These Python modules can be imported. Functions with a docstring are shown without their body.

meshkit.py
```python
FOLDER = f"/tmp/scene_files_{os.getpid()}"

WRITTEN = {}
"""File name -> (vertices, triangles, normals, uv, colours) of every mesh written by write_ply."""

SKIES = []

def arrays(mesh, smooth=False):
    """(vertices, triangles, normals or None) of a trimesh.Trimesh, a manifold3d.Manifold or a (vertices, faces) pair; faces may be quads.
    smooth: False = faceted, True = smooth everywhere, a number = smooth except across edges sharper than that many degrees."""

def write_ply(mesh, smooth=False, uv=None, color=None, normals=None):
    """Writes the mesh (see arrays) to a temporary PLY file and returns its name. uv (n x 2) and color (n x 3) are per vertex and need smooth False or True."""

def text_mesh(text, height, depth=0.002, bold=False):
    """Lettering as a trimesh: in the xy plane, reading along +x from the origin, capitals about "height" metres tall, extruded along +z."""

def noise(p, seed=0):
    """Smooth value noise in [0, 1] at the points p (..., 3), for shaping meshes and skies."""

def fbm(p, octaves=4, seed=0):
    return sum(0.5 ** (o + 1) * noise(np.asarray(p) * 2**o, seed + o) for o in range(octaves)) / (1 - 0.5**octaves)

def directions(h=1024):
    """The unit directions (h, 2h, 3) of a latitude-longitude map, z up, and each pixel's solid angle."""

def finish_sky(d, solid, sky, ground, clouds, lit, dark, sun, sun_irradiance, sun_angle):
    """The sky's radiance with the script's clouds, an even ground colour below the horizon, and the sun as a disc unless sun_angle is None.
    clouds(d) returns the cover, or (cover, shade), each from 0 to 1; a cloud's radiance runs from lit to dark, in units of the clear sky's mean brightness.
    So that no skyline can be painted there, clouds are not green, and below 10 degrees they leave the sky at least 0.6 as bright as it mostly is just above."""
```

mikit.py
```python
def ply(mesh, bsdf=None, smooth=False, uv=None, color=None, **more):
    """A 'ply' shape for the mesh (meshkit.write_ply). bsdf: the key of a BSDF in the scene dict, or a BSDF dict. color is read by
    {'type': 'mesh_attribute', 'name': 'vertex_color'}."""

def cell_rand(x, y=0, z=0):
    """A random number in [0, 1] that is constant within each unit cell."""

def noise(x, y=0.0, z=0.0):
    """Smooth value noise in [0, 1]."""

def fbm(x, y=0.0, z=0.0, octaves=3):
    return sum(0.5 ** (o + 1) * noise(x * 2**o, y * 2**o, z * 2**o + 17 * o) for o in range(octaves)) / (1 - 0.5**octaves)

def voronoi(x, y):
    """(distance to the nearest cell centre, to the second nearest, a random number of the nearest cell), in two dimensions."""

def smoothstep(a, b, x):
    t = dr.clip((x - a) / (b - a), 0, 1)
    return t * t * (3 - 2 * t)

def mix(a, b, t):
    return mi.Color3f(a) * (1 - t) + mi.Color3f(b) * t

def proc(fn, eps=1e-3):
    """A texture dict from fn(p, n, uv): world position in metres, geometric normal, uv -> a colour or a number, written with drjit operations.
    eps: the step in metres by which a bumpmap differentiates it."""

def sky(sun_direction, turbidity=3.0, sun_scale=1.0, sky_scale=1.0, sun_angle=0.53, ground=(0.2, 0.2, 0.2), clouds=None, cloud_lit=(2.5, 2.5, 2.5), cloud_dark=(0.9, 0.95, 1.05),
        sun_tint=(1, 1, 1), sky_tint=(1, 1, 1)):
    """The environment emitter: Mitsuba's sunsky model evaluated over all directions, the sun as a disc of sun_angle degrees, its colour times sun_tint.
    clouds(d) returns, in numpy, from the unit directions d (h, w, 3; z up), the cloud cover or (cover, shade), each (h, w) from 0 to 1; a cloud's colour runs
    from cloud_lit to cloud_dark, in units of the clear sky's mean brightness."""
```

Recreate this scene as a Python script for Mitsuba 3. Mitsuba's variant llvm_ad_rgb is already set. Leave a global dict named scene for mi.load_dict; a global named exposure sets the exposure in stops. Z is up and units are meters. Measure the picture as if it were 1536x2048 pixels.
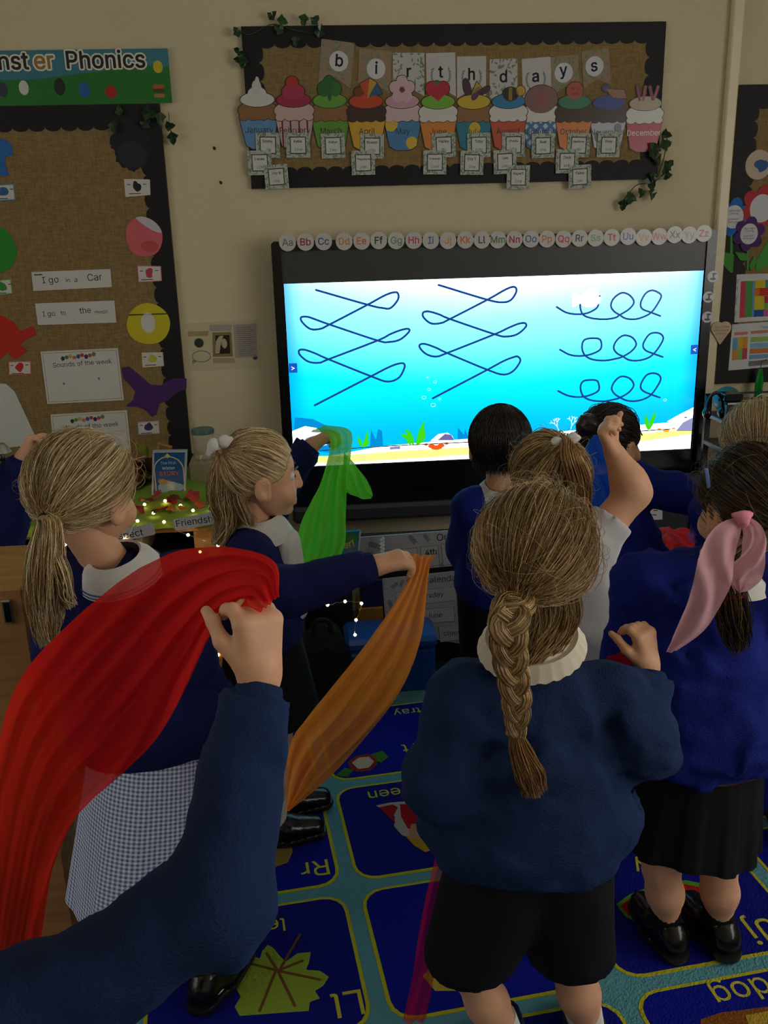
"""A dim classroom: children with coloured scarves in front of a big touch screen."""
import math, random
import numpy as np, trimesh, shapely
import shapely.geometry as sg, shapely.affinity as sa
from shapely.ops import unary_union
import mitsuba as mi, drjit as dr
import mikit, meshkit
from mikit import noise, fbm, mix, smoothstep

scene, labels = {}, {}
T = mi.ScalarTransform4f
rng = np.random.default_rng(7)

# ------------------------------------------------------------------ camera, lights, exposure
exposure = 0.28
scene['camera'] = {'type': 'perspective', 'fov': 45.09, 'fov_axis': 'x', 'near_clip': 0.05,
    'to_world': T().look_at(origin=[0, 0, 1.5], target=[0.0727, 0.9510, 1.2000], up=[0.0500, 0.2969, 0.9536])}
WINDOW_LIGHT = [2.75, 2.62, 2.42]          # daylight glowing through the drawn blind in the right wall, beside the children
SIDE_LIGHT = [1.15, 1.12, 1.12]            # the smaller blind in the left wall
SCREEN = 1.12                           # brightness of the touch screen

# ------------------------------------------------------------------ helpers
def numbered(key):
    if key not in scene and key not in labels:
        return key
    n = 1
    while f'{key}_{n:03d}' in scene or f'{key}_{n:03d}' in labels:
        n += 1
    return f'{key}_{n:03d}'

def put(name, mesh, bsdf, parent=None, color=None, smooth=False, label=None, cat=None, group=None, kind=None, uv=None, **more):
    """One entry of the scene: a thing, or (with a parent) a part of it."""
    key = numbered(f'{parent}__{name}' if parent else name)
    if isinstance(mesh, (tuple, list)):
        v, f = np.asarray(mesh[0], float), np.asarray(mesh[1], int)
        if f.shape[1] == 4:
            f = np.vstack([f[:, [0, 1, 2]], f[:, [0, 2, 3]]])
        mesh = trimesh.Trimesh(v, f, process=False)
    if color is not None:
        c = np.asarray(color, float)
        if c.ndim == 1:
            c = np.tile(c, (len(mesh.vertices), 1))
        color = np.where(c <= 0.04045, c / 12.92, ((c + 0.055) / 1.055) ** 2.4)
        if smooth not in (False, True):
            mesh = trimesh.graph.smooth_shade(mesh, angle=np.radians(smooth), facet_minarea=None)
            color, smooth = np.tile(color[0], (len(mesh.vertices), 1)), True
    scene[key] = mikit.ply(mesh, bsdf, smooth=smooth, color=color, uv=uv, **more)
    tag(key, label, cat, group, kind)
    return key

def tag(key, label=None, cat=None, group=None, kind=None):
    d = {k: v for k, v in (('label', label), ('category', cat), ('group', group), ('kind', kind)) if v}
    if d:
        labels[key] = d

def thing(name, label, cat, group=None):
    key = numbered(name)
    tag(key, label, cat, group)
    return key

def rgb(r, g, b):
    return (r / 255, g / 255, b / 255)

def lin(c):
    return [x / 12.92 if x <= 0.04045 else ((x + 0.055) / 1.055) ** 2.4 for x in c]

def box(x0, x1, y0, y1, z0, z1, bev=0.0):
    m = trimesh.creation.box((x1 - x0, y1 - y0, z1 - z0))
    if bev:
        w, d, h = x1 - x0, y1 - y0, z1 - z0
        p = []
        for sx in (-1, 1):
            for sy in (-1, 1):
                for sz in (-1, 1):
                    for k in range(3):
                        q = np.array([sx * w / 2, sy * d / 2, sz * h / 2])
                        q[[i for i in range(3) if i != k]] -= bev * np.sign(q[[i for i in range(3) if i != k]])
                        p.append(q)
        m = trimesh.convex.convex_hull(np.array(p))
    m.apply_translation(((x0 + x1) / 2, (y0 + y1) / 2, (z0 + z1) / 2))
    return m

def polys(g):
    return [x for x in getattr(g, 'geoms', [g]) if x.geom_type == 'Polygon' and x.area > 1e-9]

def slab(poly, y0, th):
    """A flat shape drawn in (x, z), as a sheet standing at depth y0 with its face th nearer to the viewer."""
    ms = [trimesh.creation.extrude_polygon(g, th, engine='earcut') for g in polys(poly)]
    m = trimesh.util.concatenate(ms)
    v = m.vertices
    m.vertices = np.stack([v[:, 0], y0 - v[:, 2], v[:, 1]], 1)
    m.faces = m.faces[:, ::-1] if np.linalg.det([[1, 0, 0], [0, 0, -1], [0, 1, 0]]) < 0 else m.faces
    return m

def P(pts):
    return sg.Polygon(pts)

def disc(c, rx, rz=None, n=24):
    return sa.translate(sa.scale(sg.Point(0, 0).buffer(1, n // 4), rx, rz or rx), c[0], c[1])

def rect(x0, z0, x1, z1, r=0.0):
    b = sg.box(min(x0, x1), min(z0, z1), max(x0, x1), max(z0, z1))
    return b.buffer(-r).buffer(r, 4) if r else b

def rows(text, height, pos, y0, ang=0.0, th=0.0004, center=False, bold=False):
    """Lettering on an upright sheet: left end of the base line (or its middle) at pos = (x, z)."""
    m = meshkit.text_mesh(text, height, th, bold)
    v = m.vertices.copy()
    if center:
        v[:, 0] -= (v[:, 0].min() + v[:, 0].max()) / 2
    c, s = math.cos(ang), math.sin(ang)
    m.vertices = np.stack([pos[0] + c * v[:, 0] - s * v[:, 1], y0 - v[:, 2], pos[1] + s * v[:, 0] + c * v[:, 1]], 1)
    return m

def tube(path, r, n=8, caps=True):
    p = np.asarray(path, float)
    r = np.broadcast_to(np.asarray(r, float), (len(p),))
    t = np.gradient(p, axis=0)
    t /= np.linalg.norm(t, axis=1, keepdims=True) + 1e-12
    a = np.cross(t[0], [0, 0, 1.0] if abs(t[0][2]) < 0.9 else [1.0, 0, 0])
    rings = []
    for i in range(len(p)):
        a = a - t[i] * np.dot(a, t[i])
        a /= np.linalg.norm(a) + 1e-12
        b = np.cross(t[i], a)
        th = np.arange(n) * 2 * np.pi / n
        rings.append(p[i] + r[i] * (np.cos(th)[:, None] * a + np.sin(th)[:, None] * b))
    v = np.vstack(rings + [p[:1], p[-1:]])
    f, m = [], len(p)
    for i in range(m - 1):
        for k in range(n):
            k2 = (k + 1) % n
            f += [[i * n + k, i * n + k2, (i + 1) * n + k2], [i * n + k, (i + 1) * n + k2, (i + 1) * n + k]]
    if caps:
        for k in range(n):
            f += [[m * n, (k + 1) % n, k], [m * n + 1, (m - 1) * n + k, (m - 1) * n + (k + 1) % n]]
    return trimesh.Trimesh(v, f, process=False)

def spline(pts, n=8, closed=False):
    """Catmull-Rom through the points."""
    p = np.asarray(pts, float)
    q = np.vstack([p[-1:], p, p[:2]]) if closed else np.vstack([2 * p[0] - p[1], p, 2 * p[-1] - p[-2]])
    out = []
    for i in range(1, len(q) - 2):
        t = np.linspace(0, 1, n, endpoint=False)[:, None]
        a, b, c, d = q[i - 1], q[i], q[i + 1], q[i + 2]
        out.append(0.5 * (2 * b + (c - a) * t + (2 * a - 5 * b + 4 * c - d) * t ** 2 + (3 * b - a - 3 * c + d) * t ** 3))
    return np.vstack(out + ([] if closed else [p[-1:]]))

def lathe(profile, center, n=28):
    """Profile of (radius, height) turned about an upright axis."""
    pr = np.asarray(profile, float)
    th = np.arange(n) * 2 * np.pi / n
    v = np.stack([np.outer(pr[:, 0], np.cos(th)), np.outer(pr[:, 0], np.sin(th)), np.repeat(pr[:, 1:2], n, 1)], -1).reshape(-1, 3) + center
    f = []
    for i in range(len(pr) - 1):
        for k in range(n):
            k2 = (k + 1) % n
            f += [[i * n + k, i * n + k2, (i + 1) * n + k2], [i * n + k, (i + 1) * n + k2, (i + 1) * n + k]]
    return trimesh.Trimesh(v, f, process=False)

# ------------------------------------------------------------------ materials
VC = {'type': 'mesh_attribute', 'name': 'vertex_color'}
def principled(color, rough, spec=0.5, **kw):
    return {'type': 'twosided', 'bsdf': {'type': 'principled', 'base_color': color, 'roughness': rough, 'specular': spec, **kw}}
def C(r, g, b):
    return {'type': 'rgb', 'value': lin(rgb(r, g, b))}
scene['paper'] = principled(VC, 0.75, 0.3)
scene['laminate'] = principled(VC, 0.25, 0.5)
scene['plastic'] = principled(VC, 0.38, 0.5)
scene['gloss_black'] = principled(C(13, 13, 17), 0.22, 0.5)
scene['metal'] = principled(C(190, 185, 175), 0.3, 0.5, metallic=0.9)
scene['jar_glass'] = {'type': 'thindielectric', 'int_ior': 1.35}

def weave(p, s):
    return 0.5 + 0.25 * (dr.sin(p.x * s) * dr.sin(p.z * s) + dr.sin(p.y * s) * dr.sin(p.z * s + 1.0))
def cloth_bsdf(color, rough=0.85, amp=0.0006, s=1400, sheen=0.4):
    return {'type': 'twosided', 'bsdf': {'type': 'bumpmap', 'arbitrary': mikit.proc(lambda p, n, uv: weave(p, s) + 2 * noise(p.x * 420, p.y * 420, p.z * 420), 6e-4), 'scale': amp,
        'nested': {'type': 'principled', 'base_color': color, 'roughness': rough, 'specular': 0.25, 'sheen': sheen}}}
scene['knit'] = cloth_bsdf(VC, 0.9, 0.0005)
scene['cotton'] = principled(VC, 0.8, 0.25, sheen=0.2)
scene['skin'] = principled(VC, 0.5, 0.4)
scene['hair'] = principled(VC, 0.38, 0.6)
def gingham(p, n, uv):
    a, b = uv.x - dr.floor(uv.x), uv.y - dr.floor(uv.y)
    k = dr.select(a < 0.5, 0.5, 0.0) + dr.select(b < 0.5, 0.5, 0.0)
    return mix(lin(rgb(226, 232, 244)), lin(rgb(84, 106, 166)), k)
scene['gingham'] = principled(mikit.proc(gingham), 0.8, 0.25)

def wall_paint(p, n, uv):
    return mix(lin(rgb(212, 200, 168)), lin(rgb(203, 191, 159)), 0.5 * noise(p.x * 4, p.y * 4, p.z * 4) + 0.5 * noise(p.x * 90, p.y * 90, p.z * 90))
scene['wall_paint'] = principled(mikit.proc(wall_paint), 0.7, 0.3)
scene['ceiling_paint'] = principled(C(225, 222, 212), 0.8, 0.2)
def hessian(p, n, uv):
    w = 0.5 + 0.5 * dr.sin(p.x * 2600) * dr.sin(p.z * 2600)
    g = noise(p.x * 60, p.z * 420, 1.0) * 0.5 + noise(p.x * 420, p.z * 60, 2.0) * 0.5
    return mix(lin(rgb(152, 128, 88)), lin(rgb(116, 95, 63)), dr.clip(0.25 * w + 1.1 * g - 0.2, 0, 1))
scene['hessian'] = principled(mikit.proc(hessian), 0.9, 0.1)
scene['border_card'] = principled(C(27, 27, 31), 0.6, 0.3)
def carpet(p, n, uv):
    return mix(lin(rgb(12, 44, 60)), lin(rgb(24, 66, 84)), noise(p.x * 330, p.y * 330, 3.0))
scene['floor_carpet'] = principled(mikit.proc(carpet), 0.95, 0.1)
def pile(p, n, uv):
    return 1.6 * noise(p.x * 330, p.y * 330, 4.0)
scene['rug_pile'] = {'type': 'twosided', 'bsdf': {'type': 'bumpmap', 'arbitrary': mikit.proc(pile, 8e-4), 'scale': 0.0016,
    'nested': {'type': 'principled', 'base_color': VC, 'roughness': 0.95, 'specular': 0.1, 'sheen': 0.3}}}
def wood_grain(p, n, uv):
    g = fbm(p.x * 9 + 0.6 * noise(p.z * 4, p.y * 4, 0.0), p.y * 60, p.z * 60, 3)
    return mix(lin(rgb(196, 148, 92)), lin(rgb(150, 104, 58)), g)
scene['wood'] = principled(mikit.proc(wood_grain), 0.45, 0.4)
def sheer(name, opacity, trans):
    """A gauzy weave: light passes between the threads and through them."""
    scene[name] = {'type': 'mask', 'opacity': opacity, 'nested': {'type': 'principledthin', 'base_color': VC, 'roughness': 0.6, 'diff_trans': trans, 'spec_trans': 0.0, 'sheen': 0.3}}
sheer('sheer_cloth', 0.9, 0.8)
sheer('sheer_gauze', 0.66, 0.8)
SHEER = {'red': rgb(232, 44, 36), 'orange': rgb(252, 164, 66), 'green': rgb(124, 240, 74), 'blue': rgb(60, 130, 255), 'pink': rgb(248, 190, 202), 'crimson': rgb(230, 30, 56), 'lilac': rgb(120, 120, 220)}

# ------------------------------------------------------------------ the room
WALL, BOARD, SCR = 3.25, 3.235, 3.15
X0, X1, YB, H = -2.9, 2.6, -2.6, 2.72
struct = dict(kind='structure')
put('floor', box(X0 - .1, X1 + .1, YB - .1, WALL + .1, -.1, 0), 'floor_carpet', **struct)
put('ceiling', box(X0 - .1, X1 + .1, YB - .1, WALL + .1, H, H + .1), 'ceiling_paint', **struct)
put('wall_back', box(X0 - .1, X1 + .1, WALL, WALL + .12, 0, H), 'wall_paint', **struct)
put('wall_front', box(X0 - .1, X1 + .1, YB - .12, YB, 0, H), 'wall_paint', **struct)

def wall_with_window(name, x_in, x_out, y0, y1, z0, z1):
    a, b = min(x_in, x_out), max(x_in, x_out)
    m = trimesh.util.concatenate([box(a, b, YB, y0, 0, H), box(a, b, y1, WALL, 0, H), box(a, b, y0, y1, 0, z0), box(a, b, y0, y1, z1, H)])
    put(name, m, 'wall_paint', **struct)
WR, WL = (-1.7, 1.5, 0.95, 2.2), (-0.9, 1.8, 1.0, 2.2)
wall_with_window('wall_right', X1, X1 + .12, *WR)
wall_with_window('wall_left', X0, X0 - .12, *WL)
def window(name, x, sign, y0, y1, z0, z1, light):
    """Frame with a mullion, and a drawn white blind that the daylight behind makes glow."""
    a, b = sorted((x + sign * 0.02, x + sign * 0.07))
    fr = [box(a, b, y0, y1, z0, z0 + .05), box(a, b, y0, y1, z1 - .05, z1), box(a, b, y0, y0 + .05, z0, z1), box(a, b, y1 - .05, y1, z0, z1), box(a, b, (y0 + y1) / 2 - .025, (y0 + y1) / 2 + .025, z0, z1)]
    put(name, trimesh.util.concatenate(fr), 'plastic', color=rgb(235, 235, 232), **struct)
    xs = x + sign * 0.09
    q = np.array([[xs, y0, z0], [xs, y1, z0], [xs, y1, z1], [xs, y0, z1]])
    f = [[0, 1, 2], [0, 2, 3]] if sign < 0 else [[0, 2, 1], [0, 3, 2]]
    put('blind', (q, f), 'paper', parent=name, color=rgb(240, 238, 230), emitter={'type': 'area', 'radiance': {'type': 'rgb', 'value': light}})
window('window_1', X1, 1, *WR, WINDOW_LIGHT)
window('window_2', X0, -1, *WL, SIDE_LIGHT)
skirt_h = 0.1
put('baseboard_back', box(X0, X1, WALL - .018, WALL, 0, skirt_h, .004), 'plastic', color=rgb(150, 140, 120), **struct)

# ------------------------------------------------------------------ pin boards on the back wall
def pinboard(name, label, x0, z0, x1, z1, width, sides='ltrb', step=0.046, extra=None):
    """A hessian panel with a scalloped black paper border round its edge."""
    key = thing(name, label, 'pinboard')
    put('panel', slab(rect(x0, z0, x1, z1), WALL - .0015, .0135), 'hessian', key)
    inner = rect(x0 + width * ('l' in sides), z0 + width * ('b' in sides), x1 - width * ('r' in sides), z1 - width * ('t' in sides))
    r = step * 0.5
    holes = [inner]
    ix0, iz0, ix1, iz1 = inner.bounds
    bumps = []
    n = int((ix1 - ix0) / step)
    for k in range(n + 1):
        for z, s in ((iz0, 'b'), (iz1, 't')):
            if s in sides:
                bumps.append(disc((ix0 + (k + .5) * (ix1 - ix0) / n, z), r, r * .55, 16))
    n = int((iz1 - iz0) / step)
    for k in range(n):
        for x, s in ((ix0, 'l'), (ix1, 'r')):
            if s in sides:
                bumps.append(disc((x, iz0 + (k + .5) * (iz1 - iz0) / n), r * .55, r, 16))
    frame = rect(x0, z0, x1, z1).difference(inner).union(unary_union(bumps).intersection(rect(x0, z0, x1, z1)))
    put('border', slab(frame, WALL - .015, .0015), 'border_card', key, label='scalloped black paper border')
    return key
FACE = WALL - .0165                     # face of the borders
PANEL = WALL - .015                     # face of the hessian

(bx0, bzt), (bxr, bzb) = (-0.143, 2.0975), (1.2118, 1.6067)
phon_r = (-0.4306, 1.2642)[0]
phon_t = (-0.4139, 1.8735)[1]
pinboard('pinboard', 'large brown hessian pinboard with scalloped black border left of the screen', -1.75, .5, phon_r, phon_t, .062, 'tr', .05)
bx0 = ((-0.1585, 2.0977)[0] + (-0.159, 1.6143)[0]) / 2
bx1 = ((1.2007, 1.9331)[0] + (1.2082, 1.6084)[0]) / 2
bz0 = ((-0.159, 1.6143)[1] + (1.2082, 1.6084)[1]) / 2
bz1 = ((-0.1461, 2.0975)[1] + (0.4996, 2.0837)[1]) / 2
pinboard('pinboard', 'wide brown birthday pinboard with black border above the screen', bx0, bz0, bx1, bz1, .05, 'ltrb', .05)
rb0 = (1.4668, 1.2025)[0]; rbt = (1.4511, 1.8993)[1]; rbb = (1.4777, 0.9033)[1]
pinboard('pinboard', 'pinboard with flowers and charts, cut by the right edge of the picture', rb0, rbb, rb0 + 1.0, rbt, .062, 'ltb', .05)

# the printed banner above the left board
k = thing('banner', 'blue and green printed phonics banner above the large left pinboard', 'banner')
tl, br = (-0.3893, 2.0341), (-0.3952, 1.8732)
bxr, bzt, bzb = (-0.3905, 1.9557)[0], (-0.3896, 2.0312)[1], (-0.395, 1.8746)[1]
put('sheet', slab(rect(-1.3, bzb, bxr, bzt), FACE, .0008), 'laminate', k, rgb(58, 122, 142))
hills = [(-1.3, bzb)] + [(bxr - .0 - .06 * i, bzb + .075 + .012 * math.sin(i * 1.3) + .01 * math.sin(i * .5)) for i in range(0, 1)] 
xs = np.linspace(bxr, -1.3, 40)
hills = sg.Polygon([(bxr, bzb), *[(x, bzb + .085 + .012 * math.sin(x * 9) + .014 * (x > -.56)) for x in xs], (-1.3, bzb)])
put('meadow', slab(hills, FACE - .0008, .0002), 'laminate', k, rgb(36, 116, 48), label='green printed meadow')
y = FACE - .0011
ang = -.0
def title(text, px, col, hgt, back=rgb(226, 222, 205)):
    m = rows(text, hgt, px, y - .0004, .0, .0003, bold=True)
    sh = sg.MultiPolygon(polys(unary_union([sg.Polygon(m.vertices[t][:, [0, 2]]).buffer(.0001) for t in m.faces]).buffer(.0045, 3).simplify(.0003)))
    put('lettering_edge', slab(sh, y, .0003), 'laminate', k, back)
    put('lettering', m, 'laminate', k, col)
title('Mo', (-1.0091, 1.9814), rgb(34, 32, 40), .048)
title('nst', (-0.9146, 1.9787), rgb(34, 32, 40), .048)
title('er', (-0.8057, 1.9786), rgb(150, 116, 62), .048)
title('Phonics', (-0.7098, 1.9787), rgb(34, 32, 40), .048)
# plain coloured stickers stand where the banner's little figures are
for i, (px, c, w, h) in enumerate([((-0.8434, 1.9251), rgb(205, 205, 205), .03, .042), ((-0.7333, 1.9263), rgb(38, 42, 40), .034, .05), ((-0.6592, 1.9165), rgb(38, 94, 160), .034, .046),
        ((-0.5782, 1.9095), rgb(172, 40, 36), .036, .038), ((-0.4255, 1.9791), rgb(196, 180, 44), .03, .036), ((-0.908, 1.9203), rgb(50, 60, 84), .03, .044)]):
    put('spot', slab(disc(px, w / 2 * 1.0, h / 2), y, .0003), 'laminate', k, c)
c = (-0.4289, 1.913)
for dz, col, w in ((-.022, rgb(160, 120, 70), .034), (-.008, rgb(90, 60, 40), .036), (.004, rgb(180, 90, 50), .036)):
    put('stripe', slab(rect(c[0] - w / 2, c[1] + dz, c[0] + w / 2, c[1] + dz + .011, .005), y, .0003), 'laminate', k, col)

# ---- paper shapes on the left board (plain stand-ins with torn edges)
def wobble(c, rx, rz, n=40, amp=.06, seed=0, lobes=None):
    r = np.random.default_rng(seed)
    ph = r.uniform(0, 6.28, 6)
    pts = []
    for i in range(n):
        a = 2 * math.pi * i / n
        q = 1 + amp * sum(math.sin((j + 2) * a + ph[j]) / (j + 1.5) for j in range(4))
        if lobes:
            q *= 1 + lobes[1] * math.cos(lobes[0] * a + lobes[2])
        pts.append((c[0] + rx * q * math.cos(a), c[1] + rz * q * math.sin(a)))
    return sg.Polygon(pts).buffer(0)
def cutout(label, poly, col, dots=()):
    k = thing('paper_cutout', label, 'paper cutout', 'painted paper cutouts on the left board')
    put('sheet', slab(poly, FACE, .0008), 'paper', k, col)
    for q, cc in dots:
        put('patch', slab(q.intersection(poly), FACE - .0008, .0003), 'paper', k, cc)
def bristly(c, rx, rz, n=70, amp=.12):
    r = np.random.default_rng(3)
    return sg.Polygon([(c[0] + rx * (1 + amp * r.uniform(-1, 1)) * math.cos(2 * math.pi * i / n), c[1] + rz * (1 + amp * r.uniform(-1, 1)) * math.sin(2 * math.pi * i / n)) for i in range(n)]).buffer(0)
c = (-0.5329, 1.753)
cutout('black bristly paper shape at the top right of the large left board', bristly(c, .06, .078), rgb(34, 38, 42), [(disc((c[0], c[1] - .03), .045, .04), rgb(44, 50, 54))])
c = (-0.5208, 1.4702)
cutout('pink painted paper oval on the right side of the left board', wobble(c, .058, .066, seed=2, amp=.05), rgb(206, 100, 108),
       [(sa.rotate(disc((c[0] + .02, c[1] + .045), .055, .016), -35), rgb(196, 190, 198)), (disc((c[0] + .015, c[1] - .03), .03, .018), rgb(190, 80, 84))])
c = (-0.5346, 1.1881)
cutout('yellow painted paper oval with a dark band on the left board', wobble(c, .073, .068, seed=4, amp=.03), rgb(200, 186, 40),
       [(rect(c[0] - .1, c[1] + .03, c[0] + .1, c[1] + .034), rgb(60, 60, 20)), (disc((c[0], c[1] + .004), .024, .034), rgb(206, 204, 200))])
c = (-0.5463, 0.9705)
pw = sg.Polygon([(-0.6372, 1.0414), (-0.6148, 1.0457), (-0.581, 1.0134), (-0.5504, 0.9811), (-0.5134, 0.9761), (-0.472, 0.9988), (-0.4261, 0.997), (-0.4289, 0.9658), (-0.468, 0.9499), (-0.4959, 0.9265), (-0.5259, 0.9173), (-0.54, 0.8791), (-0.5544, 0.8726), (-0.5758, 0.8983), (-0.6054, 0.9101), (-0.636, 0.9113), (-0.61, 0.9313), (-0.5999, 0.9623), (-0.6146, 0.9837), (-0.6356, 1.0087)])
cutout('purple painted paper shape low on the right side of the left board', pw.buffer(.004).buffer(-.002), rgb(74, 42, 104))
cutout('green painted paper shape at the left edge of the picture', wobble((-1.0063, 1.4426), .075, .07, seed=5), rgb(46, 140, 52))
cutout('red painted paper shape at the left edge of the picture', sg.Polygon([(-1.0661, 1.236), (-1.0106, 1.2276), (-0.9808, 1.2085), (-0.961, 1.1747), (-0.9164, 1.1897), (-0.9128, 1.168), (-0.9564, 1.1496), (-0.9701, 1.1334), (-0.95, 1.1126), (-0.9894, 1.0905), (-1.0117, 1.1182), (-1.0385, 1.0924), (-1.0873, 1.0959)]).buffer(.004), rgb(190, 48, 38))
cutout('blue painted paper shape at the upper left edge of the picture', sg.Polygon([(-0.9848, 1.7737), (-0.926, 1.7755), (-0.9066, 1.7604), (-0.9073, 1.7337), (-0.9298, 1.7282), (-0.9357, 1.709), (-0.9287, 1.6714), (-1.0001, 1.6729)]).buffer(.003), rgb(46, 106, 176))
c = (-1.0487, 0.8624)
gp = sg.Polygon([(-1.1229, 0.9698), (-1.0679, 1.0053), (-1.0321, 1.0004), (-1.0093, 0.9738), (-0.9933, 0.9212), (-0.975, 0.8591), (-0.9608, 0.8143), (-0.9816, 0.7617), (-1.0151, 0.79), (-1.1521, 0.7785)])
cutout('large white paper shape at the left edge above the navy sleeve', gp.buffer(.004), rgb(205, 207, 206), [(rect(*(-1.0992, 0.9065), *(-1.0445, 0.9146)), rgb(206, 206, 206))])

def card(name, label, corners, group=None, edge=None, cat='card'):
    k = thing(name, label, cat, group)
    q = P(corners)
    put('sheet', slab(q, FACE, .0008), 'paper', k, rgb(205, 203, 200))
    if edge:
        put('coloured_edge', slab(q.difference(q.buffer(-.0028)), FACE - .0008, .0002), 'paper', k, edge)
    return k, q
for lab, cs, e, fig in [
    ('small white card with a black figure, top right of the left board', [(-0.566, 1.6512), (-0.4835, 1.6478), (-0.4866, 1.6004), (-0.5672, 1.5961)], None, rgb(40, 40, 42)),
    ('small white card with a pink figure below the pink oval', [(-0.5529, 1.3802), (-0.4746, 1.3763), (-0.476, 1.3278), (-0.5537, 1.3253)], rgb(214, 120, 128), rgb(180, 70, 80)),
    ('small white card with a yellow figure below the yellow oval', [(-0.5677, 1.0933), (-0.4954, 1.0923), (-0.4966, 1.0446), (-0.5696, 1.0422)], rgb(200, 196, 150), rgb(190, 184, 80)),
    ('small white card with a purple figure below the purple shape', [(-0.6061, 0.8536), (-0.532, 0.8557), (-0.533, 0.8093), (-0.6073, 0.8091)], rgb(180, 160, 200), rgb(74, 50, 100)),
    ('small white card with a red figure near the left edge', [(-1.0124, 1.0796), (-0.9382, 1.0784), (-0.9425, 1.0345), (-1.0173, 1.034)], rgb(214, 110, 100), rgb(196, 50, 44)),
    ('small white card with a blue figure at the upper left edge', [(-0.9797, 1.6424), (-0.9139, 1.6439), (-0.9161, 1.5953), (-0.9838, 1.5939)], rgb(90, 150, 200), rgb(56, 104, 150)),
    ('small white card with a green figure at the left edge', [(-1.024, 1.3447), (-0.9655, 1.3493), (-0.9673, 1.3027), (-1.0277, 1.2982)], rgb(110, 190, 110), rgb(60, 140, 66))]:
    k, q = card('picture_card', lab, cs, 'small picture cards on the left board', e)
    x, z = q.centroid.coords[0]
    put('figure', slab(wobble((x, z + .003), .013, .015, amp=.2, seed=len(labels)), FACE - .0008, .0003), 'paper', k, fig)
    put('print', slab(unary_union([rect(x - .028, z - .02, x + .01, z - .017), rect(x + .02, z + .008, x + .03, z + .011), rect(x - .03, z + .008, x - .02, z + .011)]), FACE - .0008, .0003), 'paper', k, rgb(90, 84, 90), kind='stuff')
ink = rgb(52, 52, 60)
k, q = card('sentence_strip', 'white paper strip with the handwriting I go in a car', [(-0.8966, 1.3697), (-0.6404, 1.3716), (-0.642, 1.3135), (-0.8985, 1.3086)], 'handwritten strips on the left board', cat='paper strip')
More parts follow.
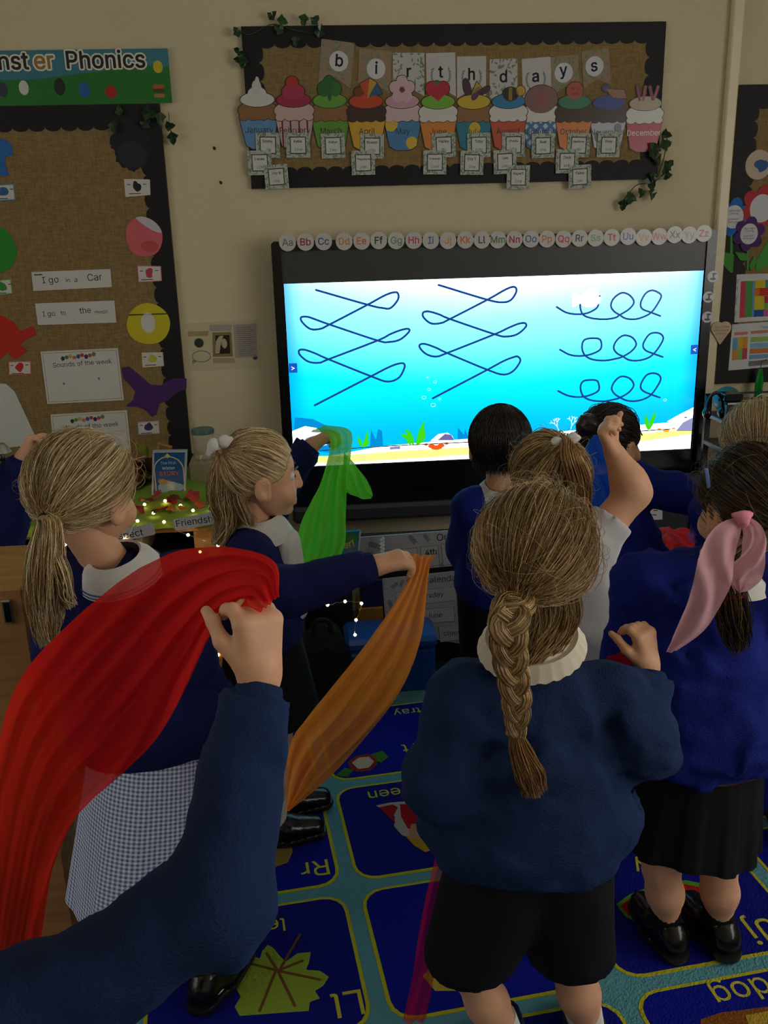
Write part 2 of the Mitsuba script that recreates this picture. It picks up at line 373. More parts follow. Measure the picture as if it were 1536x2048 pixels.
for t, p, h in (('I go', (-0.8662, 1.3318), .021), ('in', (-0.7899, 1.3327), .014), ('a', (-0.7621, 1.3334), .016), ('Car', (-0.7196, 1.3353), .022)):
    put('lettering', rows(t, h, p, FACE - .0008, .04, .0003), 'paper', k, ink)
put('print', slab(rect(*(-0.8885, 1.3582), *(-0.8622, 1.3622)), FACE - .0008, .0003), 'paper', k, ink)
k, q = card('sentence_strip', 'white paper strip with the handwriting I go to the moon', [(-0.8992, 1.268), (-0.6387, 1.2693), (-0.6402, 1.1967), (-0.8989, 1.1974)], 'handwritten strips on the left board', cat='paper strip')
for t, p, h in (('I go', (-0.8789, 1.2247), .016), ('to', (-0.8195, 1.2277), .014), ('the', (-0.7568, 1.2305), .019), ('moon', (-0.7078, 1.2272), .012)):
    put('lettering', rows(t, h, p, FACE - .0008, .04, .0003), 'paper', k, ink)
def week(label, text, corners, tpos, dots, ang):
    k, q = card('word_sheet', label, corners, 'titled sheets on the left board', cat='poster')
    put('ruled_edge', slab(q.buffer(-.006).difference(q.buffer(-.0072)), FACE - .0008, .0002), 'paper', k, rgb(110, 110, 112))
    put('lettering', rows(text, .0155, tpos, FACE - .0008, ang, .0003), 'paper', k, ink)
    cols = [rgb(48, 70, 48), rgb(80, 130, 70), rgb(180, 174, 80), rgb(196, 110, 110), rgb(50, 96, 140), rgb(190, 60, 60), rgb(60, 44, 84), rgb(180, 70, 60), rgb(110, 120, 80)]
    for i, c in enumerate(cols):
        put('spot', slab(disc((dots[0] + .013 * i, dots[1] + .003 * (i % 3) + i * .0006), .0065, .0075 - .001 * (i % 2), 16), FACE - .0008, .0003), 'paper', k, c)
    return k
wk = week('white sheet headed Sounds of the week on the left board', 'Sounds of the week', [(-0.9026, 1.1091), (-0.6446, 1.1114), (-0.6439, 0.9327), (-0.9031, 0.9296)], (-0.8684, 1.0537), (-0.8314, 1.0829), .035)
for p in ((-0.8389, 0.9978), (-0.7198, 1.0103)):
    put('mark', slab(wobble(p, .004, .004, 12), FACE - .0008, .0003), 'paper', wk, rgb(120, 120, 120))
week('white sheet headed Words of the week above the ponytailed head', 'Words of the week', [(-0.8979, 0.8927), (-0.6375, 0.8973), (-0.6401, 0.6454), (-0.9063, 0.6438)], (-0.8594, 0.8364), (-0.8267, 0.8667), .035)

# the laminated sheet on the wall between board and screen
k = thing('laminated_poster', 'laminated history sheet with a framed portrait on the wall left of the screen', 'poster')
c0 = (-0.4241, 1.0194); c1 = (-0.1576, 1.1885)
put('sheet', slab(P([(-0.4128, 1.1839), (-0.166, 1.1888), (-0.1668, 1.0215), (-0.4172, 1.0208)]), WALL, .001), 'laminate', k, rgb(196, 186, 156))
yy = WALL - .001
put('tag', slab(P([(-0.4085, 1.1569), (-0.3378, 1.156), (-0.3392, 1.1392), (-0.4083, 1.14)]), yy, .0003), 'laminate', k, rgb(168, 144, 108))
put('badge', slab(disc((-0.3732, 1.1167), .016), yy, .0003), 'laminate', k, rgb(52, 56, 50))
bub = disc((-0.3686, 1.0705), .032, .02).union(P([(-0.4003, 1.058), (-0.387, 1.0541), (-0.4013, 1.0461)]))
put('speech_bubble', slab(bub.difference(bub.buffer(-.0018)), yy, .0003), 'laminate', k, rgb(50, 52, 44))
put('caption', slab(P([(-0.3328, 1.1761), (-0.2568, 1.1751), (-0.2585, 1.1532), (-0.3345, 1.1542)]), yy, .0003), 'laminate', k, rgb(160, 158, 150))
put('portrait_frame', slab(P([(-0.3247, 1.1505), (-0.2604, 1.1499), (-0.2615, 1.0665), (-0.3297, 1.0674)]), yy, .0003), 'laminate', k, rgb(132, 116, 78))
put('portrait', slab(P([(-0.3154, 1.1401), (-0.2679, 1.1401), (-0.2693, 1.0771), (-0.3068, 1.0768), (-0.3187, 1.0772)]), yy - .0003, .0003), 'laminate', k, rgb(44, 40, 36))
put('portrait_veil', slab(P([(-0.3203, 1.079), (-0.3153, 1.1197), (-0.302, 1.1379), (-0.2884, 1.1391), (-0.2992, 1.1089), (-0.3067, 1.0785)]), yy - .0006, .0003), 'laminate', k, rgb(180, 172, 150))
put('portrait_face', slab(disc((-0.2871, 1.1119), .0095, .017), yy - .0006, .0003), 'laminate', k, rgb(186, 170, 140))
put('text_block', slab(P([(-0.2519, 1.1732), (-0.1737, 1.1756), (-0.1762, 1.0616), (-0.2534, 1.0611)]), yy, .0003), 'laminate', k, rgb(162, 154, 146))
put('text_line', slab(unary_union([rect((-0.2412, 1.1577)[0], z, (-0.1819, 1.1556)[0] - .006 * (i % 3), z + .0018) for i, z in enumerate(np.linspace((-0.2186, 1.0683)[1], (-0.2119, 1.1634)[1], 15))]), yy - .0003, .0002), 'laminate', k, rgb(110, 108, 106))
put('caption', slab(P([(-0.3301, 1.0622), (-0.2568, 1.0612), (-0.2563, 1.044), (-0.3298, 1.045)]), yy, .0003), 'laminate', k, rgb(166, 152, 120))
put('badge', slab(disc((-0.1849, 1.0602), .0085), yy, .0003), 'laminate', k, rgb(40, 76, 100))

# little nails left in the wall
for p, w_ in (((-0.2707, 1.7389), 'upper'), ((-0.2582, 1.6336), 'lower')):
    put('wall_plug', slab(wobble(p, .005, .005, 10, .2), WALL, .003), 'plastic', color=rgb(30, 30, 30), label=f'{w_} of two tiny dark plugs in the bare wall left of the birthday board', cat='wall plug', group='plugs in the bare wall')

# ------------------------------------------------------------------ birthday board: bunting, cupcakes, name cards
def leaf_sprigs(k, q, n, seed, y, s=.006):
    r = np.random.default_rng(seed)
    x0, z0, x1, z1 = q.bounds
    ls = []
    while len(ls) < n:
        p = (r.uniform(x0, x1), r.uniform(z0, z1))
        if q.contains(sg.Point(p)):
            ls.append(sa.rotate(disc(p, s, s * .38, 8), r.uniform(0, 180)))
    put('leaf_print', slab(unary_union(ls).intersection(q), y, .0002), 'paper', k, rgb(112, 132, 112), kind='stuff')
for i, (ch, cx, top, w, hang, fill, a) in enumerate([('b', 676, 82, 64, 80, 0, -9), ('i', 751, 100, 64, 75, 1, -5), ('r', 817, 106, 62, 76, 2, -1), ('t', 881, 106, 58, 78, 3, 1), ('h', 943, 113, 58, 74, 3, 0),
        ('d', 1007, 118, 56, 74, 2, 1), ('a', 1072, 116, 58, 76, 3, 4), ('y', 1128, 112, 56, 68, 0, 6), ('s', 1190, 100, 56, 66, 1, 8)]):
    k = thing('bunting_flag', f'bunting flag with the letter {ch} on the birthday board', 'bunting flag', 'letter flags spelling birthdays')
    m = 1 / 612.
    x, z = {676: (0.1422, 2.0462), 751: (0.2603, 2.019), 817: (0.3656, 2.009), 881: (0.4686, 2.0077), 943: (0.5688, 1.9963), 1007: (0.6731, 1.9876), 1072: (0.7794, 1.9892), 1128: (0.8713, 1.9939), 1190: (0.973, 2.0102)}[cx]
    hw, hh = w * m / 2, hang * m * 1.02
    q = sg.Polygon([(x - hw, z), (x + hw, z), (x + hw, z - hh), (x, z - hh * .8), (x - hw, z - hh)])
    q = sa.rotate(q, a * .8, origin=(x, z))
    yf = PANEL - .004
    put('sheet', slab(q, yf + .003, .001), 'paper', k, (rgb(150, 134, 112), rgb(152, 130, 108), rgb(188, 186, 186), rgb(192, 190, 190))[fill])
    yf = yf + .002
    d = disc((x, z - hh * .45), .02)
    if fill in (0, 1):
        put('medallion', slab(disc((x, z - hh * .44), .03), yf, .0004), 'paper', k, rgb(204, 204, 208))
        yf -= .0004
        leaf_sprigs(k, q.difference(disc((x, z - hh * .44), .03)), 30, i, yf + .0004)
    elif fill == 2:
        leaf_sprigs(k, q.difference(disc((x, z - hh * .45), .024)), 60, i, yf)
    else:
        wr = [sa.rotate(disc((x + .03 * math.cos(t), z - hh * .5 + .034 * math.sin(t)), .0065, .0024, 8), math.degrees(t) + 60) for t in np.linspace(2.6, 6.8, 17)]
        put('wreath', slab(unary_union(wr), yf, .0003), 'paper', k, rgb(116, 130, 122))
    put('lettering', rows(ch, .034, (x, z - hh * .44 - (.014 if ch not in 'y' else .008)), yf, math.radians(a * .8), .0003, True, True), 'paper', k, rgb(34, 36, 52))

m = 1 / 612.
def cupcake(label, month, cx, cz, wrap, sponge, icing, topper, deco=None, tcol=rgb(40, 40, 44), layer=0):
    """A laminated cupcake cut out of card; (cx, cz) is the middle of the wrapper's upper edge."""
    k = thing('cupcake_cutout', label, 'paper cupcake', 'month cupcakes on the birthday board')
    u = m
    w = P([(cx - 37 * u, cz), (cx + 37 * u, cz), (cx + 27 * u, cz - 50 * u), (cx + 14 * u, cz - 57 * u), (cx - 14 * u, cz - 57 * u), (cx - 27 * u, cz - 50 * u)])
    sp = unary_union([disc((cx, cz + 14 * u), 39 * u, 17 * u, 32)] + [disc((cx + dx * u, cz + 2 * u), 9.5 * u, 6.5 * u, 16) for dx in (-28, -10, 9, 28)])
    ic = disc((cx, cz + 33 * u), 33 * u, 13 * u, 32)
    tops = [(sg_, c_) for sg_, c_ in topper(cx, cz, u)]
    allp = unary_union([w, sp, ic] + [t[0] for t in tops])
    y = FACE - .0005 - .0016 * layer
    put('card', slab(allp.buffer(.0022), y, .0008), 'laminate', k, rgb(44, 38, 36), label='dark outlined card')
    y -= .0008
    put('wrapper', slab(w, y, .0003), 'laminate', k, wrap)
    if deco:
        for q, c in deco(cx, cz, u):
            put('wrapper_pattern', slab(q.intersection(w), y - .0003, .0002), 'laminate', k, c)
    line = rgb(44, 38, 36)
    put('ink_line', slab(sp.buffer(.0018), y - .0003, .0002), 'laminate', k, line)
    put('sponge', slab(sp, y, .0006), 'laminate', k, sponge)
    put('ink_line', slab(ic.buffer(.0018), y - .0006, .0001), 'laminate', k, line)
    put('icing', slab(ic, y - .0006, .0002), 'laminate', k, icing)
    for q, c in tops:
        put('topper', slab(q, y - .0008, .0003), 'laminate', k, c)
    put('lettering', rows(month, .0175, (cx, cz - 27 * u), y - .0005, 0, .0003, True), 'laminate', k, tcol)
def blobs(*bs):
    def fn(cx, cz, u):
        return [(disc((cx + x * u, cz + z * u), rx * u, rz * u, 20), c) for x, z, rx, rz, c in bs]
    return fn
def stripes(cx, cz, u):
    return [(rect(cx + x * u, cz - 60 * u, cx + (x + 3) * u, cz - 4 * u), rgb(84, 40, 48)) for x in (-26, -10, 7, 23)]
def checks(cx, cz, u):
    return [(unary_union([sa.rotate(rect(cx + (i * 10 - 4) * u, cz - (j * 10 + 6) * u, cx + (i * 10 + 4) * u, cz - (j * 10 - 2) * u, ), 45) for i in range(-4, 5) for j in range(7) if (i + j) % 2 == 0]), rgb(176, 190, 206))]
white, tan, dark = rgb(206, 204, 200), rgb(140, 100, 68), rgb(66, 44, 44)
umbrella = lambda cx, cz, u: [(P([(cx + 2 * u, cz + 36 * u), (cx - 12 * u, cz + 64 * u), (cx + 8 * u, cz + 74 * u)]), rgb(190, 80, 40)), (P([(cx + 2 * u, cz + 36 * u), (cx + 8 * u, cz + 74 * u), (cx + 22 * u, cz + 66 * u)]), rgb(190, 150, 60)), (P([(cx + 6 * u, cz + 40 * u), (cx + 22 * u, cz + 66 * u), (cx + 32 * u, cz + 46 * u)]), rgb(50, 90, 130)), (disc((cx - 14 * u, cz + 50 * u), 9 * u), rgb(120, 60, 40))]
butterfly = lambda cx, cz, u: [(sa.rotate(disc((cx - 14 * u, cz + 60 * u), 7 * u, 16 * u), 12), rgb(70, 44, 70)), (sa.rotate(disc((cx + 4 * u, cz + 48 * u), 7 * u, 14 * u), -30), rgb(86, 54, 86)), (P([(cx - 6 * u, cz + 44 * u), (cx + 6 * u, cz + 70 * u), (cx + 16 * u, cz + 58 * u)]), rgb(180, 150, 50)), (sa.rotate(disc((cx + 22 * u, cz + 54 * u), 5 * u, 12 * u), -60), rgb(74, 46, 66))]
heart = lambda cx, cz, u: [(unary_union([disc((cx - 12 * u, cz + 57 * u), 13 * u), disc((cx + 10 * u, cz + 57 * u), 13 * u), P([(cx - 23 * u, cz + 52 * u), (cx + 21 * u, cz + 52 * u), (cx, cz + 34 * u)])]), rgb(176, 40, 62)), (disc((cx - 2 * u, cz + 67 * u), 6 * u, 4 * u), rgb(60, 110, 50))]
flower = lambda cx, cz, u: [(unary_union([disc((cx + 15 * u * math.cos(t), cz + (54 + 15 * math.sin(t)) * u), 11 * u) for t in np.arange(5) * 1.2566 + 1.57]), rgb(206, 172, 184)), (disc((cx, cz + 54 * u), 6 * u), rgb(120, 40, 60))]
horn = lambda cx, cz, u: [(P([(cx - 14 * u, cz + 62 * u), (cx + 8 * u, cz + 42 * u), (cx + 36 * u, cz + 40 * u), (cx + 30 * u, cz + 56 * u), (cx, cz + 58 * u)]), rgb(150, 104, 84)), (disc((cx - 8 * u, cz + 60 * u), 8 * u, 6 * u), rgb(60, 70, 120))]
twists = lambda cx, cz, u: [(sa.rotate(rect(cx + x * u, cz + 38 * u, cx + (x + 5) * u, cz + 66 * u, .001), a), c) for x, a, c in ((-18, 14, rgb(128, 40, 90)), (-6, -8, rgb(160, 60, 80)), (8, 16, rgb(120, 40, 80)), (18, -18, rgb(150, 60, 70)))]
bee = lambda cx, cz, u: [(disc((cx + 4 * u, cz + 46 * u), 16 * u, 13 * u), rgb(40, 36, 34)), (rect(cx + 0 * u, cz + 35 * u, cx + 7 * u, cz + 58 * u), rgb(190, 156, 50)), (disc((cx + 24 * u, cz + 52 * u), 9 * u), rgb(190, 150, 60))]
house = lambda cx, cz, u: [(disc((cx, cz + 38 * u), 33 * u, 26 * u, 28), rgb(128, 92, 92)), (rect(cx - 7 * u, cz + 26 * u, cx + 7 * u, cz + 52 * u), rgb(160, 60, 90))]
for i, (mo, col, p, args) in enumerate([
    ('January', 'blue wrapper and white swirl', (-0.1222, 1.8258), (rgb(94, 140, 186), tan, white, blobs((0, 44, 18, 12, white), (0, 56, 9, 12, rgb(196, 194, 192)), (2, 66, 4, 8, white)))),
    ('February', 'pink striped wrapper and red cherry', (-0.0071, 1.8223), (rgb(192, 160, 166), rgb(196, 170, 166), rgb(160, 44, 76), blobs((0, 48, 22, 14, rgb(170, 54, 86)), (-1, 64, 12, 12, rgb(180, 52, 44))), stripes)),
    ('March', 'green wrapper and clover', (0.1086, 1.8188), (rgb(94, 146, 62), tan, rgb(100, 156, 60), blobs((-11, 54, 12, 14, rgb(42, 104, 52)), (11, 54, 12, 14, rgb(46, 110, 56)), (0, 66, 11, 12, rgb(40, 100, 52)), (0, 44, 4, 12, rgb(42, 96, 50))))),
    ('April', 'yellow wrapper and little umbrella', (0.2252, 1.8152), (rgb(206, 160, 56), dark, rgb(190, 72, 44), umbrella)),
    ('May', 'blue wrapper with yellow dots and blossom', (0.3425, 1.8132), (rgb(70, 128, 176), rgb(204, 178, 182), rgb(198, 150, 166), flower, blobs((-24, -8, 14, 14, rgb(206, 176, 66)), (18, -44, 12, 12, rgb(206, 176, 66))))),
    ('June', 'orange wrapper and red heart', (0.4588, 1.8096), (rgb(204, 128, 62), white, rgb(112, 172, 60), heart)),
    ('July', 'teal wrapper, yellow spot and butterfly', (0.5759, 1.8075), (rgb(38, 118, 142), tan, rgb(196, 168, 54), butterfly, blobs((2, -18, 12, 14, rgb(200, 176, 60))))),
    ('August', 'red wrapper and bee', (0.6904, 1.807), (rgb(186, 82, 62), white, rgb(40, 124, 168), bee)),
    ('September', 'blue checked wrapper and brown dome', (0.7989, 1.8036), (rgb(66, 110, 160), white, rgb(132, 96, 92), house, checks)),
    ('October', 'orange wrapper and pumpkin', (0.9096, 1.8016), (rgb(206, 124, 66), dark, rgb(52, 122, 92), blobs((0, 54, 17, 16, rgb(168, 78, 58)), (-4, 58, 3, 3, rgb(90, 40, 34)), (6, 58, 3, 3, rgb(90, 40, 34)), (1, 48, 8, 2.5, rgb(90, 40, 34))))),
    ('November', 'white wrapper and horn', (1.0261, 1.798), (rgb(176, 180, 190), dark, rgb(44, 66, 140), horn, blobs((-20, -30, 8, 10, rgb(84, 116, 104)), (20, -14, 8, 8, rgb(110, 120, 140))))),
    ('December', 'red wrapper and twisted candles', (1.1486, 1.7928), (rgb(170, 36, 66), white, rgb(170, 156, 136), twists))]):
    cupcake(f'{mo} paper cupcake with {col}', mo, *p, *args, tcol=white if mo == 'December' else rgb(50, 48, 52), layer=i % 2)

cm = (-0.0986, 1.7445)
cards = [('Emmy', '7th', (-0.0971, 1.743), 0), ('Lucas', '11th', (-0.1263, 1.6904), 1), ('Joy B', '15th', (-0.0755, 1.6464), 2), ('Katie', '22nd', (-0.0002, 1.7411), 0), ('Kaitlyn', '19th', (0.1133, 1.7373), 0), ('Rowan', '13th', (0.2406, 1.7333), 0),
    ('Theodore', '18th', (0.2095, 1.6834), 1), ('Harley', '5th', (0.4764, 1.7317), 0), ('Frances', '22nd', (0.4461, 1.6799), 1), ('Toby', '12th', (0.5928, 1.7294), 0), ('Evy T', '23rd', (0.5696, 1.6758), 1), ('Charlie', '13th', (0.7083, 1.7287), 0),
    ('Leo', '14th', (0.6805, 1.6766), 1), ('Rupert', '23rd', (0.7252, 1.6271), 2), ('Axel', '30th', (0.8076, 1.7236), 0), ('Matthew', '5th', (0.9277, 1.7228), 0), ('Zack', '16th', (0.8904, 1.6737), 1), ('Caleb', '28th', (0.9349, 1.624), 2), ('Polly', '17th', (1.0298, 1.7208), 0)]
for i, (n1, n2, p, lay) in enumerate(cards):
    k = thing('birthday_card', f'leaf bordered name card reading {n1} {n2} on the birthday board', 'name card', 'name cards on the birthday board')
    y = FACE - .0052 - .0015 * lay
    q = sa.rotate(rect(p[0] - .0385, p[1] - .0375, p[0] + .0385, p[1] + .0375), (i * 37 % 5) - 2)
    put('sheet', slab(q, y, .0010), 'paper', k, rgb(176, 180, 174))
    fr = sa.rotate(rect(p[0] - .0265, p[1] - .0265, p[0] + .0265, p[1] + .0265), (i * 37 % 5) - 2)
    y -= .0010
    leaf_sprigs(k, q.difference(fr), 46, i + 40, y, .0048)
    put('frame', slab(fr.difference(fr.buffer(-.0035)), y, .0004), 'paper', k, rgb(74, 84, 66))
    put('label_panel', slab(fr.buffer(-.0035), y, .0002), 'paper', k, rgb(202, 202, 202))
    put('lettering', trimesh.util.concatenate([rows(n1, .0082 if len(n1) < 7 else .0068, (p[0], p[1] + .008), y - .0002, 0, .0003, True, True), rows(n2, .0078, (p[0], p[1] - .017), y - .0002, 0, .0003, True)]), 'paper', k, rgb(60, 60, 66))

# ---- ivy
def ivy(label, vine, leaves, y=FACE - .006, size=.02, seed=0):
    k = thing('ivy_garland', label, 'ivy')
    r = np.random.default_rng(seed)
    if vine:
        p = spline([(a, y + .002 * math.sin(i * 2.1), b) for i, (a, b) in enumerate(vine)], 6)
        put('vine', tube(p, .0016, 6), 'plastic', k, rgb(52, 70, 40))
    for c in leaves:
        s, a = size * r.uniform(.8, 1.25), r.uniform(0, 6.28)
        o = [(0, -1), (.45, -.75), (1, -.35), (.55, .1), (.5, .55), (0, 1.15), (-.5, .55), (-.55, .1), (-1, -.35), (-.45, -.75)]
        pts = np.array([(x, 0.12 * math.cos(4 * i) - .35 * abs(x) , z) for i, (x, z) in enumerate(o)] + [(0, 0.1, 0)])
        pts = np.vstack([pts, pts + [0, .05, 0]])
        n = len(o)
        f = []
        for i in range(n):
            j = (i + 1) % n
            f += [[i, j, n], [n + 1 + j, n + 1 + i, 2 * n + 1], [i, n + 1 + i, j], [j, n + 1 + i, n + 1 + j]]
        rot = trimesh.transformations.euler_matrix(r.uniform(-.5, .5), a, r.uniform(-.5, .5))[:3, :3]
        v = pts @ rot.T * s + [c[0], y - .006, c[1]]
        g = r.uniform(.8, 1.2)
        put('leaf', (v, f), 'laminate', k, rgb(40 * g, 66 * g, 38 * g))
ivy('ivy garland over the top left corner of the birthday board', [(-0.169, 2.0809), (-0.1327, 2.0664), (-0.0609, 2.0938), (0.0083, 2.0762), (0.0862, 2.064)], [(-0.1727, 2.0725), (-0.1704, 2.0186), (-0.1601, 1.987), (-0.0594, 2.1177), (-0.0293, 2.102), (0.038, 2.1041), (0.0724, 2.1037), (0.0866, 2.0725), (-0.0415, 2.0795), (0.0098, 2.0449), (-0.1691, 1.9928)], seed=1, size=.016)
ivy('ivy sprig trailing below the lower right corner of the birthday board', [(1.2257, 1.7621), (1.2263, 1.7028), (1.2067, 1.6323), (1.1809, 1.601), (1.1295, 1.591), (1.0804, 1.5343)], [(1.2231, 1.7497), (1.2218, 1.7186), (1.2364, 1.6554), (1.2279, 1.627), (1.1869, 1.6168), (1.181, 1.5994), (1.1464, 1.5682), (1.185, 1.564), (1.1092, 1.5497), (1.0876, 1.5309), (1.1936, 1.6752), (1.1814, 1.7037)], y=WALL - .022, seed=2)
ivy('two ivy leaves on the right edge of the left pinboard', [(-0.4039, 1.8469), (-0.4042, 1.8101), (-0.3987, 1.7684)], [(-0.4031, 1.8056), (-0.3985, 1.7698), (-0.4308, 1.8283), (-0.4638, 1.8436), (-0.5565, 1.8539), (-0.5774, 1.8058), (-0.479, 1.8173)], y=WALL - .022, seed=3)
ivy('ivy strand hanging beside the glass jar on the wall', [(-0.4175, 0.6989), (-0.4109, 0.6526), (-0.42, 0.588), (-0.4169, 0.5409)], [(-0.4123, 0.6987), (-0.4014, 0.6816), (-0.4125, 0.6342), (-0.4153, 0.6008), (-0.423, 0.7175)], y=WALL - .012, seed=4, size=.016)

# ------------------------------------------------------------------ right board: flowers, charts, hanging heart
def flower_paper(label, c, rp, cols, leaves, stem, rc=None, lines=2):
    k = thing('paper_flower', label, 'paper flower', 'paper flowers on the right board')
    y = FACE - (.001 if 'purple' not in label else .004)
    if stem:
        put('stem', slab(P(stem), y, .0008), 'paper', k, rgb(78, 150, 72))
    for q in leaves:
        put('leaf', slab(P(q).buffer(.006).buffer(-.004), y + .0004, .0008), 'paper', k, rgb(70, 142, 62))
    for i in range(6):
        a = i * math.pi / 3 + .35
        put('petal', slab(sa.rotate(disc((c[0] + rp * .62 * math.cos(a), c[1] + rp * .62 * math.sin(a)), rp * .42, rp * .36, 20), math.degrees(a)), y - .0008 - .0004 * (i % 2), .0006), 'paper', k, cols)
    put('centre', slab(disc(c, rp * .56, rp * .62, 28), y - .0020, .0006), 'paper', k, rgb(206, 204, 210))
    if lines:
        tx = ['Plant seeds', 'in spring', 'and watch', 'them grow']
        put('lettering', trimesh.util.concatenate([rows(t, .0058, (c[0], c[1] + rp * (.28, .13, -.16, -.31)[i]), y - .0026, 0, .0002, True) for i, t in enumerate(tx)]), 'paper', k, rgb(70, 70, 80))
flower_paper('red paper flower at the right edge behind the blue one', (1.5792, 1.5074), .075, rgb(180, 58, 62), [], None, lines=0)
flower_paper('blue paper flower with a white centre on the right board', (1.4818, 1.482), .062, rgb(40, 106, 182), [[(1.4344, 1.3704), (1.4933, 1.3553), (1.495, 1.296), (1.4797, 1.3049), (1.4478, 1.3397)]], [(1.4764, 1.4226), (1.4854, 1.4224), (1.495, 1.296), (1.4859, 1.2962)])
flower_paper('purple paper flower below the blue and red ones', (1.5408, 1.4242), .056, rgb(76, 44, 108), [[(1.4997, 1.3635), (1.5363, 1.3574), (1.5491, 1.3368), (1.5201, 1.3376)], [(1.5544, 1.3197), (1.5696, 1.3497), (1.579, 1.3274), (1.5597, 1.3025)]], [(1.5387, 1.3708), (1.5459, 1.3706), (1.5524, 1.3027), (1.5451, 1.303)])
flower_paper_leaf = thing('paper_leaf', 'large green paper leaf at the right edge under the flowers', 'paper leaf')
put('blade', slab(P([(1.5852, 1.3018), (1.5855, 1.3357), (1.6222, 1.402), (1.6566, 1.4178), (1.6656, 1.3334), (1.6127, 1.318)]).buffer(.006), FACE, .001), 'paper', flower_paper_leaf, rgb(74, 150, 66))
k = thing('paper_plate', 'pale round paper plate painted with a blue flower, upper right board', 'paper plate')
c = (1.5546, 1.6486)
put('plate', slab(disc(c, .046, .048, 36), FACE, .003), 'paper', k, rgb(196, 178, 160))
put('painting', slab(wobble((c[0] + .01, c[1] - .002), .02, .022, amp=.25, seed=8), FACE - .003, .0003), 'paper', k, rgb(60, 96, 146))
k = thing('chart', 'white timetable sheet with red, green, yellow and blue columns on the right board', 'chart')
put('sheet', slab(P([(1.512, 1.2886), (1.7252, 1.289), (1.734, 1.1272), (1.5179, 1.1223)]), FACE, .0008), 'paper', k, rgb(206, 204, 206))
for q, c in (([(1.5287, 1.2642), (1.5468, 1.2654), (1.5551, 1.1385), (1.535, 1.1375)], rgb(196, 66, 84)), ([(1.5468, 1.2654), (1.5724, 1.2646), (1.5809, 1.1394), (1.5551, 1.1385)], rgb(78, 152, 82)), ([(1.5724, 1.2646), (1.5816, 1.2643), (1.5883, 1.1392), (1.5809, 1.1394)], rgb(100, 150, 200)), ([(1.5814, 1.266), (1.6178, 1.2666), (1.6188, 1.239), (1.5839, 1.2401)], rgb(206, 186, 40)),
        ([(1.6178, 1.2666), (1.6727, 1.2666), (1.6756, 1.239), (1.6206, 1.239)], rgb(60, 150, 150)), ([(1.5821, 1.2402), (1.6004, 1.2396), (1.6013, 1.212), (1.583, 1.2125)], rgb(206, 116, 40)), ([(1.6004, 1.2396), (1.6756, 1.239), (1.6784, 1.2129), (1.6013, 1.212)], rgb(196, 52, 50)), ([(1.583, 1.2125), (1.6198, 1.2114), (1.6227, 1.1643), (1.5859, 1.1638)], rgb(206, 190, 40)),
        ([(1.6198, 1.2114), (1.6786, 1.2112), (1.6814, 1.185), (1.6222, 1.187)], rgb(190, 40, 90)), ([(1.6222, 1.187), (1.6814, 1.185), (1.684, 1.1605), (1.6228, 1.1625)], rgb(110, 170, 80)), ([(1.5859, 1.1638), (1.6227, 1.1643), (1.6233, 1.1397), (1.5864, 1.1392)], rgb(50, 84, 160)), ([(1.6227, 1.1643), (1.6836, 1.164), (1.686, 1.1411), (1.6233, 1.1397)], rgb(200, 80, 150))):
    put('cell', slab(P(q), FACE - .0008, .0003), 'paper', k, c)
for p in ((1.5195, 1.2662), (1.52, 1.2404), (1.5212, 1.2076), (1.5208, 1.192), (1.5223, 1.1554)):
    put('lettering', rows('Mon', .006, p, FACE - .0008, 1.5, .0003, True), 'paper', k, rgb(60, 60, 66))
k = thing('chart', 'white sheet of small coloured picture rows below the timetable', 'chart')
put('sheet', slab(P([(1.5112, 1.1155), (1.7437, 1.1233), (1.7466, 0.962), (1.511, 0.9512)]), FACE, .0008), 'paper', k, rgb(208, 208, 210))
for q, c in (([(1.5211, 1.0869), (1.5709, 1.0887), (1.5719, 1.078), (1.5221, 1.0762)], rgb(206, 130, 110)), ([(1.5173, 1.0675), (1.5358, 1.0686), (1.5377, 1.0276), (1.5192, 1.0265)], rgb(100, 160, 206)), ([(1.5358, 1.0686), (1.5542, 1.0698), (1.5562, 1.0287), (1.5377, 1.0276)], rgb(206, 176, 70)), ([(1.5542, 1.0698), (1.5726, 1.0709), (1.5747, 1.0298), (1.5562, 1.0287)], rgb(206, 146, 66)),
        ([(1.5192, 1.0265), (1.5377, 1.0276), (1.5394, 0.988), (1.5209, 0.9869)], rgb(206, 140, 70)), ([(1.5377, 1.0276), (1.5562, 1.0287), (1.558, 0.9891), (1.5394, 0.988)], rgb(130, 180, 90)), ([(1.5562, 1.0287), (1.5747, 1.0298), (1.5766, 0.9902), (1.558, 0.9891)], rgb(190, 70, 96)),
        ([(1.5819, 1.09), (1.6911, 1.0933), (1.6923, 1.0826), (1.5829, 1.0794)], rgb(196, 130, 110)), ([(1.5841, 1.0669), (1.6936, 1.0701), (1.6955, 1.0522), (1.584, 1.0491)], rgb(150, 186, 100)), ([(1.5843, 1.0455), (1.6959, 1.0486), (1.6978, 1.0306), (1.5842, 1.0277)], rgb(130, 180, 210)), ([(1.5844, 1.0259), (1.698, 1.0288), (1.6999, 1.0108), (1.5842, 1.0079)], rgb(206, 120, 70)), ([(1.5845, 1.0043), (1.7003, 1.0072), (1.7018, 0.9927), (1.5842, 0.9881)], rgb(120, 160, 200)), ([(1.5847, 0.9827), (1.7026, 0.9855), (1.7043, 0.9691), (1.5848, 0.9628)], rgb(120, 120, 116))):
    put('cell', slab(P(q), FACE - .0008, .0003), 'paper', k, c)
put('lettering', rows('Timetable', .009, (1.6166, 1.0959), FACE - .0008, .05, .0003), 'paper', k, rgb(50, 120, 160))
k = thing('hanging_heart', 'pale wooden heart with printed words hanging beside the screen edge', 'heart ornament')
c = (1.4633, 1.0942)
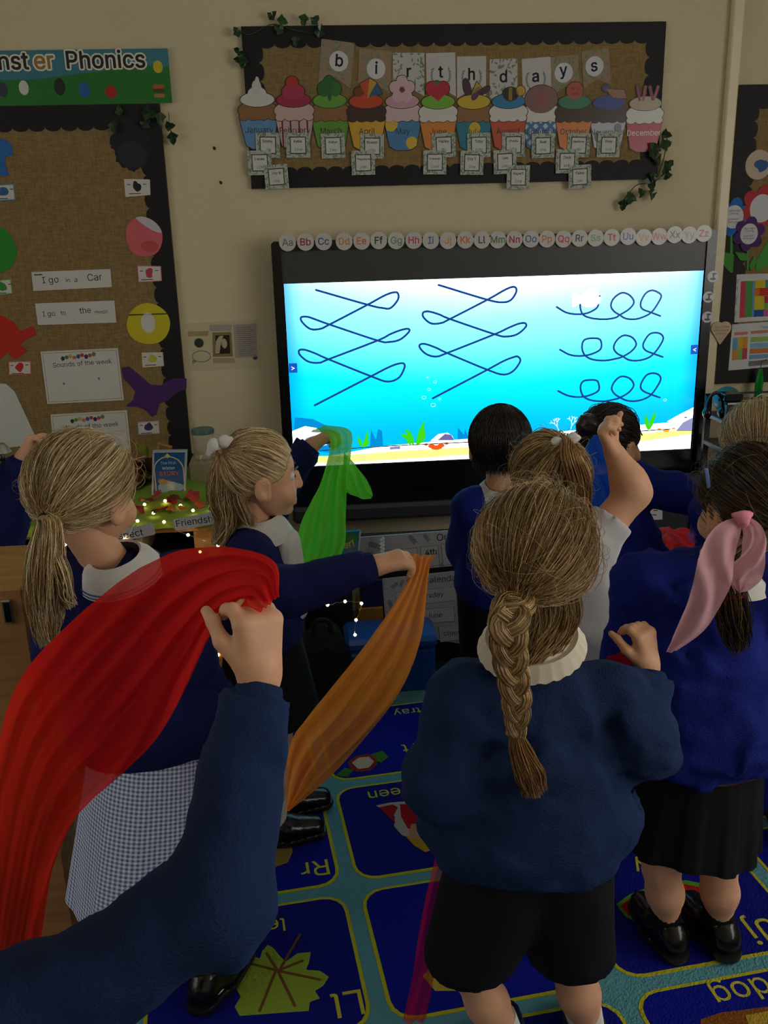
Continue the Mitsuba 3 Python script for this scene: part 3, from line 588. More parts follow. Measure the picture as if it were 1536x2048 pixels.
ht = unary_union([disc((c[0] - .014, c[1] + .012), .02), disc((c[0] + .014, c[1] + .012), .02), P([(c[0] - .033, c[1] + .006), (c[0] + .033, c[1] + .006), (c[0], c[1] - .042)])]).buffer(.003)
put('heart', slab(ht, WALL - .03, .006), 'plastic', k, rgb(196, 170, 140))
put('lettering', trimesh.util.concatenate([rows('Teachers help', .0062, (c[0], c[1] + .014), WALL - .036, 0, .0002, True), rows('children grow', .0062, (c[0], c[1] + .002), WALL - .036, 0, .0002, True), rows('and bloom', .0062, (c[0], c[1] - .01), WALL - .036, 0, .0002, True)]), 'plastic', k, rgb(70, 50, 44))
put('string', tube([(c[0], WALL - .03, c[1] + .03), (c[0] + .003, WALL - .028, c[1] + .09)], .0012, 6), 'plastic', k, rgb(60, 50, 44))
trx = (1.4397, 1.6986)[0]
# ------------------------------------------------------------------ the touch screen
tv = thing('touch_screen', 'large black framed touch screen showing a cyan underwater scene', 'screen')
sx0, sx1 = -.0638, 1.3455
(ax, az), (dx_, dz_) = (-0.0655, 1.3136), (1.3589, 0.7012)
L_, R_ = ((-0.0689, 1.3121)[0] + (-0.0711, 0.6734)[0]) / 2, ((1.353, 1.3094)[0] + (1.3589, 0.7012)[0]) / 2
TOPC = ((-0.0689, 1.3121)[1] + (1.353, 1.3094)[1]) / 2
BOT = ((-0.0711, 0.6734)[1] + (1.3589, 0.7012)[1]) / 2
TOPA = ((-0.066, 1.4183)[1] + (1.3507, 1.4027)[1]) / 2
OT, OB = ((-0.0932, 1.4504)[1] + (1.3877, 1.4389)[1]) / 2, ((-0.0848, 0.5532)[1] + (1.3729, 0.5412)[1]) / 2
OL, OR = L_ - .034, R_ + .036
put('case', box(OL, OR, SCR + .006, WALL - .03, OB, OT, .008), 'gloss_black', tv)
fr = rect(OL, OB, OR, OT, .012).difference(rect(L_ - .003, BOT - .003, R_ + .003, TOPA + .003))
put('bezel', slab(fr, SCR + .006, .012), 'gloss_black', tv)
put('blank_band', slab(rect(L_ - .003, TOPC, R_ + .003, TOPA + .003), SCR + .006, .005), 'plastic', tv, rgb(62, 62, 64), label='grey unlit band above the picture')
put('pen_tray', box(OL + .02, OR - .02, SCR - .03, WALL - .03, OB - .062, OB - .004, .012), 'plastic', tv, rgb(52, 54, 62))
put('wall_bracket', box((L_ + R_) / 2 - .3, (L_ + R_) / 2 + .3, WALL - .03, WALL, OB + .2, OT - .2), 'metal', tv)
S = SCREEN
def glow(c, s=1.0):
    return {'type': 'area', 'sampling_weight': 0.002, 'radiance': {'type': 'rgb', 'value': [S * s * x for x in lin(c)]}}
def sea(p, n, uv):
    """The picture's background: white at the surface, cyan in the middle, blue at depth."""
    v = uv.y
    e = dr.abs(uv.x - .5) * 2
    t1, t2, t3 = smoothstep(1.06, .74, v - .16 * e * e), smoothstep(.84, .40, v - .1 * e * e), smoothstep(.46, .12, v)
    c = mix([1.0, 1.2, 1.2], [.32, 1.02, 1.08], t1)
    c = mix(c, [.0, .76, 1.0], t2)
    c = mix(c, [.0, .44, .88], t3)
    return mix(c, [.0, .26, .95], .75 * smoothstep(.9, 1.02, e)) * S
yS = SCR + .0005
scene[f'{tv}__picture'] = {'type': 'rectangle', 'to_world': T().translate([(L_ + R_) / 2, yS, (TOPC + BOT) / 2]).rotate([1, 0, 0], 90).scale([(R_ - L_) / 2, (TOPC - BOT) / 2, 1]),
    'bsdf': {'type': 'ref', 'id': 'gloss_black'}, 'emitter': {'type': 'area', 'radiance': mikit.proc(sea)}}
def lit(name, poly, layer, col, s=1.0):
    q = poly.intersection(rect(L_, BOT, R_, TOPC))
    if q.area > 1e-8:
        put(name, slab(q, yS - .0003 * layer, .0003), 'gloss_black', tv, emitter=glow(col, s))
def ribbon(pts, w, n=10):
    return sg.LineString(spline(pts, n)).buffer(w, 4)
lit('sand', P([(-0.118, 0.7063), (0.0219, 0.7177), (0.2331, 0.7474), (0.4805, 0.7595), (0.7661, 0.7683), (0.9823, 0.7767), (1.2002, 0.7853), (1.42, 0.7939), (1.4418, 0.5282), (-0.1239, 0.6068)]), 1, rgb(255, 250, 226), 1.25)
lit('sand_ridge', P([(-0.0647, 0.7271), (0.0919, 0.7198), (0.3031, 0.728), (0.5874, 0.7311), (0.875, 0.7416), (1.2023, 0.7524), (1.3766, 0.7593), (1.3777, 0.7446), (1.2039, 0.7267), (0.8759, 0.7124), (0.5876, 0.7038), (0.3025, 0.699), (0.0909, 0.6964), (-0.0661, 0.702)]), 2, rgb(226, 222, 130), 1.0)
lit('sand_shade', P([(-0.0694, 0.704), (0.126, 0.6947), (0.3912, 0.7021), (0.6593, 0.7078), (0.9303, 0.7154), (1.2039, 0.7267), (1.3783, 0.7372), (1.3915, 0.5687), (-0.0729, 0.6408)]), 2, rgb(232, 224, 222), 1.0)
for q in ([(-0.0722, 0.7489), (-0.0573, 0.8631), (0.0025, 0.8553), (0.0445, 0.8323), (0.0768, 0.7778), (0.0575, 0.734)], [(0.1981, 0.749), (0.2033, 0.8077), (0.2197, 0.7713), (0.2278, 0.8101), (0.2416, 0.8024), (0.2437, 0.7487)], [(0.5072, 0.7583), (0.509, 0.803), (0.5303, 0.7752), (0.5338, 0.7966), (0.5481, 0.7564)]):
    lit('far_weed', P(q), 1, rgb(0, 140, 214), .8)
lit('rock', P([(-0.0838, 0.7584), (-0.0702, 0.8163), (-0.0245, 0.8319), (0.0164, 0.823), (0.0428, 0.7935), (0.0483, 0.7612), (-0.0462, 0.7477)]), 3, rgb(240, 240, 252), 1.2)
lit('rock_shade', P([(-0.0456, 0.7602), (-0.0233, 0.7894), (0.0258, 0.8014), (0.0467, 0.7649), (0.0236, 0.7552)]), 4, rgb(170, 170, 214), .8)
lit('rock', P([(0.4097, 0.7591), (0.4382, 0.7829), (0.4718, 0.7868), (0.4895, 0.7735), (0.4947, 0.7588), (0.445, 0.7539)]), 3, rgb(226, 220, 250), 1.0)
lit('rock_shade', P([(0.438, 0.7614), (0.4629, 0.7818), (0.4842, 0.7773), (0.4947, 0.7588)]), 4, rgb(120, 110, 176), .7)
lit('rock', P([(1.2478, 0.7577), (1.2638, 0.7934), (1.3079, 0.8168), (1.3645, 0.8433), (1.3772, 0.7519)]), 3, rgb(250, 250, 255), 1.3)
lit('rock_shade', P([(1.2976, 0.7555), (1.3212, 0.7854), (1.3674, 0.807), (1.3716, 0.7522)]), 4, rgb(150, 150, 196), .8)
lit('rock_spot', disc((1.3291, 0.8032), .006, .002), 4, rgb(120, 120, 170), .8)
def weed(pts, w=.006, c=rgb(60, 205, 20)):
    for a in pts:
        n = spline(a, 8)
        ws = w * np.sin(np.linspace(.35, math.pi, len(n)))
        lit('water_weed', unary_union([sg.Point(q).buffer(max(x, .0008), 4) for q, x in zip(n, ws)]).convex_hull if len(a) < 3 else unary_union([sg.LineString(n[i:i + 2]).buffer(max(ws[i], .0008), 4) for i in range(len(n) - 1)]), 5, c, .9)
weed([[(0.1666, 0.7504), (0.1636, 0.7667), (0.1572, 0.7848)], [(0.1735, 0.7501), (0.1848, 0.7729), (0.1928, 0.8046)], [(0.177, 0.75), (0.1861, 0.7585), (0.1952, 0.7688)]])
weed([[(0.3389, 0.7515), (0.3304, 0.7734), (0.3079, 0.7888)], [(0.3494, 0.751), (0.3394, 0.7802), (0.3258, 0.8058)], [(0.3636, 0.7504), (0.3747, 0.7858), (0.3893, 0.8296)], [(0.3671, 0.7502), (0.3851, 0.7746), (0.3856, 0.8138)]], .008)
weed([[(1.194, 0.7674), (1.187, 0.7931), (1.18, 0.8187)], [(1.1977, 0.7672), (1.2069, 0.7959), (1.2176, 0.8279)]], .007)
weed([[(1.1437, 0.7514), (1.1464, 0.7695), (1.1492, 0.7839)]], .006, rgb(90, 220, 90))
crab = unary_union([disc((0.4148, 0.7409), .012, .007), disc((0.4485, 0.7411), .012, .007), disc((0.4324, 0.7346), .02, .008), disc((0.3954, 0.7471), .006, .004), disc((0.468, 0.7474), .007, .004)])
lit('crab', crab, 5, rgb(240, 90, 30), .8)
lit('crab', unary_union([disc((1.2606, 0.7589), .013, .005), disc((1.2345, 0.7656), .006, .003), disc((1.2877, 0.765), .006, .003)]), 5, rgb(240, 160, 50), .9)
lit('pebble', P([(0.2682, 0.744), (0.3035, 0.746), (0.3033, 0.7352), (0.268, 0.735)]), 5, rgb(150, 150, 190), .7)
r = np.random.default_rng(5)
def coral(c, s, a, depth):
    e = (c[0] + s * math.cos(a), c[1] + s * math.sin(a))
    out = [sg.LineString([c, e]).buffer(.0016, 2)]
    if depth:
        for da in (-.5, .45):
            out += coral(e, s * .75, a + da + r.uniform(-.15, .15), depth - 1)
    return out
lit('coral', unary_union(coral((0.8703, 0.7745), .018, 2.0, 3) + coral((0.9101, 0.7727), .02, 1.3, 3) + coral((0.9389, 0.775), .017, .9, 3)), 5, rgb(200, 222, 240), 1.0)
for p, q in (((0.3904, 0.9141), .006), ((0.4082, 0.9412), .005), ((0.4216, 0.8865), .007), ((0.4445, 0.9066), .004), ((0.4293, 0.9664), .005), ((0.4035, 0.9829), .003), ((1.2495, 0.8697), .005)):
    d = disc(p, q * 1.3, q)
    lit('bubble', d.difference(d.buffer(-.0018)), 5, rgb(180, 250, 250), 1.0)
lit('ledge_line', ribbon([(0.023, 0.7427), (0.2331, 0.7474), (0.4805, 0.7487), (0.7665, 0.7501), (1.0195, 0.7569), (1.275, 0.7638)], .0012), 6, rgb(70, 60, 40), .3)
ribA = [(0.0352, 1.288), (0.2045, 1.2346), (0.2545, 1.2222), (0.2814, 1.2214), (0.3064, 1.2476), (0.3068, 1.2688), (0.2909, 1.2717), (0.2606, 1.2621), (0.2045, 1.2346), (0.0749, 1.174), (0.0442, 1.161), (0.0108, 1.1614), (-0.0148, 1.1837), (-0.0189, 1.2003), (0.0028, 1.2017), (0.0339, 1.1902), (0.0749, 1.174), (0.2347, 1.1151), (0.2727, 1.1087), (0.3112, 1.1157), (0.3406, 1.1389), (0.3408, 1.1498), (0.3186, 1.1481), (0.2793, 1.1353), (0.2347, 1.1151), (0.0665, 1.0582), (0.0339, 1.0477), (-0.0022, 1.0532), (-0.0288, 1.0761), (-0.0305, 1.0921), (-0.0111, 1.0928), (0.0235, 1.0792), (0.0665, 1.0582), (0.209, 0.9949), (0.2634, 0.9747), (0.3033, 0.9855), (0.3238, 1.0187), (0.3215, 1.0341), (0.2992, 1.0333), (0.2646, 1.021), (0.209, 0.9949), (0.0125, 0.9028)]
ribB = [(0.4442, 1.2913), (0.6095, 1.2377), (0.6625, 1.2277), (0.6907, 1.2351), (0.7082, 1.2617), (0.7012, 1.2767), (0.6731, 1.2702), (0.6095, 1.2377), (0.4819, 1.1782), (0.4516, 1.1659), (0.4176, 1.1659), (0.3931, 1.1854), (0.3908, 1.202), (0.4095, 1.2055), (0.4459, 1.1944), (0.4819, 1.1782), (0.6354, 1.1218), (0.6753, 1.1127), (0.7133, 1.119), (0.7423, 1.1424), (0.7403, 1.1551), (0.7179, 1.1542), (0.6818, 1.1412), (0.6354, 1.1218), (0.4716, 1.0642), (0.4353, 1.0537), (0.4044, 1.0608), (0.3823, 1.0794), (0.3774, 1.0948), (0.3963, 1.0975), (0.4338, 1.0834), (0.4716, 1.0642), (0.6113, 1.0016), (0.6666, 0.983), (0.7015, 0.9937), (0.7254, 1.0256), (0.7181, 1.0422), (0.7007, 1.0411), (0.666, 1.0287), (0.6113, 1.0016), (0.4211, 0.9102)]
deep = rgb(14, 62, 142)
lit('drawn_line', ribbon(ribA, .0032), 7, deep, .8)
lit('drawn_line', ribbon(ribB, .0032), 7, deep, .8)
c1 = [(0.8481, 1.2059), (0.8817, 1.1864), (0.9193, 1.1792), (0.9566, 1.1822), (0.9874, 1.1979), (0.9918, 1.2161), (0.9807, 1.2315), (0.9424, 1.2327), (0.9291, 1.2182), (0.9375, 1.1811), (0.9678, 1.165), (1.0171, 1.1591), (1.0537, 1.1629), (1.0691, 1.1716), (1.1014, 1.1907), (1.1167, 1.2137), (1.0988, 1.2377), (1.0713, 1.2452), (1.0452, 1.2277), (1.0368, 1.2046), (1.0473, 1.1858), (1.0691, 1.1716), (1.0908, 1.1591), (1.1227, 1.1555), (1.1522, 1.1621), (1.1796, 1.1763), (1.2006, 1.2051), (1.2113, 1.2307), (1.1963, 1.2446), (1.175, 1.2502), (1.1546, 1.2392), (1.1406, 1.2096), (1.148, 1.1892), (1.1796, 1.1763), (1.2121, 1.1634)]
c2 = [(0.8643, 1.0608), (0.8971, 1.0432), (0.9308, 1.0368), (0.9713, 1.0405), (1.0059, 1.0564), (1.0083, 1.082), (0.9954, 1.0945), (0.9585, 1.0949), (0.9439, 1.0844), (0.9422, 1.0605), (0.9537, 1.0377), (0.9809, 1.0228), (1.0237, 1.0177), (1.0625, 1.0223), (1.088, 1.0292), (1.1181, 1.0471), (1.1328, 1.0698), (1.1173, 1.0935), (1.0868, 1.1015), (1.0629, 1.0852), (1.0535, 1.0615), (1.0651, 1.0421), (1.088, 1.0292), (1.1109, 1.0162), (1.1432, 1.0132), (1.175, 1.0198), (1.1973, 1.0346), (1.2171, 1.0607), (1.2279, 1.0861), (1.2179, 1.1019), (1.1963, 1.107), (1.1754, 1.1), (1.1577, 1.0697), (1.1661, 1.0487), (1.1973, 1.0346), (1.2303, 1.0221)]
c3 = [(0.8623, 0.9175), (0.8967, 0.9002), (0.9327, 0.8934), (0.9719, 0.8971), (1.0053, 0.9126), (1.006, 0.9364), (0.9947, 0.95), (0.9572, 0.9506), (0.9434, 0.9389), (0.9425, 0.9178), (0.9541, 0.8943), (0.9816, 0.8799), (1.0249, 0.8745), (1.0625, 0.8792), (1.0856, 0.8854), (1.1171, 0.9036), (1.132, 0.9278), (1.1163, 0.9513), (1.0854, 0.9596), (1.0629, 0.9429), (1.0534, 0.9186), (1.0652, 0.8986), (1.0856, 0.8854), (1.1097, 0.8737), (1.1424, 0.8705), (1.1746, 0.8772), (1.1973, 0.8914), (1.2173, 0.919), (1.2282, 0.9451), (1.2181, 0.9614), (1.1944, 0.9667), (1.1734, 0.9578), (1.1572, 0.9268), (1.1656, 0.9069), (1.1973, 0.8914), (1.2289, 0.8794)]
for c in (c1, c2, c3):
    lit('drawn_line', ribbon(c, .0030), 7, deep, .8)
fx = (0.9634, 1.2287)
lit('fish', unary_union([disc(fx, .032, .022), P([(fx[0] - .02, fx[1]), (fx[0] - .056, fx[1] + .02), (fx[0] - .056, fx[1] - .02)]), disc((fx[0] + .008, fx[1] + .02), .012, .012)]).buffer(.006), 8, rgb(255, 255, 255), 1.6)
lit('fish_eye', disc((0.996, 1.2376), .0028), 9, rgb(20, 40, 60), .3)
for cx, s in ((-0.0547, 1.0333), '>'), ((1.3436, 1.0439), '<'):
    lit('side_tab', rect(cx[0] - .014, cx[1] - .016, cx[0] + .014, cx[1] + .016, .002), 7, rgb(20, 84, 190), .8)
    put('arrow', rows(s, .016, (cx[0], cx[1] - .007), yS - .0024, 0, .0003, True, True), 'gloss_black', f'{tv}__side_tab' if s == '>' else f'{tv}__side_tab_001', emitter=glow(rgb(230, 240, 255)))
put('maker_mark', rows('Screen', .011, (0, 0), 0), 'plastic', tv, rgb(90, 90, 90)) if False else None

# letter discs along the top of the screen
cols = [rgb(120, 132, 110), rgb(150, 50, 90), rgb(60, 100, 150), rgb(206, 140, 70), rgb(206, 120, 80), rgb(50, 56, 80), rgb(110, 150, 120), rgb(190, 70, 100), rgb(70, 110, 150), rgb(206, 140, 80), rgb(206, 110, 60), rgb(90, 70, 110), rgb(90, 130, 96), rgb(160, 50, 84)]
cols2 = [rgb(80, 110, 150), rgb(206, 130, 80), rgb(190, 80, 90), rgb(70, 70, 96), rgb(120, 170, 120), rgb(180, 50, 60), rgb(70, 110, 170), rgb(206, 150, 100), rgb(200, 120, 80), rgb(110, 100, 130), rgb(130, 170, 120), rgb(190, 60, 90)]
dpos = [(-0.05, 1.4414), (0.0084, 1.4413), (0.067, 1.4413), (0.1339, 1.4394), (0.1912, 1.4394), (0.2471, 1.4395), (0.3047, 1.4379), (0.3625, 1.4371), (0.4188, 1.4348), (0.4761, 1.4332), (0.5336, 1.4332), (0.5887, 1.4317), (0.6423, 1.431), (0.6978, 1.4303), (0.7533, 1.4304), (0.8074, 1.4289), (0.8634, 1.4274), (0.9176, 1.4283), (0.9721, 1.4276), (1.0268, 1.4277), (1.0831, 1.4294), (1.1366, 1.4247), (1.1898, 1.4265), (1.243, 1.4307), (1.2932, 1.4285), (1.3432, 1.432)]
for i, (p, c) in enumerate(zip(dpos, cols + cols2)):
    ch = chr(65 + i) + chr(97 + i)
    k = thing('letter_disc', f'round white letter disc reading {ch} along the top of the screen', 'letter disc', 'alphabet discs on the screen frame')
    put('disc', slab(disc(p, .0275, n=32), SCR - .006, .0015), 'laminate', k, rgb(196, 194, 192))
    put('lettering', rows(ch, .0215, (p[0], p[1] - .010), SCR - .0075, 0, .0003, True, True), 'laminate', k, c)
for i, p in enumerate([(1.3862, 1.2902), (1.3759, 1.2221), (1.3778, 1.1544)]):
    k = thing('picture_disc', ('top', 'middle', 'bottom')[i] + ' white picture disc of three on the right frame of the screen', 'picture disc', 'discs on the right screen frame')
    put('disc', slab(disc(p, .019, n=24), SCR - .006, .0012), 'laminate', k, rgb(196, 198, 204))
    put('print', slab(unary_union([disc((p[0], p[1] - .008), .011, .004), disc((p[0] + .002, p[1] + .002), .003, .011), disc((p[0] + .004, p[1] + .009), .009, .003)]), SCR - .0072, .0003), 'laminate', k, rgb(40, 42, 50), kind='stuff')
put('trim_1', box(trx - .018, trx + .018, WALL - .03, WALL, .02, H, .004), 'plastic', color=rgb(226, 214, 182), kind='structure')

# ------------------------------------------------------------------ the alphabet rug (its words face the screen, so they stand on their heads here)
RA, RO, CW, CH = .1113, np.array([.0357, 1.8114]), .4775, .417
ca, sn = math.cos(RA), math.sin(RA)
def on_rug(u, v):
    return RO[0] + ca * u - sn * v, RO[1] + sn * u + ca * v
def rug_uv(p):
    d = np.array(p) - RO
    return ca * d[0] + sn * d[1], -sn * d[0] + ca * d[1]
def flat(poly, z0, th):
    """A flat shape drawn in rug coordinates, lying at height z0."""
    m = trimesh.util.concatenate([trimesh.creation.extrude_polygon(g, th, engine='earcut') for g in polys(poly)])
    v = m.vertices
    x, y = on_rug(v[:, 0], v[:, 1])
    m.vertices = np.stack([x, y, v[:, 2] + z0], 1)
    return m
rug = thing('rug', 'blue alphabet rug with teal lanes, yellow outlines and upside down words', 'rug')
put('base', flat(rect(-2 * CW - .06, -3 * CH - .06, 4 * CW + .06, 2 * CH + .065, .03), 0, .008), 'rug_pile', rug, rgb(92, 150, 162), label='teal lanes of the rug')
for i in range(-2, 4):
    for j in range(-3, 2):
        q = rect(i * CW + .017, j * CH + .017, (i + 1) * CW - .017, (j + 1) * CH - .017, .055)
        c = put('cell', flat(q, .008, .0012), 'rug_pile', rug, rgb(186, 182, 40), label='yellow outlined blue cell')
        put('field', flat(q.buffer(-.0085), .0092, .0008), 'rug_pile', c, rgb(18, 26, 142) if (i + j) % 2 else rgb(20, 24, 126))
def rug_text(t, h, p, col=rgb(196, 188, 60), da=0.0):
    m = meshkit.text_mesh(t, h, .0009)
    v = m.vertices
    v[:, 0] -= (v[:, 0].min() + v[:, 0].max()) / 2
    u0, v0 = rug_uv(p)
    x, y = on_rug(u0 - v[:, 0], v0 - v[:, 1])
    m.vertices = np.stack([x, y, v[:, 2] + .0100], 1)
    put('lettering', m, 'rug_pile', rug, col)
rug_text('leaf', .040, (-0.1647, 1.7225))
rug_text('Ll', .062, (0.0087, 1.5028))
rug_text('Rr', .055, (-0.0504, 1.9132))
rug_text('queen', .040, (0.1772, 2.1933))
rug_text('tray', .036, (0.2535, 2.6192))
rug_text('Tt', .045, (0.2433, 2.4126))
rug_text('jelly', .05, (0.7771, 1.8305))
rug_text('Jj', .066, (0.9161, 1.6022))
rug_text('dog', .052, (0.7987, 1.4409))
def rug_pic(name, pts, col, z=.0100, th=.0009, soft=.003):
    q = sg.Polygon([rug_uv(p) for p in pts]).buffer(soft).buffer(-soft)
    return put(name, flat(q, z, th), 'rug_pile', rug, col)
leaf = [(-0.2328, 1.6055), (-0.2169, 1.6361), (-0.1897, 1.6273), (-0.1677, 1.6107), (-0.1633, 1.6329), (-0.1521, 1.6489), (-0.141, 1.6404), (-0.1254, 1.6144), (-0.1123, 1.5962), (-0.0881, 1.6173), (-0.0592, 1.6183), (-0.0637, 1.5879), (-0.0701, 1.5695), (-0.0409, 1.5635), (-0.0226, 1.5454), (-0.0355, 1.5231), (-0.0521, 1.5121), (-0.0423, 1.4919), (-0.0624, 1.4854), (-0.0646, 1.4634), (-0.122, 1.4648), (-0.2008, 1.4662), (-0.2122, 1.4894), (-0.2018, 1.5133), (-0.2159, 1.5432), (-0.2136, 1.5693)]
rug_pic('leaf_picture', leaf, rgb(142, 166, 58))
for a, b in (((-0.1286, 1.5733), (-0.0414, 1.5395)), ((-0.1286, 1.5733), (-0.0774, 1.595)), ((-0.1286, 1.5733), (-0.1534, 1.6246)), ((-0.1286, 1.5733), (-0.2078, 1.6096)), ((-0.1286, 1.5733), (-0.0924, 1.4787)), ((-0.1328, 1.5738), (-0.1618, 1.4741)), ((-0.1245, 1.5756), (-0.0829, 1.6706))):
    q = sg.LineString([rug_uv(a), rug_uv(b)]).buffer(.003)
    put('leaf_vein', flat(q, .0109, .0005), 'rug_pile', rug, rgb(112, 76, 40))
rug_pic('queen_picture', [(0.1191, 2.1203), (0.1575, 2.129), (0.2252, 2.1298), (0.302, 2.0981), (0.3049, 2.0287), (0.2866, 1.9937), (0.2453, 1.9744), (0.2067, 1.9711), (0.1765, 1.9867), (0.1585, 2.0255), (0.165, 2.0668)], rgb(176, 168, 160))
rug_pic('queen_picture', [(0.1264, 2.1106), (0.1633, 2.1194), (0.1767, 2.1045), (0.1598, 2.0674), (0.1646, 2.0352)], rgb(160, 26, 34), .0109, .0005)
rug_pic('queen_picture', [(0.1833, 2.1169), (0.2901, 2.1084), (0.2977, 2.0508), (0.2756, 2.0073), (0.2348, 1.9918), (0.1922, 2.0132), (0.1807, 2.0649)], rgb(168, 26, 34), .0109, .0005)
rug_pic('queen_picture', [(0.2029, 2.0285), (0.2631, 2.0296), (0.2705, 1.9714), (0.2178, 1.9579), (0.1895, 1.9771)], rgb(190, 140, 120), .0112, .0004)
rug_pic('queen_picture', [(0.1845, 1.9777), (0.2779, 1.9786), (0.2835, 1.9306), (0.2249, 1.9145), (0.203, 1.9401)], rgb(180, 140, 40), .0112, .0004)
rug_pic('fruit_picture', [(0.0543, 2.3372), (0.0793, 2.3682), (0.1134, 2.3746), (0.137, 2.3556), (0.1384, 2.3163), (0.1146, 2.2862), (0.0789, 2.2857), (0.0586, 2.3059)], rgb(130, 44, 40))
rug_pic('fruit_picture', [(0.0657, 2.3332), (0.0874, 2.3566), (0.1167, 2.3582), (0.1293, 2.3304), (0.1128, 2.3016), (0.0811, 2.298)], rgb(196, 176, 160), .0109, .0005)
rug_pic('fruit_picture', [(0.1235, 2.3706), (0.1585, 2.385), (0.1733, 2.3511), (0.149, 2.3227), (0.1355, 2.3348)], rgb(60, 122, 44))
rug_pic('fruit_picture', [(0.0146, 2.2738), (0.0445, 2.3102), (0.0696, 2.2969), (0.0495, 2.2645)], rgb(52, 110, 44))
rug_pic('animal_picture', [(-0.1587, 1.983), (-0.1343, 2.0117), (-0.1088, 1.9968), (-0.1008, 1.9569), (-0.1127, 1.9168), (-0.1464, 1.9024), (-0.1813, 1.9286)], rgb(150, 128, 70))
rug_pic('jelly_picture', [(0.6321, 1.685), (0.6743, 1.7128), (0.7428, 1.7385), (0.8169, 1.7436), (0.8573, 1.7252), (0.8746, 1.683), (0.824, 1.5944), (0.7798, 1.5697), (0.6786, 1.596), (0.6398, 1.6461)], rgb(84, 148, 44))
rug_pic('jelly_picture', [(0.639, 1.6778), (0.6755, 1.7028), (0.7403, 1.7252), (0.8093, 1.7308), (0.845, 1.7131), (0.8607, 1.6781), (0.8158, 1.6014), (0.7803, 1.5815), (0.6871, 1.607), (0.6474, 1.6484)], rgb(176, 28, 30), .0109, .0005)
rug_pic('dog_picture', [(0.691, 1.3589), (0.7361, 1.3706), (0.835, 1.3742), (0.82, 1.2967), (0.6715, 1.3129)], rgb(130, 78, 36))
rug_pic('dog_picture', [(0.7809, 1.3585), (0.845, 1.3658), (0.8309, 1.3181), (0.7746, 1.3243)], rgb(180, 150, 50), .0109, .0005)
rug_pic('monkey_picture', [(0.1703, 1.5265), (0.2129, 1.5694), (0.262, 1.5432), (0.241, 1.4796), (0.1906, 1.4852)], rgb(180, 160, 60))

# ------------------------------------------------------------------ display unit at the left, in front of the pinboard
TOPZ, FY = .625, 2.75
k = thing('shelf_unit', 'low wooden shelf unit with dark open bays under the left pinboard', 'shelf')
xr = (-0.3238, 0.5365)[0]
xs = [-1.75, -1.15, (-0.5631, 0.5499)[0], (-0.3836, 0.5398)[0]]
put('top', box(-1.75, xr, FY, WALL - .02, TOPZ - .025, TOPZ, .003), 'wood', k)
put('side_panel', box(xs[3], xr, FY + .01, WALL - .02, 0, TOPZ - .025), 'wood', k)
for x in xs[:3]:
    put('divider', box(x, x + .022, FY + .01, WALL - .02, 0.04, TOPZ - .025), 'plastic', k, rgb(170, 158, 126))
put('bottom', box(-1.75, xs[3], FY + .01, WALL - .02, .0, .06), 'wood', k)
put('back_panel', box(-1.75, xs[3], WALL - .04, WALL - .02, .06, TOPZ - .025), 'plastic', k, rgb(166, 130, 84))
for n, (a, b) in enumerate(((xs[1] + .04, xs[2] - .02), (xs[2] + .04, xs[3] - .02))):
    kk = thing('storage_tray', ('navy storage tray in the left bay of the shelf unit', 'navy storage tray in the shelf bay under the Friendship sign')[n], 'tray')
    m = box(a, b, FY + .04, WALL - .06, .061, .5, .01)
    put('tub', m, 'plastic', kk, rgb(30, 40, 74))
    put('lip', box(a - .008, b + .008, FY + .03, WALL - .06, .5, .515, .004), 'plastic', kk, rgb(36, 48, 84))
# green cloth with a dark mound
k = thing('display_cloth', 'crumpled green cloth spread over the shelf unit top', 'cloth')
gx, gy = np.meshgrid(np.linspace(-1.7, xr + .004, 90), np.linspace(FY - .012, WALL - .03, 46), indexing='ij')
hz = TOPZ + .003 + .012 * meshkit.fbm(np.stack([gx * 9, gy * 9, gx * 0], -1), 3, 4) + .008 * meshkit.noise(np.stack([gx * 26, gy * 16, gx * 0 + 3], -1))
mx = (-0.4689, 0.7013)[0]
hz = hz + .06 * np.maximum(0, 1 - np.abs(gx - mx) / .2) * np.clip((gy - 2.86) / .2, 0, 1)
drop = np.clip((FY + .004 - gy) / .02, 0, 1)
hz = hz - drop * (.024 + .01 * meshkit.noise(np.stack([gx * 14, gy * 0, gx * 0], -1)))
idx = np.arange(gx.size).reshape(gx.shape)
f = np.stack([idx[:-1, :-1], idx[1:, :-1], idx[1:, 1:], idx[:-1, 1:]], -1).reshape(-1, 4)
put('sheet', (np.stack([gx, gy, hz], -1).reshape(-1, 3), f), 'cotton', k, rgb(120, 150, 50), smooth=True)
def on_top(px, py):
    return px, py
def leaf_mesh(c, s, a, tilt, r):
    n = 10
    t = np.arange(n) * 2 * np.pi / n
    rad = s * (1 + .35 * np.cos(5 * t) * (np.arange(n) % 2 == 0))
    p = np.stack([rad * np.cos(t), .75 * rad * np.sin(t), .25 * s * np.cos(2 * t)], 1)
    p = np.vstack([p, [[0, 0, .12 * s]], p - [0, 0, .0014], [[0, 0, .12 * s - .0014]]])
    f = []
    for i in range(n):
        j = (i + 1) % n
        f += [[i, j, n], [n + 1 + j, n + 1 + i, 2 * n + 1], [j, i, n + 1 + i], [j, n + 1 + i, n + 1 + j]]
    R = trimesh.transformations.euler_matrix(*tilt, a)[:3, :3]
    return trimesh.Trimesh(p @ R.T + c, f, process=False)
r = np.random.default_rng(12)
lnames = ['orange', 'crimson', 'dark russet', 'amber', 'brown', 'pinkish red']
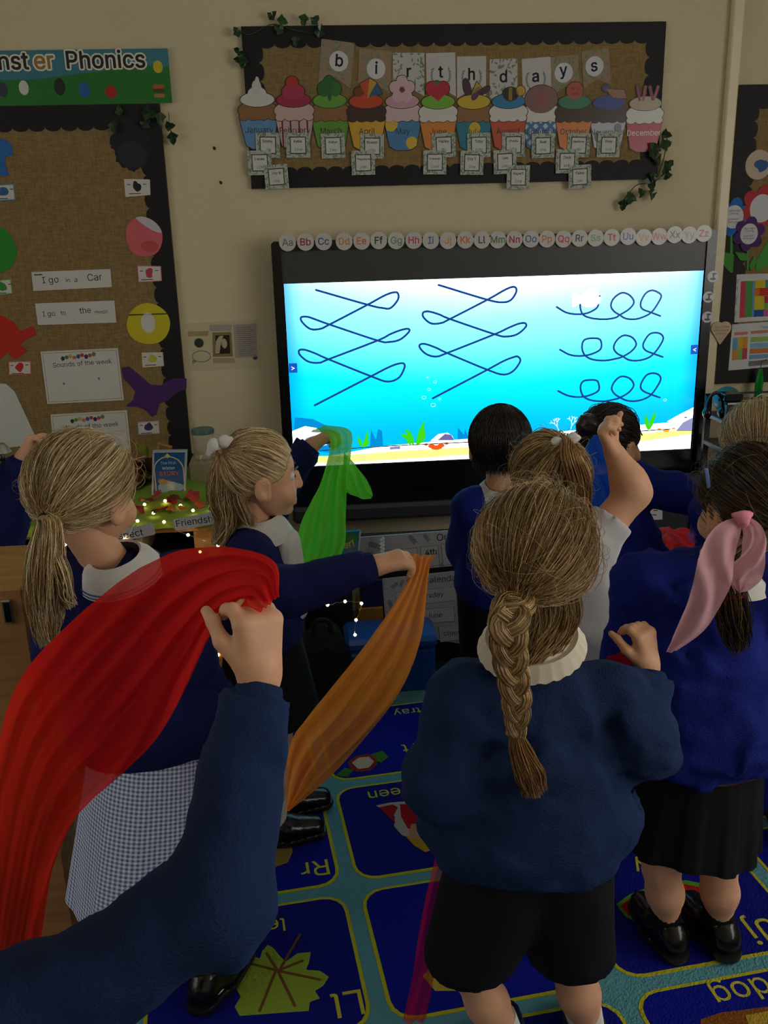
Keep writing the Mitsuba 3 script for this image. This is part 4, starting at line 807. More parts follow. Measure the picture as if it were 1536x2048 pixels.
lplace = ['left of the easel', 'under the easel', 'in front of the easel', 'at the front middle of the cloth', 'near the front edge of the cloth', 'right of the easel', 'far right of the easel', 'beside the ponytailed head', 'left of the two bright bulbs', 'just right of the middle bulb', 'behind the right bulb', 'behind the left bulb', 'half hidden by the ponytailed head', 'at the far left of the cloth']
lcols = [rgb(200, 84, 50), rgb(150, 40, 44), rgb(120, 46, 34), rgb(196, 120, 50), rgb(110, 66, 36), rgb(170, 60, 60)]
lpos = [(-0.4856, 2.86, 0.6448), (-0.4613, 2.9, 0.6414), (-0.4432, 2.88, 0.6381), (-0.4583, 2.84, 0.6396), (-0.4897, 2.8, 0.6423), (-0.3916, 2.9, 0.6361), (-0.3705, 2.88, 0.6344), (-0.5515, 2.82, 0.6409), (-0.5373, 2.88, 0.6447), (-0.419, 2.85, 0.6378), (-0.4112, 2.92, 0.6395), (-0.5196, 2.92, 0.6451), (-0.6106, 2.8, 0.6307), (-0.8989, 2.85, 0.6233)]
for i, p in enumerate(lpos):
    c = (p[0], p[1], TOPZ + .024 + .012 * (i % 3))
    put('autumn_leaf', leaf_mesh(c, r.uniform(.016, .026), r.uniform(0, 6), (r.uniform(-.2, .9), r.uniform(-.4, .4)), r), 'cotton', color=lcols[i % 6], label=f'{lnames[i % 6]} fabric autumn leaf on the green cloth, {lplace[i]}', cat='leaf', group='autumn leaves on the green cloth')
k = thing('leaf_bunch', 'dark red bunch of autumn leaves leaning behind the blue book', 'leaf bunch')
c0 = np.array((-0.574, 3.1, 0.7055))
for i in range(16):
    a, d = r.uniform(0, 6.28), r.uniform(.0, .075)
    put('leaf', leaf_mesh(c0 + [d * math.cos(a), r.uniform(-.03, .03), d * 1.1 * math.sin(a)], r.uniform(.025, .04), a, (1.2 + r.uniform(-.4, .4), r.uniform(-.5, .5)), r), 'cotton', k, [rgb(84, 30, 26), rgb(96, 44, 28), rgb(70, 36, 24), rgb(120, 130, 40)][i % 4 if i != 5 else 3])
put('twig', tube([c0 + [.0, 0, -.05], c0 + [.02, 0, 0], c0 + [.06, -.01, .1], c0 + [.1, -.01, .085]], .006, 8), 'wood', k)
k = thing('picture_book', 'blue picture book with a glittering white edge standing on a small easel', 'book')
yb = 2.98
q = P([(-0.5205, 0.8071), (-0.4101, 0.8036), (-0.4302, 0.65), (-0.5385, 0.659)])
put('cover', slab(q, yb + .018, .018), 'laminate', k, rgb(170, 178, 186), label='silver edged cover')
x0, z0, x1, z1 = q.buffer(-.007).bounds
put('panel', slab(q.buffer(-.006), yb, .0006), 'laminate', k, rgb(36, 84, 140))
cxm, czm = (x0 + x1) / 2, (z0 + z1) / 2
arch = sg.LineString([(cxm + .047 * math.cos(t), czm + .012 + .045 * math.sin(t)) for t in np.linspace(0, math.pi, 24)]).buffer(.002)
put('arch', slab(arch.union(rect(cxm - .049, z0 + .01, cxm - .045, czm + .012)).union(rect(cxm + .045, z0 + .01, cxm + .049, czm + .012)), yb - .0006, .0004), 'laminate', k, rgb(190, 180, 140))
put('star', slab(sa.rotate(rect(cxm - .006, czm + .054, cxm + .006, czm + .066), 45), yb - .001, .0004), 'laminate', k, rgb(200, 190, 90))
for t, z, h, c in (('The First', .032, .009, rgb(150, 170, 200)), ('Winter', .014, .010, rgb(160, 180, 206)), ('STORY', -.006, .014, rgb(190, 90, 60))):
    put('lettering', rows(t, h, (cxm, czm + z), yb - .0006, 0, .0004, True, True), 'laminate', k, c)
put('snow', slab(wobble((cxm, z0 + .024), .044, .02, 30, .1), yb - .0006, .0004), 'laminate', k, rgb(150, 168, 180))
put('orange_patch', slab(wobble((cxm - .022, czm - .026), .018, .008, 24, .2), yb - .001, .0004), 'laminate', k, rgb(180, 140, 80))
e = thing('easel', 'small wooden easel holding the blue picture book', 'easel')
for s in (-1, 1):
    put('leg', tube([(cxm + s * .032, yb - .006, z0 - .06), (cxm + s * .02, yb + .026, z1)], .0045, 6), 'wood', e)
put('ledge', box(cxm - .045, cxm + .045, yb - .016, yb + .02, z0 - .016, z0 - .008, .002), 'wood', e)
put('rear_leg', tube([(cxm, yb + .12, z0 - .055), (cxm, yb + .03, z1 - .01)], .0045, 6), 'wood', e)
def sign(word, label, corners, y, tpos, h, ang):
    k = thing('word_sign', label, 'sign', 'word signs along the shelf unit edge')
    q = P(corners).buffer(-.006).buffer(.006, 6)
    put('card', slab(q, y + .002, .002), 'laminate', k, rgb(196, 198, 204))
    put('lettering', rows(word, h, tpos, y, ang, .0004), 'laminate', k, rgb(36, 38, 52))
sign('Respect', 'white word sign reading Respect, half hidden behind the ponytailed head', [(-0.6655, 0.6129), (-0.4977, 0.6408), (-0.4939, 0.6035), (-0.6653, 0.5758)], 2.73, (-0.6413, 0.589), .0215, .13)
sign('Friendship', 'white word sign reading Friendship on the shelf unit edge', [(-0.4383, 0.6488), (-0.2978, 0.6687), (-0.2962, 0.63), (-0.4327, 0.6115)], 2.73, (-0.43, 0.6243), .0205, .10)
# clear jar with a teal lid on a cream box
k = thing('cream_box', 'cream box between the pinboard edge and the girl with the white bow', 'box')
jx, jz = (-0.3713, 0.7383)
put('carton', box(jx - .05, jx + .045, 3.06, WALL - .03, TOPZ, jz, .004), 'plastic', k, rgb(160, 150, 122))
k = thing('storage_jar', 'clear plastic jar with a teal lid against the bare wall', 'jar')
jt = (-0.3637, 0.8289)[1]
put('jar', lathe([(.0, 0), (.032, 0), (.035, .004), (.037, jt - jz - .004), (.034, jt - jz), (.031, jt - jz), (.034, jt - jz - .006), (.032, .008), (0, .007)], (jx, 3.12, jz), 32), 'jar_glass', k)
put('lid', lathe([(0, .016), (.036, .016), (.039, .012), (.039, 0), (0, 0)], (jx, 3.12, jt), 32), 'plastic', k, rgb(70, 104, 104), smooth=40)
# fairy lights
def fairy(label, pts, wire=True, seed=0):
    k = thing('string_light', label, 'string lights')
    p = np.array(pts)
    if wire:
        q = spline(p, 6)
        put('wire', tube(q + np.random.default_rng(seed).normal(0, .0015, q.shape), .0009, 5), 'metal', k)
    for c in p:
        m = trimesh.creation.icosphere(1, .0052)
        m.apply_translation(c)
        put('bulb', m, 'plastic', k, rgb(255, 220, 150), emitter={'type': 'area', 'sampling_weight': .03, 'radiance': {'type': 'rgb', 'value': [9.0, 6.0, 2.4]}})
fairy('warm string of lights lying among the leaves on the green cloth', [(-0.8694, 2.72, 0.6544), (-0.838, 2.72, 0.6369), (-0.7645, 2.72, 0.5881), (-0.6517, 2.72, 0.5979), (-0.5858, 2.725, 0.5941), (-0.5443, 2.735, 0.6481), (-0.5057, 2.8, 0.6513), (-0.5455, 2.88, 0.6568), (-0.4835, 2.9, 0.6594), (-0.4328, 2.88, 0.6477), (-0.3839, 2.8, 0.6531), (-0.3352, 2.84, 0.6514)])
fairy('warm lights hanging below the Friendship sign down the front of the shelf unit', [(-0.4636, 2.725, 0.6438), (-0.3947, 2.72, 0.5999), (-0.3069, 2.72, 0.5609), (-0.3633, 2.72, 0.5429), (-0.47, 2.72, 0.5391), (-0.5375, 2.72, 0.5592)])
fairy('warm string of lights hanging low beside the navy sweater', [(-0.3562, 2.757, 0.2191), (-0.3449, 2.757, 0.2413), (-0.3407, 2.757, 0.1737), (-0.3563, 2.757, 0.0992), (-0.3504, 2.757, 0.0916), (-0.357, 2.757, 0.2103)])

# wooden cupboard at the left edge
k = thing('cupboard', 'wooden cupboard with a metal slot handle at the left edge of the picture', 'cupboard')
cx1, cz1 = (-0.571, 0.8459)
put('body', box(cx1 - .5, cx1, 1.71, 1.97, 0.0115, cz1, .006), 'wood', k)
hx, hz_ = (-0.6049, 0.7991)
put('handle', box(hx - .009, hx + .009, 1.701, 1.71, hz_ - .026, hz_ + .024, .002), 'metal', k)
put('handle_slot', box(hx - .004, hx + .007, 1.699, 1.702, hz_ - .02, hz_ + .02), 'gloss_black', k)

# ------------------------------------------------------------------ things on the floor under the screen
by = 2.95
k = thing('display_stand', 'black stand leaning boards against the wall under the screen', 'stand')
lx, rx = (0.1409, 0.3482)[0], (0.535, 0.325)[0]
put('back', box(lx, rx, by + .012, by + .03, .008, (0.346, 0.4886)[1], .003), 'plastic', k, rgb(26, 26, 28))
put('foot', box(lx, rx, by + .012, by + .16, 0, .02, .004), 'plastic', k, rgb(26, 26, 28))
def leafy_board(label, corners, y):
    k = thing('display_board', label, 'display board')
    q = P(corners)
    put('board', slab(q, y + .006, .006), 'laminate', k, rgb(176, 178, 178))
    return k, q
def sprig(k, c, a, s, y):
    out = []
    for i in range(6):
        for sd in (-1, 1):
            p = (c[0] + i * s * .46 * math.cos(a), c[1] + i * s * .46 * math.sin(a))
            o = sa.rotate(disc((s * .42, 0), s * .5, s * .11, 10), math.degrees(a) + sd * 48, origin=(0, 0))
            out.append(sa.translate(o, *p))
    put('leaf_print', slab(unary_union(out), y, .0004), 'laminate', k, rgb(84, 98, 92), kind='stuff')
k, q = leafy_board('white leaf edged board headed Our Classroom under the screen', [(0.1353, 0.4823), (0.5516, 0.4918), (0.5558, 0.3644), (0.1409, 0.3482)], by + .005)
y = by + .005 - .0001
for c, a, s in (((0.1718, 0.4588), -.4, .015), ((0.3083, 0.4799), -.9, .013), ((0.3595, 0.4807), -.9, .011), ((0.4133, 0.3616), .5, .011), ((0.1602, 0.4162), -1.0, .013), ((0.1453, 0.3771), .3, .010)):
    sprig(k, c, a, s, y)
put('lettering', rows('Our Classroom', .0245, (0.4021, 0.455), y, .045, .0006), 'laminate', k, rgb(44, 46, 60))
for q4 in ([(0.3452, 0.4365), (0.4071, 0.4403), (0.4134, 0.3653), (0.3511, 0.3615)], [(0.4174, 0.4433), (0.4915, 0.4464), (0.4949, 0.3679), (0.4238, 0.3647)], [(0.2254, 0.4306), (0.3349, 0.4353), (0.3407, 0.3585), (0.2269, 0.3559)]):
    c = put('picture_card', slab(P(q4), y, .001), 'laminate', k, rgb(186, 188, 188))
    put('card_edge', slab(P(q4).difference(P(q4).buffer(-.0016)), y - .001, .0003), 'laminate', c, rgb(96, 98, 104))
put('picture', slab(disc((0.4569, 0.4121), .019), y - .001, .0004), 'laminate', k, rgb(70, 58, 58))
put('picture', rows('4th', .02, (0.362, 0.4047), y - .001, .1, .0004, False, True), 'laminate', k, rgb(60, 60, 66))
k, q = leafy_board('white leaf edged calendar board reading Thursday June under the screen', [(0.2118, 0.3332), (0.5332, 0.3511), (0.5342, 0.0602), (0.2206, 0.1384)], by - .012)
y = by - .012 - .0001
for c, a, s in (((0.2647, 0.3172), -2.4, .010), ((0.2339, 0.2543), -1.3, .011), ((0.2327, 0.2076), -1.4, .010), ((0.2838, 0.3253), -2.0, .009)):
    sprig(k, c, a, s, y)
put('lettering', rows('Our Calendar', .0215, (0.2938, 0.3063), y, .045, .0006), 'laminate', k, rgb(60, 62, 72))
for t, q4, tp in (('Thursday', [(0.2553, 0.2827), (0.4636, 0.2924), (0.4704, 0.2397), (0.261, 0.2264)], (0.3171, 0.2529)), ('June', [(0.2573, 0.2154), (0.4598, 0.2178), (0.4632, 0.1609), (0.263, 0.1585)], (0.3631, 0.1786)), ('cloudy', [(0.4032, 0.1457), (0.5233, 0.1532), (0.5305, 0.0914), (0.4097, 0.0839)], (0.4223, 0.1081)), ('5th', [(0.2698, 0.1504), (0.3786, 0.1548), (0.3851, 0.0971), (0.2757, 0.0966)], (0.3006, 0.1103))):
    c = put('word_card', slab(P(q4), y, .0014), 'laminate', k, rgb(192, 192, 196))
    put('card_edge', slab(P(q4).difference(P(q4).buffer(-.0016)), y - .0014, .0003), 'laminate', c, rgb(110, 112, 118))
    put('lettering', rows(t, .0175, tp, y - .0014, .05, .0005), 'laminate', c, rgb(50, 50, 62))
k = thing('clip', 'white twisted paper clip decoration on top of the classroom board', 'decoration')
p = np.array((0.215, 2.93, 0.4865))
put('coil', tube([p + [.006 * math.sin(t * 3), -.004, -.006 * t] for t in np.linspace(0, 9, 40)], .004, 6), 'paper', k, rgb(226, 226, 228))
k = thing('crate', 'black crate under the world map book', 'crate')
put('body', box((-0.0581, 0.3253)[0], (0.1064, 0.3153)[0], 2.89, 3.02, 0, (0.0325, 0.3234)[1], .005), 'plastic', k, rgb(24, 24, 28))
k = thing('floor_book', 'book with a printed world map behind the green scarf', 'book')
q = P([(-0.0381, 0.5194), (0.1438, 0.5235), (0.1298, 0.4076), (0.1, 0.3248), (-0.048, 0.3247)])
q = P([(-0.0219, 0.515), (0.1438, 0.5235), (0.1204, 0.329), (-0.038, 0.3241)])
put('cover', slab(q, 2.92, .02), 'laminate', k, rgb(30, 112, 140))
put('page_edge', slab(P([(0.1387, 0.522), (0.1438, 0.5235), (0.1221, 0.3289), (0.117, 0.3292)]), 2.9, .0008), 'paper', k, rgb(206, 204, 196))
for c, a, b in (((0.0997, 0.4979), .034, .018), ((0.0456, 0.4727), .026, .02), ((0.0701, 0.4218), .016, .012), ((0.0005, 0.3578), .03, .02)):
    put('land', slab(wobble(c, a, b, 36, .2, 9).intersection(q), 2.9, .0005), 'laminate', k, rgb(46, 130, 56))
put('lettering', rows('Easter!', .024, (0.018, 0.4496), 2.8995, .22, .0006, False, True), 'laminate', k, rgb(196, 190, 70))
put('orange_patch', slab(wobble((-0.0095, 0.4299), .03, .03, 36, .15, 3).intersection(q), 2.8995, .0005), 'laminate', k, rgb(206, 146, 60))
k = thing('floor_box', 'blue lidded plastic box on the floor under the calendar board', 'box')
(xa, za), (xb, zb) = (0.079, 0.1609), (0.3673, 0.2148)
put('tub', box(xa, xb, 2.74, 2.9, 0, zb - .055, .012), 'plastic', k, rgb(24, 76, 160))
put('lid', box(xa - .008, xb + .008, 2.732, 2.908, zb - .055, zb - .012, .014), 'plastic', k, rgb(28, 86, 172))
k = thing('floor_box', 'ochre box behind the black bag under the screen', 'box')
(xa, za), (xb, zb) = (0.1229, 0.1569), (0.2118, 0.2356)
put('carton', box(xa, xb, 2.925, 3.06, 0, zb, .004), 'plastic', k, rgb(150, 108, 34))
k = thing('floor_box', 'navy box on the ochre box under the screen', 'box')
za = zb
(xa, _), (_, zb) = (0.1379, 0.256), (0.2124, 0.3256)
put('carton', box(xa, xb, 2.93, 3.05, za, zb + .01, .004), 'plastic', k, rgb(22, 26, 74))
k = thing('bowl', 'pale round plate on the floor in front of the blue box', 'plate')
p = (0.058, 2.8489)
put('plate', lathe([(0, .012), (.05, .012), (.062, .02), (.064, .018), (.052, .006), (0, 0)], (p[0], p[1], .0005), 40), 'laminate', k, rgb(186, 172, 156), smooth=40)

# ------------------------------------------------------------------ right of the screen
k = thing('trolley', 'black shelved trolley to the right of the screen', 'trolley')
xt, zt = (1.3765, 0.8842)[0], (1.2978, 0.8943)[1]
for z in (zt - .062, zt - .16, zt - .26, zt - .45):
    put('shelf', box(xt, xt + .5, 2.93, 3.11, z - .018, z, .003), 'plastic', k, rgb(24, 26, 28))
put('edge_strip', box(xt, xt + .5, 2.926, 2.93, zt - .006, zt, .001), 'plastic', k, rgb(190, 190, 186))
put('edge_strip', box(xt, xt + .5, 2.926, 2.93, zt - .067, zt - .062, .001), 'plastic', k, rgb(150, 150, 148))
for yy_ in (2.944, 3.0, 3.105):
    put('rail', box(xt, xt + .5, yy_, yy_ + .006, zt - .006, zt, .001), 'plastic', k, rgb(30, 30, 32))
for x in (xt, xt + .48):
    for yy_ in (2.93, 3.09):
        put('post', box(x, x + .02, yy_, yy_ + .02, .03, zt - .006, .002), 'plastic', k, rgb(30, 30, 32))
        put('wheel', lathe([(0, 0), (.012, 0), (.016, .004), (.016, .028), (0, .03)], (x + .01, yy_ + .01, 0), 12), 'gloss_black', k)
p = (1.4324, 3.05, 0.8943)
k = thing('ball', 'teal ball on top of the black trolley', 'ball')
m = trimesh.creation.icosphere(3, .046)
m.apply_translation((p[0], 3.055, zt - .014))
put('shell', m, 'plastic', k, rgb(34, 110, 124), smooth=True)
k = thing('projector_box', 'flat black box in front of the teal ball on the trolley', 'box')
(xa, za), (xb, zb) = (1.374, 0.8994), (1.4382, 0.9153)
put('body', box(xa, xb, 2.945, 3.01, zt, zb + .004, .004), 'gloss_black', k)
k = thing('headphones', 'black headphones beside the teal ball on the trolley', 'headphones')
p = (1.3528, 3, 0.9066)
put('band', tube([(p[0] + .026 * math.cos(t), 2.972, zt - .022 + .05 * math.sin(t)) for t in np.linspace(0, math.pi, 16)], .006, 8), 'gloss_black', k)
for s in (-1, 1):
    m = trimesh.creation.icosphere(2, .02)
    m.apply_scale((.7, 1, 1))
    m.apply_translation((p[0] + s * .026, 2.972, zt - .04))
    put('ear_cup', m, 'gloss_black', k, smooth=True)
k = thing('tassel', 'shiny green tassel hanging from the right pinboard', 'tassel')
p = np.array((1.6151, 3.2, 0.9578))
for i in range(14):
    a = i * 2.4
    put('strand', tube([p + [.004 * math.cos(a), .004 * math.sin(a), 0], p + [.012 * math.cos(a), .006 * math.sin(a), -.05], p + [.010 * math.cos(a + .8), .006 * math.sin(a), -.115]], .0036, 5), 'laminate', k, rgb(10, 110 + 4 * i, 44))
put('cord', tube([p + [0, 0, 0], p + [.006, .01, .025], p + [.03, .02, .03]], .0015, 5), 'plastic', k, rgb(40, 60, 50))
k = thing('drawer_unit', 'low dark drawer unit under the right side of the screen', 'drawer unit')
(xa, za), (xb, zb) = (1.1015, 0.4917), (1.3052, 0.6121)
xb = xt - .012
put('body', box(xa, xb, 2.85, 3.10, .0115, zb, .004), 'plastic', k, rgb(34, 36, 38))
for i in range(2):
    put('drawer_front', box(xa + .008 + (xb - xa) / 2 * i, xa - .004 + (xb - xa) / 2 * (i + 1), 2.842, 2.85, .03, zb - .015, .003), 'plastic', k, rgb(40, 44, 44))
k = thing('paper_note', 'white paper note with short black lines on the dark drawer unit', 'paper note')
q = P([(1.0998, 0.5978), (1.1404, 0.5975), (1.1449, 0.5295), (1.1041, 0.5282)])
put('sheet', slab(q, 2.842, .001), 'paper', k, rgb(190, 192, 196))
put('lettering', slab(unary_union([sa.rotate(rect(x - .009, z - .0015, x + .006, z + .0015), -8) for x, z in ((1.118, 0.5779), (1.1207, 0.5622), (1.1183, 0.5466))]), 2.841, .0004), 'paper', k, rgb(30, 30, 40))
k = thing('cloth_pile', 'heap of red cloth on a low stool under the right of the screen', 'cloth')
p = (1.0786, 2.62, 0.5073)
th, ph = np.meshgrid(np.linspace(0, 2 * np.pi, 65), np.linspace(0, np.pi / 2, 24), indexing='ij')
d = np.stack([np.cos(th) * np.cos(ph), np.sin(th) * np.cos(ph), np.sin(ph)], -1)
rr = .85 + .25 * meshkit.fbm(d * 3, 3, 2) + .12 * np.sin(9 * th + 3 * meshkit.noise(d * 2)) * np.cos(ph)
idx = np.arange(th.size).reshape(th.shape)
f = np.stack([idx[:-1, :-1], idx[1:, :-1], idx[1:, 1:], idx[:-1, 1:]], -1).reshape(-1, 4)
put('cloth', ((d * rr[..., None] * [.16, .13, .12] + [p[0], p[1], p[2] - .06]).reshape(-1, 3), f), 'cotton', k, rgb(170, 26, 30), smooth=True)
k = thing('stool', 'low dark stool under the heap of red cloth', 'stool')
put('seat', box(p[0] - .14, p[0] + .14, p[1] - .11, p[1] + .12, p[2] - .09, p[2] - .06, .006), 'plastic', k, rgb(60, 66, 40))
for sx in (-1, 1):
    for sy in (-1, 1):
        put('leg', tube([(p[0] + sx * .12, p[1] + sy * .095, .0112), (p[0] + sx * .11, p[1] + sy * .085, p[2] - .09)], .012, 8), 'plastic', k, rgb(40, 42, 40))

# ------------------------------------------------------------------ bodies: smooth distance fields turned into meshes
V = lambda *a: np.array(a, float)
def nrm(v):
    v = np.asarray(v, float)
    return v / (np.linalg.norm(v) + 1e-12)

def surface_nets(F, o, h):
    """The zero level of a sampled field as a mesh with one vertex per crossed cell."""
    n = np.array(F.shape)
    ins = F < 0
    offs = np.array([[i, j, k] for i in (0, 1) for j in (0, 1) for k in (0, 1)])
    cnt = sum(ins[a:n[0] - 1 + a, b:n[1] - 1 + b, c:n[2] - 1 + c].astype(np.int8) for a, b, c in offs)
    act = (cnt > 0) & (cnt < 8)
    ids = np.full(act.shape, -1)
    ids[act] = np.arange(act.sum())
    cell = np.argwhere(act)
    val = np.stack([F[tuple((cell + d).T)] for d in offs], 1)
    acc, num = np.zeros((len(cell), 3)), np.zeros(len(cell))
    for a in range(8):
        for b in range(a + 1, 8):
            if np.abs(offs[a] - offs[b]).sum() == 1:
                fa, fb = val[:, a], val[:, b]
                x = (fa < 0) != (fb < 0)
                t = np.where(x, fa / np.where(x, fa - fb, 1), 0)
                acc += x[:, None] * (offs[a] + t[:, None] * (offs[b] - offs[a]))
                num += x
    v = o + h * (cell + acc / num[:, None])
    quads = []
    for ax in range(3):
        e1, e2 = [k for k in range(3) if k != ax]
        s0, s1 = [slice(0, None)] * 3, [slice(0, None)] * 3
        s0[ax], s1[ax] = slice(0, -1), slice(1, None)
        for e in (e1, e2):
            s0[e] = s1[e] = slice(1, -1)
        A, B = ins[tuple(s0)], ins[tuple(s1)]
        for flip, msk in ((False, A & ~B), (True, ~A & B)):
            p = np.argwhere(msk)
            p[:, e1] += 1
            p[:, e2] += 1
            q = []
            for d1, d2 in ((-1, -1), (0, -1), (0, 0), (-1, 0)):
                c = p.copy()
                c[:, e1] += d1
                c[:, e2] += d2
                q.append(ids[tuple(c.T)])
            q = np.stack(q, 1)
            quads.append(q[:, ::-1] if flip != (ax == 1) else q)
    q = np.vstack(quads)
    q = q[(q >= 0).all(1)]
    return trimesh.Trimesh(v, np.vstack([q[:, [0, 1, 2]], q[:, [0, 2, 3]]]), process=False)

def smin(a, b, k):
    t = np.clip(0.5 + 0.5 * (b - a) / k, 0, 1)
    return b * (1 - t) + a * t - k * t * (1 - t)

def cap(p0, p1, r0, r1, s=None, q=1.0, k=None, cut=None):
    """A tapered limb; q widens it along the direction s; cut = (point, normal) removes what lies beyond."""
    return dict(p0=V(*p0), p1=V(*p1), r0=r0, r1=r1, s=None if s is None else nrm(s), q=q, k=k, cut=cut, neg=False)
def ell(c, r, R=None, neg=False, k=None):
    return dict(c=V(*c), r=V(*r), R=np.eye(3) if R is None else R, k=k, neg=neg)

def solid(prims, h, k=0.02, disp=None, cuts=(), smooth_it=0):
    lo, hi = [], []
    for p in prims:
        if 'c' in p:
            e = np.abs(p['R']).T @ p['r']
            lo.append(p['c'] - e)
            hi.append(p['c'] + e)
        else:
            m = max(p['r0'], p['r1']) * max(1, p['q'])
            lo.append(np.minimum(p['p0'], p['p1']) - m)
            hi.append(np.maximum(p['p0'], p['p1']) + m)
    o = np.min(lo, 0) - 3 * h - .02
    n = np.ceil((np.max(hi, 0) + 3 * h + .02 - o) / h).astype(int) + 1
    F = np.full(n, 0.3)
    for p, l, u in zip(prims, lo, hi):
        kk = p['k'] or k
        m = kk + 2.5 * h + .02
        a = np.maximum(np.floor((l - m - o) / h).astype(int), 0)
        b = np.minimum(np.ceil((u + m - o) / h).astype(int) + 1, n)
        g = np.stack(np.meshgrid(*[o[i] + h * np.arange(a[i], b[i]) for i in range(3)], indexing='ij'), -1)
        if 'c' in p:
            w = (g - p['c']) @ p['R'].T
            k0, k1 = np.linalg.norm(w / p['r'], axis=-1), np.linalg.norm(w / p['r'] ** 2, axis=-1)
            d = k0 * (k0 - 1) / np.maximum(k1, 1e-9)
        else:
            ax = p['p1'] - p['p0']
            t = np.clip(((g - p['p0']) @ ax) / max(ax @ ax, 1e-12), 0, 1)
            w = g - p['p0'] - t[..., None] * ax
            if p['s'] is not None and p['q'] != 1:
                w = w + ((w @ p['s']) * (1 / p['q'] - 1))[..., None] * p['s']
            d = np.linalg.norm(w, axis=-1) - (p['r0'] + t * (p['r1'] - p['r0']))
            if p['cut'] is not None:
                d = np.maximum(d, (g - p['cut'][0]) @ p['cut'][1])
        sl = tuple(slice(x, y) for x, y in zip(a, b))
        F[sl] = -smin(-F[sl], d, kk) if p['neg'] else smin(F[sl], d, kk)
    if disp or cuts:
        near = np.abs(F) < .06
        ix = np.argwhere(near)
        g = o + h * ix
        f = F[near]
        if disp:
            f = f + disp(g)
        for c, nn in cuts:
            f = np.maximum(f, (g - c) @ np.asarray(nn))
        F[near] = f
        if cuts:
            ix = np.argwhere(F < 0)
            g = o + h * ix
            out = np.zeros(len(ix), bool)
            for c, nn in cuts:
                out |= (g - c) @ np.asarray(nn) > 0
            F[tuple(ix[out].T)] = .01
    m = surface_nets(F, o, h)
    if smooth_it:
        trimesh.smoothing.filter_taubin(m, iterations=smooth_it)
    return m

def frame(yaw, pitch=0, roll=0):
    """Rows: right, forward, up of a head or body that faces the back wall when yaw is 0; pitch > 0 looks down."""
    a, b, c = np.radians([yaw, pitch, roll])
    f = V(math.sin(a) * math.cos(b), math.cos(a) * math.cos(b), -math.sin(b))
    r = nrm(np.cross(f, [0, 0, 1]))
    u = np.cross(r, f)
    return np.stack([math.cos(c) * r + math.sin(c) * u, f, math.cos(c) * u - math.sin(c) * r])

SKIN = rgb(218, 166, 132)
def head_mesh(c, R, s=1.0):
    P_ = lambda *a: c + s * (np.array(a) @ R)
    E = lambda a, r, **kw: ell(P_(*a), np.array(r) * s, R, **kw)
    L = lambda a, b, r0, r1, **kw: cap(P_(*a), P_(*b), r0 * s, r1 * s, **kw)
    pr = [E((0, -.008, .018), (.071, .088, .080)), E((0, .026, -.034), (.055, .058, .064)), E((0, .060, -.084), (.016, .016, .014)),
          E((.032, .056, -.04), (.024, .022, .024)), E((-.032, .056, -.04), (.024, .022, .024)),
          L((0, .086, .004), (0, .093, -.024), .006, .0085, k=.008), E((.009, .090, -.027), (.007, .007, .006), k=.006), E((-.009, .090, -.027), (.007, .007, .006), k=.006),
          E((.030, .088, .004), (.015, .008, .009), neg=True, k=.01), E((-.030, .088, .004), (.015, .008, .009), neg=True, k=.01),
          L((-.015, .078, -.056), (.015, .078, -.056), .006, .006, k=.006), L((-.013, .077, -.065), (.013, .077, -.065), .0065, .0065, k=.006),
          E((0, .09, -.0605), (.02, .008, .0016), neg=True, k=.003)]
    for sx in (-1, 1):
        pr += [E((sx * .078, -.004, -.012), (.009, .020, .031), k=.006), E((sx * .073, .006, -.03), (.008, .012, .014), k=.006), E((sx * .086, .002, -.010), (.006, .011, .018), neg=True, k=.005)]
    return solid(pr, .0042 * s, .014 * s)

def hand_mesh(w, d, n, side, curl=(60, 75, 45), spread=7, thumb=35, s=1.0):
    """Palm and five fingers. w: wrist, d: towards the fingers, n: the palm's facing, side: +1 if the thumb lies along d x n."""
    d = nrm(d)
    n = nrm(n - d * np.dot(n, d))
    t = np.cross(d, n) * side
    pr = []
    for i, x in enumerate((.018, .006, -.006, -.017)):
        pr.append(cap(w + s * (t * x * .55), w + s * (d * .052 + t * x), .0125 * s, .0095 * s, k=.012 * s))
    fl = (.038, .043, .040, .032)
    for i, x in enumerate((.019, .0065, -.006, -.018)):
        p = w + s * (d * .052 + t * x)
        a = 0
        dd = nrm(d + t * math.tan(math.radians(spread)) * (1.5 - i) / 1.5)
        for j, fr in enumerate((.44, .31, .25)):
            a += curl[j] * (1 + .1 * (i - 1))
            v = math.cos(math.radians(a)) * dd + math.sin(math.radians(a)) * n
            e = p + v * fl[i] * fr * s * 1.12
            pr.append(cap(p, e, (.0074 - .0008 * j) * s, (.0067 - .0008 * j) * s, k=.004 * s))
            p = e
    p = w + s * (d * .014 + t * .017 + n * .004)
    ang = math.radians(thumb)
    v1 = nrm(d * math.cos(ang) + t * math.sin(ang) + n * .45)
    q = p + v1 * .028 * s
    v2 = nrm(d * math.cos(ang * .3) + t * math.sin(ang * .2) + n * .75)
    q2 = q + v2 * .022 * s
    pr += [cap(p, q, .0105 * s, .0085 * s, k=.008 * s), cap(q, q2, .008 * s, .0068 * s, k=.004 * s), cap(q2, q2 + nrm(v2 + n * .4) * .014 * s, .0068 * s, .0055 * s, k=.003 * s)]
    pr.append(cap(w - d * .035 * s, w + d * .005 * s, .0185 * s, .0175 * s, k=.01 * s))
    return solid(pr, .0026 * s, .006 * s)

